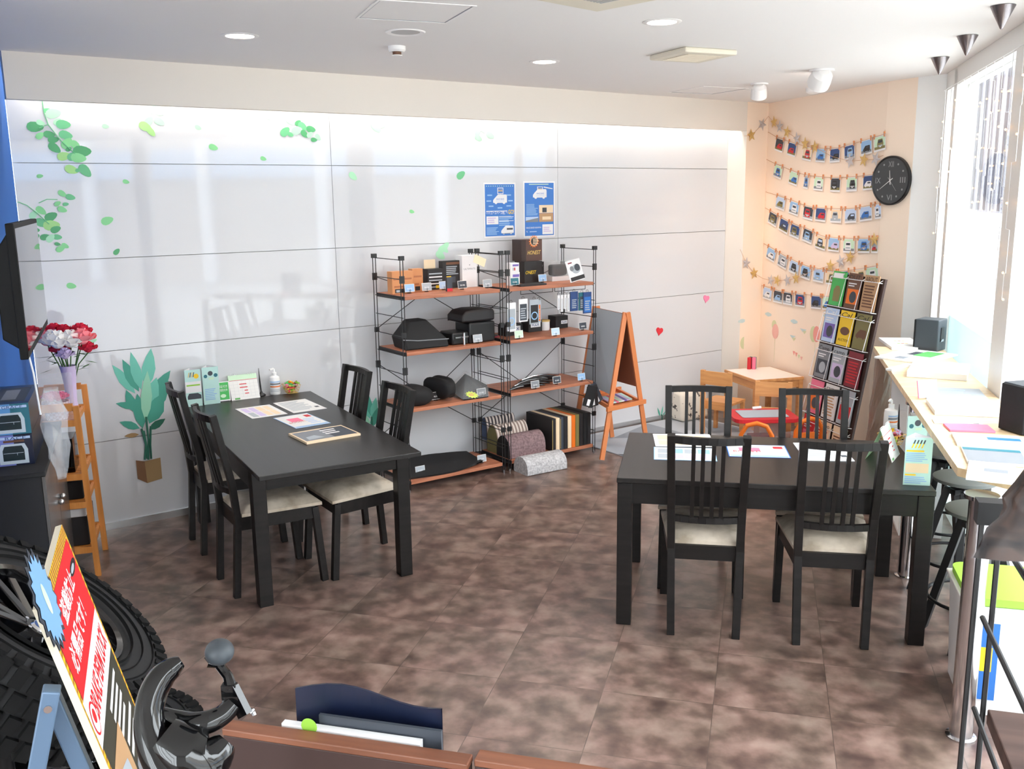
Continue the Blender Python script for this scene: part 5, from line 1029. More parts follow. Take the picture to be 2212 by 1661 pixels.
# local x runs away from the viewer along the wall, local y towards the glass wall
mb = MB(); mb.box(.0, -kd + .0, .425, kw, 0, .45, 'pine'); mb.rect(.012, -kd + .012, kw - .012, -.012, .4505, 'white_top'); mb.build('tabletop', t, bevel=.003)
mb = MB(); mb.box(.03, -.03, .36, kw - .03, -.012, .424, 'pine'); mb.box(.03, -kd + .012, .36, kw - .03, -kd + .03, .424, 'pine'); mb.box(.012, -kd + .03, .36, .03, -.03, .424, 'pine'); mb.box(kw - .03, -kd + .03, .36, kw - .012, -.03, .424, 'pine'); mb.build('apron', t)
for x in (.005, kw - .045):
    for y in (-kd + .005, -.045): MB().box(x, y, 0, x + .04, y + .04, .424, 'pine').build('leg', t)
def kid_chair(lab, loc, rz):
    t = thing('play_chair', lab, 'chair', loc, rz, "children's pine chairs")
    for s in (-1, 1):
        MB().beam((s*.125, -.12, 0), (s*.125, -.135, .56), .03, .035, 'pine', up=(1, 0, 0)).build('back_leg', t); MB().beam((s*.125, .12, 0), (s*.125, .12, .27), .03, .03, 'pine', up=(1, 0, 0)).build('front_leg', t)
    MB().box(-.14, -.115, .27, .14, .145, .29, 'pine').build('seat', t); MB().box(-.109, -.148, .44, .109, -.128, .555, 'pine').build('backrest', t); MB().box(-.11, -.12, .22, .11, -.105, .27, 'pine').build('rail', t)
p = P(1560, 905, 0); kid_chair("small pine chair on the left of the children's table", (1.82, 7.93, .0095), R(-40)); kid_chair("small pine chair on the near side of the children's table, toward the magazine rack", (2.13, 7.47, .0095), R(-18))
p = P(1622, 799, .45); t = thing('pencil_cup', 'cluster of coloured pencil tubes on the small table', 'pencils', (p.x, p.y, .4515))
for i, (x, y, k) in enumerate(((-.02, -.01, 'red'), (.02, -.015, 'pink'), (.0, .02, 'slate'), (.035, .015, 'mid_grey'))):
    o = MB().lathe([(0, 0), (.018, 0), (.018, .115), (0, .12)], k, 14).build('pencil_tube', t, smooth=True, loc=(x, y, 0))
# easel: two hinged frames, brown board, tray
t = thing('wooden_easel', 'orange-brown wooden children\'s easel beside the shelving', 'easel', P(1300, 998, 0) + Vector((0, 0, .018)))
o_ = P(1300, 998, 0); A_ = Vector((0, 0, 0)); Bk = (P(1240, 953, 0) - o_); Rt = P(1398, 972, 0) - o_; Rk = P(1322, 948, 0) - o_; wv = Bk.normalized()
ap = (A_ + Rt)/2 + wv*.03; apz = 1.13; T1 = Vector((ap.x, ap.y, apz)); ap2 = (Bk + Rk)/2 - wv*.03; T2 = Vector((ap2.x, ap2.y, apz)); bl_ = (Bk - A_).length
for a, c in ((A_, T1), (Bk, T2), (Rt, T1 + Vector((.02, -.01, 0))), (Rk, T2 + Vector((.02, -.01, 0)))): MB().beam(a, c, .035, .024, 'easel_wood', up=wv).build('leg', t)
def onleg(a, c, z): return a + (c - a)*(z/apz)
mb = MB()
for a, c in (((A_, T1), (Bk, T2)),): 
    q = [onleg(*a, .50), onleg(*c, .50), onleg(*c, 1.12), onleg(*a, 1.12)]; d_ = (Rt - A_).normalized()*.006
    mb.add([v - d_ for v in q] + [v + d_ for v in q], [(3, 2, 1, 0), (4, 5, 6, 7), (0, 1, 5, 4), (1, 2, 6, 5), (2, 3, 7, 6), (3, 0, 4, 7)], 'easel_brown'); mb.poly([v - d_*2 for v in q], 'grey_print')
mb.build('drawing_board', t)
mb = MB(); q = [onleg(Rt, T1, .52), onleg(Rk, T2, .52), onleg(Rk, T2, 1.1), onleg(Rt, T1, 1.1)]; d_ = (Rt - A_).normalized()*.006; mb.add([v - d_ + d_*2 for v in q] + [v + d_*3 for v in q], [(3, 2, 1, 0), (4, 5, 6, 7), (0, 1, 5, 4), (1, 2, 6, 5), (2, 3, 7, 6), (3, 0, 4, 7)], 'easel_brown'); mb.build('chalk_board', t)
mb = MB(); a, c = onleg(A_, T1, .40), onleg(Rt, T1, .40); e_ = (c - a).normalized()*.05; zz = Vector((0, 0, .02))
for s_ in (Vector((0, 0, 0)), wv*bl_*.8): mb.beam(a - e_ + s_ - wv*.03, c + e_ + s_ - wv*.03, .02, .035, 'easel_wood')
mb.beam(a + wv*.0, a + wv*bl_*.8, .02, .03, 'easel_wood'); mb.beam(c, c + wv*bl_*.8, .02, .03, 'easel_wood'); mb.poly([a - zz*.5, c - zz*.5, c + wv*bl_*.8 - zz*.5, a + wv*bl_*.8 - zz*.5], 'easel_wood'); mb.build('tray', t)
rnd = random.Random(5); mb = MB()
for i in range(8): f = .14 + .72*(i + .5)/8; mb.beam(a + (c - a)*f + wv*.08, a + (c - a)*f + wv*.32, .03, .01, ['lilac', 'mint', 'pink', 'pale_green', 'white_card', 'purple', 'lilac', 'mint'][i])
tag(mb.build('colouring_books', loc=o_ + Vector((0, 0, .028))), 'pastel colouring books lying in the easel tray', 'books')
mb = MB(); mb.rect(0, 0, 1, 1, 0, 'rug_mid'); mb = MB(); rp_ = [P(1300, 930, 0), P(1345, 975, 0), P(1600, 935, 0), P(1560, 880, 0)]
a, c = P(1296, 945, 0), P(1347, 978, 0)
ro = c; rx = U; ry = -N; mb.xf = frame(Vector((0, 0, 0)), rx, ry)
mb.box(0, 0, 0, 1.45, 1.12, .008, 'rug_light')
for i, tri in enumerate([((0, 0), (.5, 0), (.0, .5)), ((.3, .9), (.9, .5), (.9, 1.1)), ((.7, .1), (1.2, .1), (.95, .55)), ((.15, .55), (.5, .35), (.45, .8)), ((1.1, .5), (1.44, .3), (1.4, 1.0))]): mb.add([(x, y, .0085) for x, y in tri], [(0, 1, 2)], ['rug_dark', 'rug_mid', 'rug_dark', 'rug_mid', 'rug_mid'][i])
tag(mb.build('play_rug', loc=GW(4.02, 1.16, .001)), 'grey geometric rug under the easel and the small table', 'rug')
noise_mat('ink_fabric', [(.60, (232, 224, 210)), (.64, (80, 74, 70))], (1, 1, 1), .9, nscale=22, detail=3)
mb = MB(); q_ = [(-.17, -.09, 0), (.17, -.1, 0), (.16, .09, 0), (-.16, .1, 0), (-.18, -.08, .27), (.17, -.07, .25), (.15, .06, .27), (-.15, .07, .29)]
mb.add(q_, [(3, 2, 1, 0), (4, 5, 6, 7), (0, 1, 5, 4), (1, 2, 6, 5), (2, 3, 7, 6), (3, 0, 4, 7)], 'ink_fabric')
tag(mb.build('storage_bag', loc=P(1488, 906, 0) + Vector((0, 0, .0095)), rz=RZ_G, bevel=.035, smooth=True), 'cream cloth bag printed with dark marks, against the wall behind the chairs', 'bag')
# drawing toy with red rim and orange seats
t = thing('drawing_table', 'red rimmed magnetic drawing table with a grey board', 'toy', (1.94, 7.12, 0), ka + R(75))
def rrect(w_, h_, r, n=5): return [(sx*(w_/2 - r) + r*math.cos(a), sy*(h_/2 - r) + r*math.sin(a)) for sx, sy, a0 in ((1, 1, 0), (-1, 1, 90), (-1, -1, 180), (1, -1, 270)) for a in [R(a0 + 90*i/n) for i in range(n + 1)]]
mb = MB(); mb.prism(rrect(.5, .38, .07), .33, .36, 'red'); mb.prism(rrect(.36, .25, .02), .36, .364, 'grey_print'); mb.build('board_top', t, bevel=.004)
mb = MB(); mb.prism(rrect(.26, .10, .03), .03, .329, 'clear_wrap'); mb.build('storage_box', t); MB().box(-.1, -.04, .13, .1, .04, .2, 'maroon').build('inner_tray', t); MB().prism(rrect(.28, .12, .04), .009, .03, 'red').build('base', t); MB().rod((-.03, .16, .37), (.04, .165, .375), .012, 'white_gloss').build('stylus', t)
def toy_seat(lab, q, rz, sc_=1.):
    p = P(q[0], q[1], .39); p = p + Vector((.04 if q[0] > 1700 else 0, .06, 0)); t = thing('toy_seat', lab, 'toy chair', (p.x, p.y, 0), rz, 'orange toy seats')
    mb = MB(); mb.prism(rrect(.26, .24, .06), .12, .16, 'orange'); mb.prism(rrect(.2, .18, .04), .009, .12, 'orange'); mb.build('seat', t, bevel=.006)
    MB().tube([(-.11, -.1, .15), (-.11, -.12, .30), (-.07, -.125, .37), (0, -.125, .39), (.07, -.125, .37), (.11, -.12, .30), (.11, -.1, .15)], .017, 'orange', 10).build('back_loop', t, smooth=True)
    mb = MB(); mb.xf = Matrix.Translation((0, -.115, 0)) @ UPRIGHT; mb.prism([(-.08, .15), (.08, .15), (.08, .24), (.05, .28), (-.05, .28), (-.08, .24)], -.012, .012, 'orange'); mb.build('back_panel', t)
toy_seat('orange toy seat with a hooped back, left of the drawing table', (1640, 910), R(-15)); toy_seat('orange toy seat with a hooped back, right of the drawing table', (1724, 900), R(15))
mb = MB(); p = P(1742, 905, 0); mb.prism(rrect(.12, .10, .02), 0, .18, 'clear_wrap'); tag(mb.build('storage_tub', loc=(2.21, 7.17, .0095), rz=ka), 'translucent plastic tub at the foot of the magazine rack', 'box')
# ------------------------------------------------------------------ magazine rack
BL_, BR_, TL_, TR_ = Vector((2.345 - .05, 7.26 + .04, .0)), Vector((2.44, 6.70, .0)), Vector((2.56, 7.24, 1.42)), Vector((2.70, 6.66, 1.42))
mrx = (BR_ - BL_); mw_ = mrx.length; mup = ((TL_ - BL_) + (TR_ - BR_)) / 2; mrf = frame(BL_ + Vector((0, 0, .004)), mrx, mup)
t = thing('magazine_rack', 'leaning dark magazine rack with white wire pockets by the right wall', 'rack', mw=mrf); mh = mup.length
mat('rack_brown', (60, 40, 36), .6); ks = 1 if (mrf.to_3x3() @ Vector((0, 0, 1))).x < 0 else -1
mb = MB(); mb.box(-.02, 0, -.02, mw_ + .02, mh, -.002, 'rack_brown'); mb.build('back_board', t)
for x in (.03, mw_ - .03):
    MB().box(x - .015, .0, -.045, x + .015, mh - .1, -.021, 'rack_brown').build('rear_post', t)
RH = (mh - .12) / 4.55
mags = [[('red', 'pink', '', 'red_white'), ('cream', 'red', 'Camp', 'grid'), None], [('pink', 'orange', '', 'pic'), ('paper', 'tan', 'camp', 'grid'), None], [('mid_grey', 'slate', 'Camp', 'pic'), ('grey_print', 'lilac', 'camp', 'pic'), ('maroon', 'red', '', 'grid')], [('pale_blue', 'purple', 'Cal', 'pic'), ('yellow', 'brown', 'Cal', 'AUCTION'), ('khaki', 'khaki', 'Cal', 'car')], [('green', 'khaki', 'OUT', 'vest'), ('brown', 'orange', 'OUT', 'pic'), ('tan', 'brown', 'ABOUT', 'grid')]]
mags[0][2] = ('cream', 'brown', '', 'grid'); mags[1][2] = ('grey_print', 'red', '', 'pic')
labs = [['red and white magazine in the bottom row, left', 'cream camping magazine in the bottom row, middle', 'cream magazine in the bottom row, right'], ['pink magazine with a dark blue foot in the fourth row, left', 'pale camping magazine in the fourth row, middle', 'grey magazine in the fourth row, right'], ['grey magazine in the third row, left', 'light grey camping magazine in the third row, middle', 'dark red magazine in the third row, right'], ['blue and white car magazine in the second row, left', 'yellow magazine in the second row, middle', 'olive magazine in the second row, right'], ['bright green magazine with a khaki vest in the top row, left', 'brown magazine with an orange picture in the top row, middle', 'tan magazine headed ABOUT in the top row, right']]
for r in range(5):
    y0 = .05 + r*RH*.98; mb = MB(); zf = .05*ks
    for yy, zz in ((.0, .045), (.22, .03)): mb.tube([(0, y0 + yy, 0), (0, y0 + yy, zz), (mw_, y0 + yy, zz), (mw_, y0 + yy, 0)], .0028, 'white_gloss', 6)
    for i in range(4): x = mw_*i/3; mb.tube([(x, y0 + .24, .002), (x, y0 + .22, .03), (x, y0, .045), (x, y0, .002)], .0022, 'white_gloss', 5)
    mb.build('wire_pocket', t)
    for c_ in range(3):
        k1, k2, ttl, art = mags[r][c_]; w_, h_ = .175, RH*.90; m_ = mrf @ Matrix.Translation((mw_*(c_ + .5)/3, y0 + .006, .008)) @ Matrix.Rotation(R(1.5), 4, 'X')
        mb = MB(); mb.box(-w_/2, 0, 0, w_/2, h_, .006, k1); z = .0065
        if ttl: mb.text(ttl, -w_*.42, h_*.82, .035, 'black_card' if k1 not in ('green', 'pale_blue') else 'white_card', z=z + .0004, width=w_*.8, shear=.3 if ttl == 'Cal' else 0)
        if art == 'vest': mb.add([(x*w_, y*h_, z) for x, y in ((-.25, .12), (.25, .12), (.27, .45), (.12, .58), (-.12, .58), (-.27, .45))], [tuple(range(6))], k2); mb.rect(-.45*w_, .8*h_, .3*w_, .95*h_, z, 'white_card')
        elif art == 'AUCTION': mb.disc(0, h_*.42, w_*.34, z, k2, 20, h_*.12); mb.text('AUCTION', -w_*.4, h_*.12, .02, 'black_card', z=z, width=w_*.8)
        elif art == 'car': van(mb, -w_*.35, h_*.3, w_*.7, 'brown', z)
        elif art == 'grid': stripes(mb, -w_*.4, w_*.42, h_*.1, h_*.72, 8, k2, z)
        else: mb.rect(-w_*.4, h_*.12, w_*.4, h_*.55, z, k2); mb.disc(w_*.05, h_*.32, w_*.25, z + .0004, 'slate' if k2 != 'slate' else 'grey_print', 16); stripes(mb, -w_*.4, w_*.2, h_*.62, h_*.72, 2, 'white_card', z)
        o = tag(mb.build('magazine'), labs[r][c_] + ' of the rack', 'magazine', 'magazines in the leaning rack'); o.matrix_world = m_
# plastic wrapped roll standing between the rack and the counter
film('brown_film', (150, 126, 112), .8, .12)
pb = WW(.50, .62, 0); t = thing('wrapped_roll', 'tall roll wrapped in shiny plastic between the magazine rack and the counter', 'roll', (2.50, 6.32, 0))
mb = MB(); n = 14; vs = []; rnd = random.Random(3)
for j in range(12):
    z = .0 + .93*j/11; 
    for i in range(n): a = 2*math.pi*i/n; r_ = .055 + rnd.uniform(-.009, .012); vs.append((r_*math.cos(a) + .05*j/11, r_*math.sin(a), z))
mb.add(vs, [(j*n+i, j*n+(i+1) % n, (j+1)*n+(i+1) % n, (j+1)*n+i) for j in range(11) for i in range(n)], 'brown_film'); mb.build('plastic_sleeve', t)
mb = MB(); mb.rod((0, 0, .0), (.045, 0, .9), .035, 'tan', 12); mb.build('roll_core', t)
# white shelf with folders under the far end of the counter
t = thing('white_shelf_unit', 'white shelf unit with folders under the far end of the counter', 'shelf', WW(1.62, .13, 0), RZ_W + R(180))
mb = MB(); W_, D_, H_ = .75, .24, .9; mb.box(0, 0, 0, .018, D_, H_, 'white_gloss'); mb.box(W_ - .018, 0, 0, W_, D_, H_, 'white_gloss'); mb.box(.018, 0, 0, W_ - .018, .012, H_, 'white_gloss'); [mb.box(.018, .012, z, W_ - .018, D_, z + .018, 'white_gloss') for z in (0, .3, .6, .882)]; mb.build('carcass', t)
# door handle-like hook and books: one mesh per folder
for i in range(6): mb = MB(); mb.box(0, 0, 0, .03, .16, .22, ['grey_print', 'white_card', 'slate', 'pink', 'pale_blue', 'mid_grey'][i]); tag(mb.build('folder', loc=WW(1.56 - .034*i, .155, .3195), rz=RZ_W + R(180)), 'upright folder on the white shelf unit under the counter', 'folder', 'folders under the counter')
# ------------------------------------------------------------------ left side: cabinet, bamboo shelf, television
def RY(x, y, Y): d = ray(x, y); t_ = Y / d.y; return Vector((d.x*t_, Y, H + d.z*t_))
def RD(x, y, r): d = ray(x, y).normalized(); return Vector((d.x*r, d.y*r, H + d.z*r))
BW = Vector((.31, -.951, 0)); BN = Vector((.951, .31, 0))
noise_mat('cabinet_grey', [(.3, (72, 70, 70)), (.7, (96, 94, 93))], (8, 8, 1), .25, spec=.6)
cn = P(96, 1018, .9); cf = P(131, 909, .9); cn.z = cf.z = 0; cd_ = (cf - cn); cl = 1.02; cdir = cd_.normalized()
t = thing('storage_cabinet', 'low black cabinet with grey doors against the blue wall', 'cabinet', mw=Matrix.Translation(cn) @ Matrix.Rotation(math.atan2(cdir.y, cdir.x), 4, 'Z'))
# local x runs away from the viewer, local y towards the blue wall
MB().box(0, .016, .03, cl, .20, .88, 'black_matt').build('carcass', t); MB().box(-.012, -.004, .88, cl + .01, .205, .9, 'black_matt').build('top', t, bevel=.003); MB().box(.02, .03, 0, cl - .02, .19, .03, 'black_matt').build('plinth', t)
for i, (x0, x1) in enumerate(((.003, cl/2 - .002), (cl/2 + .002, cl - .003))):
    d_ = MB().box(x0, 0, .035, x1, .015, .875, 'cabinet_grey').build('door', t, bevel=.002)
    xk = x1 - .05 if i == 0 else x0 + .05
    mb = MB(); mb.ball((xk, -.012, .62), .014, 'chrome', 12, 8); mb.rod((xk, 0, .62), (xk, -.008, .62), .005, 'chrome'); mb.build('knob', d_, smooth=True)
    mb = MB(); mb.ball((xk, -.008, .2), .009, 'chrome', 10, 6); mb.build('lock', d_, smooth=True)
# two picture boxes stacked on the cabinet
for nm, c in dict(box_blue=(90, 150, 205), box_violet=(120, 130, 200), box_dark=(22, 30, 54), car_silver=(196, 208, 216), screen_dark=(16, 38, 44)).items(): mat(nm, c, .3)
pb_ = P(76, 1001, .9); bz = math.atan2(cdir.y, cdir.x) - R(90)
for i, (kb, lab) in enumerate((('box_violet', 'violet picture box with a white car back, lower of the two on the cabinet'), ('box_blue', 'blue picture box with a white car back, upper of the two on the cabinet'))):
    mb = MB(); mb.box(-.165, 0, 0, 0, .46, .138, 'box_dark'); up(mb, -.165, -.0006, 0); w_, h_ = .165, .138
    mb.rect(0, 0, w_, h_, 0, kb); mb.rect(w_*.55, 0, w_, h_, .0002, 'box_dark' if i == 0 else 'teal'); mb.rect(w_*.1, h_*.86, w_*.95, h_*.94, .0006, 'pale_blue'); mb.text('RACE' if i == 0 else 'GRACE', w_*.35, h_*.85, .013, 'dark_blue', z=.001, width=w_*.5)
    if i == 0: mb.rect(w_*.3, h_*.76, w_*.8, h_*.83, .0006, 'brown')
    mb.add([(x*w_, y*h_, .0008) for x, y in rr_] if False else [(a + w_*.52, c + h_*.38, .0008) for a, c in [(x*w_*.7, y*h_*.66) for x, y in ((-.5, -.5), (.5, -.5), (.5, .2), (.4, .5), (-.4, .5), (-.5, .2))]], [tuple(range(6))], 'car_silver')
    mb.add([(a + w_*.52, c + h_*.4, .0012) for a, c in [(x*w_*.52, y*h_*.48) for x, y in ((-.5, -.5), (.5, -.5), (.5, .2), (.4, .5), (-.4, .5), (-.5, .2))]], [tuple(range(6))], 'screen_dark')
    mb.rect(w_*.28, h_*.4, w_*.76, h_*.415, .0016, 'car_silver'); mb.rect(w_*.6, h_*.33, w_*.61, h_*.4, .0016, 'car_silver')
    mb.xf = Matrix.Translation((0, 0, .1385)); mb.rect(-.15, .05, -.02, .4, 0, 'slate'); mb.rect(-.12, .1, -.06, .34, .0004, 'mid_grey')
    tag(mb.build('picture_box', loc=(pb_.x, pb_.y, .9005 + .14*i), rz=bz), lab, 'box')
# crumpled clear bag hanging over the cabinet edge
t = thing('plastic_bag', 'crumpled clear plastic bag hanging over the cabinet corner', 'bag', P(76, 898, 1.1))
p0 = P(80, 900, 1.1); rnd = random.Random(7); mb = MB(); n = 10; vs = []
for j in range(9):
    z = .12 - .42*j/8
    for i in range(n):
        a = 2*math.pi*i/n; rr_ = (.035 + .02*math.sin(j*.5)) * rnd.uniform(.7, 1.25); vs.append((rr_*math.cos(a) + .01*j/8, rr_*math.sin(a)*1.3, z))
mb.add([tuple(Vector(v) + BN*.075) for v in vs], [(j*n+i, (j+1)*n+i, (j+1)*n+(i+1) % n, j*n+(i+1) % n) for j in range(8) for i in range(n)], 'clear_wrap'); mb.build('crumpled_film', t)
# bamboo ladder shelf
noise_mat('bamboo', [(.3, (200, 124, 54)), (.7, (226, 152, 80))], (30, 30, 3), .45)
fl = P(212, 1247, 0) - BW*.03; t = thing('bamboo_shelf', 'narrow orange bamboo shelf between the cabinet and the glass wall', 'shelf', mw=frame(fl, BN, -BW)); w_, dp = .25, .42
for x in (0, -w_):
    for y in (0, dp):
        lean = -.025
        MB().beam((x, y, 0), (x + (lean if x == 0 else 0), y, .97 + (.04 if y else 0)), .03, .024, 'bamboo', up=(0, 1, 0)).build('post', t)
for z, nm in ((.86, 'tray'), (.56, 'tray'), (.40, 'tray'), (.14, 'tray')):
    f_ = -.025*z; mb = MB(); x0, x1 = -w_ + .016, f_ - .016
    mb.box(x0, -.01, z, x1, .01, z + .035, 'bamboo'); mb.box(x0, dp - .01, z, x1, dp + .01, z + .035, 'bamboo'); mb.box(x0 - .006, .01, z, x0 + .01, dp - .01, z + .03, 'bamboo'); mb.box(x1 - .01, .01, z, x1 + .006, dp - .01, z + .03, 'bamboo')
    for i in range(13): y = .028 + (dp - .05)*i/12; mb.box(x0 + .01, y - .009, z + .016, x1 - .01, y + .009, z + .024, 'bamboo')
    mb.build(nm, t)
MB().box(-w_ + .016, -.01, .945, -.04, .01, .985, 'bamboo').build('top_rail', t); MB().box(-w_ + .016, dp - .01, .985, -.04, dp + .01, 1.02, 'bamboo').build('top_rail', t)
FM_ = frame(fl, BN, -BW)
def inb(x, y, z): return FM_ @ Vector((x, y, z))
for i, (x, y, z, sx, sy, sz, k, lab) in enumerate(((-.13, .16, .585, .12, .18, .19, 'black_gloss', 'tall glossy black box on the bamboo shelf below the flowers'), (-.12, .2, .4255, .15, .22, .10, 'black_matt', 'flat matt black box on the bamboo shelf'), (-.12, .21, .165, .17, .3, .165, 'black_card', 'large black box on the lowest bamboo tray'), (-.12, .21, .331, .165, .3, .045, 'white_card', 'white carton on top of the large black box'))):
    mb = MB(); mb.cbox((0, 0, sz/2), (sx, sy, sz), k); o = tag(mb.build('storage_box', bevel=.003), lab, 'box'); o.matrix_world = frame(inb(x, y, z), BN, -BW)
# gingham basket of pink roses in a clear box
for nm, c in dict(rose_pink=(238, 110, 160), rose_light=(250, 170, 200), flower_white=(246, 244, 242), flower_red=(214, 36, 70), flower_pink=(250, 150, 160), stem_green=(60, 104, 48), leaf_dark=(40, 84, 40)).items(): mat(nm, c, .75)
m = mat('gingham', (240, 226, 234), .85); ns, ln, b = nodes(m); tc = ns.new('ShaderNodeTexCoord'); ck = ns.new('ShaderNodeTexChecker'); ck.inputs['Scale'].default_value = 70; ck.inputs[1].default_value = (.85, .78, .82, 1); ck.inputs[2].default_value = (.55, .35, .42, 1); ln.new(tc.outputs['Object'], ck.inputs[0]); ln.new(ck.outputs[0], b.inputs['Base Color'])
t = thing('flower_basket', 'gingham basket of pink roses in a clear box on the bamboo shelf', 'flowers', inb(-.135, .10, .8845), math.atan2(BN.y, BN.x))
MB().box(-.085, -.075, 0, .08, .085, .24, 'clear_plastic').build('clear_box', t); MB().lathe([(0, .004), (.055, .004), (.07, .1), (.066, .1), (.052, .012), (0, .012)], 'gingham', 28).build('basket', t, smooth=True)
def rose(mb, c, r, k, seed):
    rnd = random.Random(seed); c = Vector(c)
    for ring, (n_, rr, zz, tl) in enumerate(((5, .25, .42, .2), (6, .55, .25, .6), (7, .85, .0, 1.1))):
        for i in range(n_):
            a = 2*math.pi*(i + .5*ring)/n_ + rnd.uniform(-.1, .1); ca, sa = math.cos(a), math.sin(a); pw = r*(.45 + .12*ring)
            pts = []
            for u_, v_ in ((-1, 0), (-.9, .6), (-.3, 1.0), (.3, 1.0), (.9, .6), (1, 0), (0, -.3)):
                rad = rr*r + v_*r*.35*math.sin(tl); h_ = zz*r + v_*r*.55*math.cos(tl*.7)
                pts.append(c + Vector((ca*rad - sa*u_*pw, sa*rad + ca*u_*pw, h_)))
            mb.add(pts, [(0, 1, 2, 3, 4, 5, 6)], k)
    mb.ball(c, (r*.55, r*.55, r*.5), k, 10, 6)
mb = MB(); k_ = 0
for x, y in [(0, 0)] + [(.037*math.cos(R(60*i)), .037*math.sin(R(60*i))) for i in range(6)]: k_ += 1; rose(mb, (x, y, .125 - .3*(abs(x) + abs(y))*.3), .03, 'rose_pink' if k_ % 3 else 'rose_light', k_)
mb.build('roses', t)
t = thing('flower_vase', 'vase bouquet of white, pink and red flowers behind the rose basket', 'flowers', inb(-.085, .33, .8845)); 
MB().lathe([(0, 0), (.035, 0), (.028, .05), (.033, .16), (.045, .255), (.041, .255), (.028, .16), (.024, .05), (0, .01)], 'vase_glass' if 'vase_glass' in M else 'lilac', 24).build('vase', t, smooth=True)
rnd = random.Random(12); mb = MB()
heads = [((-.02, -.06, .40), .062, 'flower_white'), ((.06, -.03, .40), .062, 'flower_white'), ((-.1, .0, .40), .06, 'flower_white'), ((.13, .0, .41), .058, 'flower_pink'), ((-.16, .02, .40), .055, 'flower_pink'), ((.09, .05, .44), .05, 'flower_red'), ((-.03, .04, .44), .045, 'flower_red'), ((-.12, .06, .44), .05, 'flower_red'), ((.15, .03, .35), .04, 'flower_red'), ((-.04, -.02, .35), .045, 'flower_red'), ((.03, -.07, .33), .04, 'lilac')]
heads = [((c_[0]*.72, c_[1], c_[2] - .005), r_*1.12, k) for c_, r_, k in heads]
for c_, r_, k in heads: mb.tube([(c_[0]*.1, c_[1]*.1, .12), (c_[0]*.5, c_[1]*.5, .26), (c_[0], c_[1], c_[2] - .02)], .0035, 'stem_green', 6)
mb.build('stems', t)
for i, (c_, r_, k) in enumerate(heads): mb = MB(); rose(mb, c_, r_, k, i + 20); mb.build('bloom', t)
mb = MB()
for i in range(26):
    a = rnd.uniform(0, 6.28); r_ = rnd.uniform(.06, .17); z = rnd.uniform(.22, .36); L = rnd.uniform(.05, .09); ca, sa = math.cos(a), math.sin(a)
    b_ = Vector((ca*r_*.6, sa*r_*.6, z)); e_ = b_ + Vector((ca*L, sa*L, rnd.uniform(-.03, .03))); s_ = Vector((-sa, ca, 0))*.012; mb.add([b_, (b_ + e_)/2 + s_, e_, (b_ + e_)/2 - s_], [(0, 1, 2, 3)], 'leaf_dark' if i % 3 else 'stem_green')
mb.build('leaves', t)
# television on a wall bracket, seen nearly edge-on
a, c = RY(91, 585, 4.75), RY(46, 635, 3.65); zt_, zb_ = RY(84, 472, 4.75).z, RY(101, 700, 4.75).z
a.z = c.z = 0; tvx = (c - a); tl = tvx.length; mtv = frame(Vector((a.x, a.y, zb_)), tvx, (0, 0, 1)); hh = zt_ - zb_
t = thing('television', 'black flat television on the blue wall, screen turned to the room', 'television', mw=mtv); sg = 1 if (mtv.to_3x3() @ Vector((0, 0, 1))).x > 0 else -1
mat('rubber_black', (8, 8, 9), .6, spec=.2); mat('tv_screen', (16, 17, 20), .03, spec=1.0)
mb = MB(); mb.box(0, 0, -.03*sg, tl, hh, 0, 'rubber_black'); mb.build('bezel', t, bevel=.004)
mb = MB(); mb.box(.022, .03, .0002*sg, tl - .02, hh - .02, .0012*sg, 'tv_screen'); mb.build('screen', t)
mb = MB(); v = [(.05, .04, -.03*sg), (tl - .02, .04, -.03*sg), (tl - .02, hh - .04, -.03*sg), (.05, hh - .04, -.03*sg), (.15, .1, -.085*sg), (tl - .03, .08, -.085*sg), (tl - .03, hh - .12, -.085*sg), (.15, hh - .12, -.085*sg)]; mb.add(v, [(4, 5, 6, 7), (0, 1, 5, 4), (1, 2, 6, 5), (2, 3, 7, 6), (3, 0, 4, 7)], 'rubber_black'); mb.build('back_shell', t, bevel=.004)
mb = MB(); pos = mtv @ Vector((tl*.55, hh*.45, -.085*sg)); inv = mtv.inverted(); wl = BL  # wall bracket arm reaching the blue wall
for yy in (.3, .55): mb.beam((tl*.35, hh*yy, -.085*sg), (tl*.35, hh*yy, -.2*sg), .03, .03, 'dark_metal')
mb.box(tl*.28, hh*.25, -.205*sg, tl*.42, hh*.6, -.2*sg, 'dark_metal'); mb.build('wall_bracket', t)
mb = MB(); mb.box(tl - .075, hh*.18, -.0865*sg, tl - .045, hh*.24, -.085*sg, 'grey_print'); mb.box(tl - .1, hh*.34, -.087*sg, tl - .075, hh*.44, -.085*sg, 'mid_grey'); mb.build('ports', t)
pw = RY(48, 800, 4.1); mb = MB(); pq_ = mtv @ Vector((tl*.6, .02, -.05*sg)); mb.tube([pq_, pq_ + BN*.02 - Vector((0, 0, .15)), pq_ + BN*.03 - Vector((0, 0, .34))], .0045, 'white_gloss', 8); tag(mb.build('power_cable'), 'white power cable dropping from the television to the cabinet', 'cable')
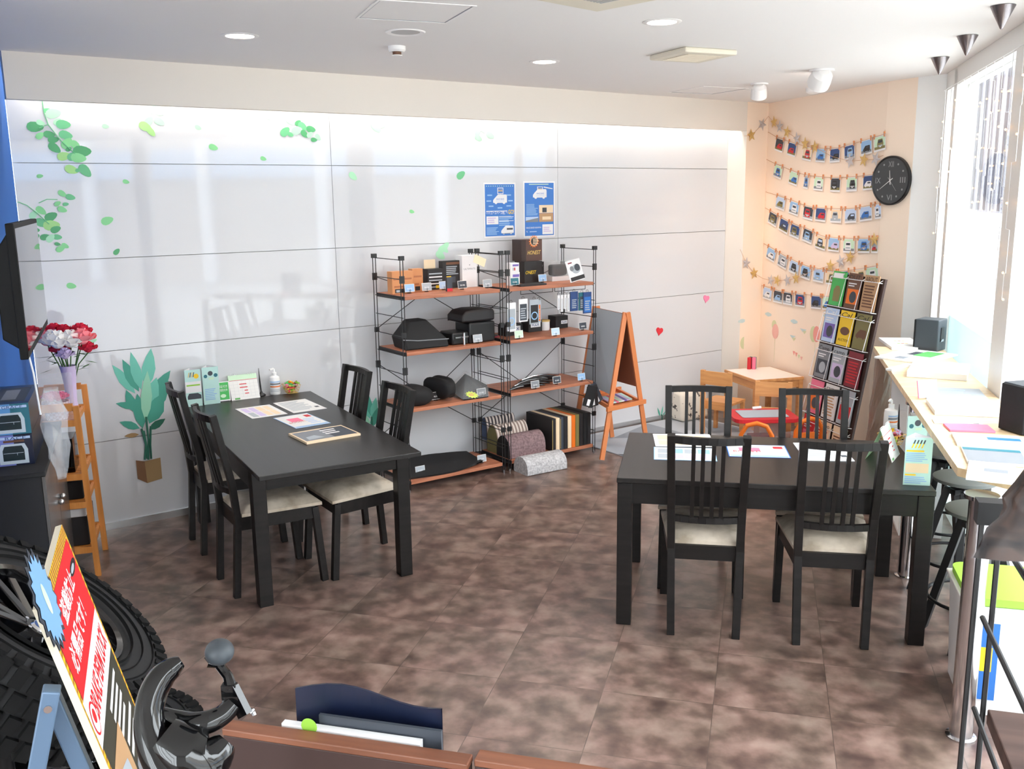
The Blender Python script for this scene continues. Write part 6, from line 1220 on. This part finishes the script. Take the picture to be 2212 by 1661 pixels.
# ------------------------------------------------------------------ foreground, left: wheel, display board, mirror
mat('rubber', (14, 14, 15), .85, spec=.25); mat('rubber_side', (30, 31, 33), .6, spec=.3); mat('steel_blue', (98, 122, 150), .35, metal=.2); mat('sign_yellow', (246, 196, 30), .5); mat('sign_red', (222, 36, 44), .45); mat('sign_dark', (58, 58, 48), .45); mat('burst_blue', (130, 178, 232), .4); mat('foam_board', (214, 206, 186), .6)
WC = P(62, 1388, .77); WA = Vector((.593, .181, .78)).normalized()
t = thing('car_wheel', 'large black off-road tyre on a glossy black alloy rim, left edge', 'wheel', mw=frame(WC, WA.orthogonal(), WA.cross(WA.orthogonal())))
if (t.matrix_world.to_3x3() @ Vector((0, 0, 1))).dot(WA) < 0: t.matrix_world = t.matrix_world @ Matrix.Rotation(math.pi, 4, 'X')
R0, RR, HW = .385, .225, .125
prof = [(RR, -.09), (RR + .02, -.105), (.30, -.125), (.345, -.122), (.37, -.105), (.375, -.06), (.377, 0), (.375, .06), (.37, .105), (.345, .122), (.30, .125), (RR + .02, .105), (RR, .09)]
mb = MB(); mb.lathe(prof[:6] + prof[6:], 'rubber_side', 64)
for rr in (.255, .29, .325): mb.lathe([(rr, .119), (rr + .003, .129), (rr + .006, .119)], 'rubber', 64)
mb.build('tyre', t, smooth=True)
mb = MB()
for i in range(46):
    a = 2*math.pi*i/46
    for j, (z0, z1, off) in enumerate(((-.118, -.065, 0), (-.055, -.008, .5), (.002, .052, 0), (.062, .118, .5))):
        aa = a + off*2*math.pi/46; m_ = Matrix.Rotation(aa, 4, 'Z'); mb.xf = m_; r0 = .366 if j in (0, 3) else .374
        mb.box(r0, -.017, z0, .391 if j in (1, 2) else .386, .017, z1, 'rubber')
    mb.xf = Matrix.Rotation(a, 4, 'Z'); mb.box(.338, -.014, .112, .372, .014, .128, 'rubber'); mb.box(.338, -.014, -.128, .372, .014, -.112, 'rubber')
o = mb.build('tread_blocks', t)
mb = MB(); mb.lathe([(RR + .004, .098), (RR + .012, .108), (RR - .006, .104), (RR - .02, .06), (RR - .03, -.02), (RR - .03, -.085), (RR + .004, -.1)], 'black_gloss', 48); rim = mb.build('rim', t, smooth=True)
for i in range(6):
    for dd in (-.16, .16):
        a = 2*math.pi*i/6 + dd; a2 = 2*math.pi*i/6 + dd*.5
        mb = MB(); mb.beam((.045*math.cos(a2), .045*math.sin(a2), .045), (.205*math.cos(a), .205*math.sin(a), .075), .036, .03, 'black_gloss', wx1=.030, wy1=.022); mb.build('spoke', rim, bevel=.004)
mb = MB(); mb.lathe([(0, .058), (.05, .055), (.062, .045), (.065, .01), (0, .01)], 'black_gloss', 32); mb.build('hub', rim, smooth=True)
mb = MB(); mb.lathe([(0, .064), (.024, .064), (.030, .058), (.030, .05), (0, .05)], 'chrome', 32); mb.disc(0, 0, .022, .0645, 'dark_blue', 24); mb.build('centre_cap', rim, smooth=True)
mb = MB()
for i in range(6): a = R(60*i + 30); mb.lathe([(0, 0)], 'chrome', 3) if False else mb.rod((.045*math.cos(a), .045*math.sin(a), .05), (.045*math.cos(a), .045*math.sin(a), .062), .006, 'chrome', 8)
mb.build('wheel_nuts', rim)
w2 = copy_tree(t); c2 = P(188, 1606, .24); c2.z = .131; a2 = Vector((.0, .001, 1.0)).normalized(); w2.matrix_world = frame(c2, a2.orthogonal(), a2.cross(a2.orthogonal()))
if (w2.matrix_world.to_3x3() @ Vector((0, 0, 1))).dot(a2) < 0: w2.matrix_world = w2.matrix_world @ Matrix.Rotation(math.pi, 4, 'X')
w2.matrix_world = w2.matrix_world @ Matrix.Scale(1, 4); w2['label'] = 'black off-road tyre lying flat on the floor behind the mirror and display board'
sp = WC - WA*.16; t = thing('wheel_stand', 'dark display stand holding the wheel from behind', 'stand', (sp.x, sp.y, 0))
mb = MB(); mb.lathe([(0, 0), (.09, 0), (.09, .012), (.03, .02), (.022, .03), (.022, sp.z - .03), (0, sp.z - .03)], 'dark_metal', 28); mb.build('pole_and_base', t, smooth=True); mb = MB(); mb.rod((0, 0, sp.z - .05), WA*.02 + Vector((0, 0, sp.z)), .022, 'dark_metal', 12); mb.build('arm', t)
# display board leaning on a steel-blue stand
ZS = 1.36; SA, SB = P(87, 1312, ZS), P(133, 1133, ZS); se = (SB - SA); sw = se.length; se.normalize(); sn = Vector((se.y, -se.x, 0)); sn = sn if sn.x > 0 else -sn
q = PV(348, 1661, SB, SB + sn); dn = (q - SB); slope = dn.normalized(); SL = 1.15
# local x along the lettering, local y up the board, z out of the printed face
m_ = frame(SA + slope*SL, se, -slope)
t = thing('display_board', 'leaning display board headed BRAKE PERM LOCK with a yellow hazard border', 'sign', mw=m_)
fz = 1 if (m_.to_3x3() @ Vector((0, 0, 1))).z > 0 else -1
def bz_(z): return z*fz
mb = MB(); mb.box(0, 0, -.013, sw, SL, 0, 'foam_board'); mb.build('board', t)
mb = MB(); z = .0006
mb.rect(0, 0, sw, SL, z, 'sign_yellow')
for i in range(int((SL*2 + sw)/.012)):
    pass
bw_ = .016
mb.rect(bw_, .0, sw - bw_, SL - .028, z + .0004, 'sign_dark'); mb.rect(bw_, SL - .20, sw - bw_, SL - .028, z + .0008, 'sign_red'); mb.rect(0.004, SL - .30, sw - bw_, SL - .20, z + .0008, 'white_card')
for i in range(26): x = sw*i/26; mb.add([(x, SL - .026, z + .0006), (x + sw*.018, SL - .026, z + .0006), (x + sw*.03, SL - .001, z + .0006), (x + sw*.012, SL - .001, z + .0006)], [(0, 1, 2, 3)], 'orange_dark')
for i in range(60): y = (SL - .03)*i/60; [mb.add([(x, y, z + .0006), (x + .012, y + .006, z + .0006), (x + .012, y + .012, z + .0006), (x, y + .006, z + .0006)], [(0, 1, 2, 3)], 'orange_dark') for x in (.002, sw - .014)]
mb.text('トヨタ車専用品', sw*.16, SL - .10, .03, 'white_card', z=z + .0012, width=sw*.6, bold=.02) if False else mb.text('盗難防止', sw*.28, SL - .095, .035, 'white_card', z=z + .0012, width=sw*.46, bold=.02)
mb.text('必需品です！', sw*.12, SL - .165, .04, 'white_card', z=z + .0012, width=sw*.6, bold=.02)
mb.text('BRAKE PERM LOCK', sw*.16, SL - .275, .05, 'sign_red', z=z + .0012, width=sw*.76, bold=.025)
mb.disc(sw*.1, SL - .255, .032, z + .0012, 'sign_red', 24); mb.disc(sw*.1, SL - .255, .027, z + .0016, 'white_card', 24); mb.disc(sw*.1, SL - .25, .014, z + .002, 'sign_red', 12)
mb.disc(sw*.84, SL - .075, .05, z + .0012, 'black_card', 12, .012); mb.disc(sw*.82, SL - .075, .03, z + .0016, 'grey_print', 10, .006)
for c0, c1, a_, b_2, n_, kk in ((.42, .92, .40, .32, 4, 'white_card'), (.50, .94, .46, .42, 2, 'white_card'), (.06, .46, .70, .61, 4, 'white_card'), (.52, .93, .70, .62, 4, 'white_card'), (.1, .45, .78, .74, 2, 'sign_red'), (.5, .93, .82, .74, 4, 'yellow')): stripes(mb, sw*c0, sw*c1, SL - a_, SL - b_2, n_, kk, z + .001)
mb.rect(sw*.05, SL - .60, sw*.46, SL - .36, z + .0012, 'tan'); mb.add([(sw*.08, SL - .58, z + .0016), (sw*.40, SL - .55, z + .0016), (sw*.36, SL - .42, z + .0016), (sw*.14, SL - .39, z + .0016)], [(0, 1, 2, 3)], 'grey_print'); mb.disc(sw*.25, SL - .48, .03, z + .002, 'white_card', 12, .045)
mb.rect(sw*.50, SL - .60, sw*.95, SL - .48, z + .0012, 'mid_grey'); mb.disc(sw*.72, SL - .54, .05, z + .0016, 'white_card', 16, .03); mb.rect(sw*.82, SL - .50, sw*.93, SL - .485, z + .002, 'sign_red'); mb.rect(bw_, SL - .735, sw - bw_, SL - .72, z + .0012, 'sign_yellow')
mb.build('printed_face', t)
mb = MB(); sp_ = star_poly(.03, SL - .0, .080, .096, 18); mb.add([(x*1.0, y, .006) for x, y in [(a*1.0 - .0, c_) for a, c_ in sp_]], [tuple(range(36))], 'slate'); mb.add([(x, y, .0075) for x, y in star_poly(.03, SL - .0, .068, .083, 18)], [tuple(range(36))], 'burst_blue'); mb.add([(x, y, .0045) for x, y in sp_], [tuple(reversed(range(36)))], 'slate'); mb.disc(.03, SL - .0, .015, .008, 'pale_green', 14, .03); mb.build('price_burst', t)
nf = (m_.to_3x3() @ Vector((0, 0, 1)))
def LP(x, y, e=.02): return PV(x, y, SA + se*e, SA + se*e + sn)
t2 = thing('board_stand', 'steel-blue folding stand carrying the display board', 'stand', (SA.x, SA.y, 0)); base = Vector((SA.x, SA.y, 0))
for e in (.045,):
    k0, k1, k2, k3, k4 = [LP(x, y, .03) + se*(e - .03) - base for x, y in ((133, 1385), (118, 1470), (80, 1661), (158, 1462), (262, 1661))]
    l_ = k2 + (k2 - k1).normalized()*((k2.z)/max(-(k2 - k1).normalized().z, .1)); r_ = k3 + slope*(k3.z/-slope.z)
    k0 = SA + se*(e - .0) + slope*.13 - nf*.05 - base; k3b = k0 + slope*.05; r_ = k0 + slope*(k0.z/-slope.z)
    l_ = k3b + (k2 - k3b)*(k3b.z/(k3b.z - k2.z))
    MB().beam(k3b - se*.032 + (k3b - l_).normalized()*.03, l_ - se*.032, .03, .034, 'steel_blue', up=se).build('rear_leg', t2, bevel=.003)
    MB().beam(k3b, r_, .03, .030, 'steel_blue', up=se).build('front_leg', t2, bevel=.003)
    mb = MB(); mb.rod(k3b - se*.053, k3b + se*.02, .007, 'chrome', 10); mb.build('hinge', t2)
for kk in (k1, k3): pass
zr = .5; mb = MB(); 
pr_ = r_ + (k3b - r_)*.25; mb.beam(pr_ + se*.016, pr_ + se*(sw - .08), .015, .02, 'steel_blue'); mb.build('cross_bar', t2)
# black side mirror on an arm
RM = 1.42
def rm(x, y, dr=0): return RD(x, y, RM + dr)
mo = rm(430, 1560); t = thing('side_mirror', 'glossy black bracket with a round grey auxiliary mirror on its arm', 'mirror', mo)
def sm(pts, rs, n=5):
    o, r = [], []
    for i in range(len(pts) - 1):
        p0, p1, p2, p3 = pts[max(i-1, 0)], pts[i], pts[i+1], pts[min(i+2, len(pts)-1)]
        for j in range(n):
            u_ = j/n; o.append(.5*((2*p1) + (p2 - p0)*u_ + (2*p0 - 5*p1 + 4*p2 - p3)*u_*u_ + (3*p1 - p0 - 3*p2 + p3)*u_**3)); r.append(rs[i] + (rs[i+1] - rs[i])*u_)
    return o + [pts[-1]], r + [rs[-1]]
def L_(x, y, dr=0): return rm(x, y, dr) - mo
mb = MB(); mb.tube(*sm([L_(392, 1428), L_(372, 1442), L_(350, 1462), L_(332, 1495), L_(322, 1540), L_(326, 1590), L_(345, 1640), L_(380, 1690)], [.008, .015, .018, .019, .019, .021, .023, .024]), 'black_gloss', 18); mb.build('curved_shell', t, smooth=True)
mb = MB(); mb.tube(*sm([L_(345, 1545, .02), L_(390, 1560, .02), L_(440, 1562), L_(480, 1545), L_(505, 1520)], [.012, .016, .016, .014, .013]), 'black_gloss', 18); mb.build('upper_housing', t, smooth=True)
mb = MB(); mb.tube(*sm([L_(350, 1590), L_(400, 1625), L_(450, 1640), L_(490, 1600)], [.028, .038, .034, .014]), 'black_gloss', 18); mb.build('lower_housing', t, smooth=True)
mb = MB(); mb.beam(L_(530, 1545), L_(500, 1485), .010, .022, 'black_gloss'); mb.tube([L_(500, 1488), L_(492, 1460), L_(472, 1434), L_(452, 1428)], [.009, .007, .007, .009], 'black_gloss', 10); mb.cbox(L_(496, 1492), (.02, .012, .02), 'black_gloss'); mb.cbox(L_(500, 1515), (.022, .012, .02), 'black_gloss'); mb.build('arm', t, smooth=True)
mb = MB(); mb.ball(L_(474, 1408, -.01), (.020, .020, .018), 'speaker_case', 20, 12); mb.rod(L_(455, 1410), L_(466, 1424), .011, 'black_plastic', 14); mb.build('round_mirror', t, smooth=True)
mb = MB(); mb.rod(L_(540, 1540), L_(548, 1532), .004, 'steel', 8); mb.rod(L_(545, 1532), L_(550, 1545), .003, 'steel', 6); mb.build('clip', t)
b_ = rm(400, 1690); MB().rod(b_ - mo, Vector((b_.x - mo.x, b_.y - mo.y, -mo.z)), .02, 'dark_metal', 12).build('support_pole', t)
MB().lathe([(0, 0), (.16, 0), (.16, .015), (0, .02)], 'dark_metal', 24).build('pole_base', t, loc=(b_.x - mo.x, b_.y - mo.y, -mo.z))
# wooden rack at the bottom edge with magazines
noise_mat('walnut', [(.3, (104, 62, 44)), (.7, (140, 88, 64))], (4, 30, 30), .45)
ZR = 1.2
for i, (c0, c1, f0, f1) in enumerate((((500, 1553), (1022, 1628), (487, 1582), (1010, 1655)), ((1036, 1617), (1330, 1660), (1028, 1643), (1300, 1690)))):
    a, c, d_ = P(*c0, ZR), P(*c1, ZR), P(*f0, ZR); x_ = (c - a); L = x_.length if i == 0 else .5
    mm = frame(a, x_, Vector((-x_.y, x_.x, 0))); th = max(.018, min(.03, abs((d_ - a).dot(Vector((-x_.y, x_.x, 0)).normalized()))))
    t = thing('wooden_rack', ('left' if i == 0 else 'right') + ' section of the brown wooden magazine rack at the bottom edge', 'rack', mw=Matrix.Translation((0, 0, -ZR)) @ mm, group='wooden racks at the bottom edge')
    mb = MB(); mb.box(0, -th, ZR - .012, L, 0, ZR, 'walnut'); mb.box(0.001, -th + .001, .25, L - .001, -.001, ZR - .012, 'rack_brown'); mb.build('front_panel', t, bevel=.002)  # panel below the walnut edge: shade of the viewer's side put into its colour
    for x in (0, L - .03): MB().box(x, -th, 0, x + .03, 0, .249, 'walnut').build('leg', t)
    MB().box(.0, .0, ZR - .3, L, .07, ZR - .282, 'walnut').build('ledge', t); MB().box(.03, .12 if False else .07, ZR - .3, L - .03, .082, ZR - .2, 'walnut').build('back_lip', t)
    if i == 0: RM1 = Matrix.Translation((0, 0, -ZR)) @ mm; RL = L
def rk(x0, x1, y, h_, th, k, lab, tilt=0., extra=None):
    mb = MB(); mb.box(x0, 0, 0, x1, th, h_, k)
    if extra: extra(mb)
    o = tag(mb.build('magazine'), lab, 'magazine'); o.matrix_world = RM1 @ Matrix.Translation((0, y, ZR - .2815)) @ Matrix.Rotation(tilt, 4, 'X')
rk(.09, .33, .003, .285, .012, 'white_card', 'white magazine with a green dot standing in the wooden rack', 0, lambda mb: (up(mb, .14, -.001, .287), mb.disc(0, 0, .014, 0, 'lime')))
rk(.15, .36, .018, .3, .006, 'slate', 'grey-blue folder standing in the wooden rack', 0)
mb = MB(); n = 10; vs = []
for i in range(n + 1):
    x = .10 + .255*i/n; y = .032 + .016*math.sin(math.pi*i/n); vs += [(x, y, 0), (x, y + .004, .33 + .01*math.sin(i*.6)), (x, y + .006, 0), (x, y + .008, .33 + .01*math.sin(i*.6))]
mb.add(vs, [(4*i, 4*i+4, 4*i+5, 4*i+1) for i in range(n)] + [(4*i+2, 4*i+3, 4*i+7, 4*i+6) for i in range(n)] + [(4*i+1, 4*i+5, 4*i+7, 4*i+3) for i in range(n)], 'box_dark')
o = tag(mb.build('magazine'), 'bent dark blue magazine at the back of the wooden rack', 'magazine'); o.matrix_world = RM1 @ Matrix.Translation((0, 0, ZR - .2815))
# ------------------------------------------------------------------ foreground, right: wire shelf, wrapped cover, white bin
pr0 = P(2125, 1080, 1.65); pr0.z = 0; e1, e2 = P(2122, 1495, 1.365), P(2188, 1661, 1.365); rd = (e2 - e1).normalized(); rz_ = math.atan2(rd.y, rd.x) + R(90)
t = thing('wire_shelving', 'black wire shelving with a dark brown board at the right edge, nearest the viewer', 'shelf', pr0, rz_); noise_mat('dark_oak', [(.3, (66, 46, 40)), (.7, (96, 72, 64))], (3, 40, 40), .5)
Dp = -.40
mb = MB()
for y in (0, Dp):
    for dx in (0, .022): mb.rod((dx, y, .012), (dx, y, 1.62), .0036, 'wire_black', 8)
    mb.cbox((.011, y, 1.635), (.038, .024, .03), 'wire_black'); mb.rod((.011, y, 0), (.011, y, .02), .009, 'steel', 10)
k = 0; z = 1.62
while z > .05: mb.rod((.011, 0, z), (.011, Dp, z), .0036, 'wire_black', 8); z -= .131
mb.build('side_ladder', t)
mb = MB()
for y in (0, Dp):
    for dx in (0, .022): mb.rod((.84 + dx, y, .012), (.84 + dx, y, 1.62), .0036, 'wire_black', 8)
z = 1.62
while z > .05: mb.rod((.851, 0, z), (.851, Dp, z), .0036, 'wire_black', 8); z -= .131
mb.build('side_ladder', t)
for z in (.45, .9, 1.36): MB().box(.027, Dp, z - .022, .835, .0, z, 'dark_oak').build('shelf_board', t, bevel=.002)
film('thin_wrap', (150, 150, 155), .10, .25); noise_mat('cover_brown', [(.35, (12, 10, 10)), (.65, (84, 66, 58))], (22, 22, 22), .45, dist=1.5, spec=.3)
p_ = RD(2224, 1078, 1.2); t = thing('wrapped_cover', 'dark leather cover in crumpled clear plastic hanging at the right edge', 'cover', p_)
rnd = random.Random(21); n = 16; vs = []; mb = MB()
rx, uy_ = CR, CU
for j in range(10):
    f = j/9; ww = .018 + .06*f + .0*f; zc = .085 - .15*f
    for i in range(n): a = 2*math.pi*i/n; r_ = rnd.uniform(.85, 1.12); v_ = rx*(math.cos(a)*ww*r_ + .045 - .03*f) + uy_*zc + CF*(math.sin(a)*.03*r_); vs.append(v_)
mb.add(vs, [(j*n+i, j*n+(i+1) % n, (j+1)*n+(i+1) % n, (j+1)*n+i) for j in range(9) for i in range(n)] + [tuple(range(n)), tuple(range(9*n, 10*n))], 'cover_brown'); mb.build('folded_cover', t, smooth=True, ang=60)
mb = MB(); mb.add([v*1.0 + CF*-.012*(1 if i % 2 else .4) + rx*rnd.uniform(-.006, .006) for i, v in enumerate(vs)], [(j*n+i, j*n+(i+1) % n, (j+1)*n+(i+1) % n, (j+1)*n+i) for j in range(9) for i in range(n)], 'thin_wrap'); mb.build('plastic_wrap', t)
MB().tube([rx*.045 + uy_*.085, rx*.05 + uy_*.13 + CF*.02], .003, 'wire_black', 6).build('hook', t)
bq = P(2093, 1290, .50); bf = P(2068, 1230, .50); bx = Vector((-DN.x, -DN.y, 0)); by = (bf - bq).normalized()
t = thing('storage_bin', 'white storage bin with a lime green lid under the counter end', 'bin', mw=frame(Vector((bq.x, bq.y, 0)), Vector((.966, -.26, 0)), (.26, .966, 0)))
mb = MB(); mb.add([(.02, .02, .0), (.40, .02, .0), (.40, .36, .0), (.02, .36, .0), (0, 0, .45), (.42, 0, .45), (.42, .38, .45), (0, .38, .45)], [(3, 2, 1, 0), (0, 1, 5, 4), (1, 2, 6, 5), (2, 3, 7, 6), (3, 0, 4, 7)], 'white_gloss'); mb.build('bin_body', t, bevel=.006); MB().box(-.012, -.012, .45, .432, .392, .465, 'white_gloss').build('rim', t, bevel=.004); mb = MB(); mb.xf = Matrix.Translation((.21, .19, 0)); mb.prism(rrect(.42, .38, .05), .466, .5, 'lime_lid' if 'lime_lid' in M else 'lime'); mb.build('lid', t, bevel=.008)
mb = MB(); mb.xf = Matrix.Translation((0, .002, 0)); mb.box(.03, -.004, .08, .12, .0, .4, 'poster_blue'); mb.box(.05, -.0045, .2, .1, -.004, .3, 'yellow'); mb.build('blue_label', t)
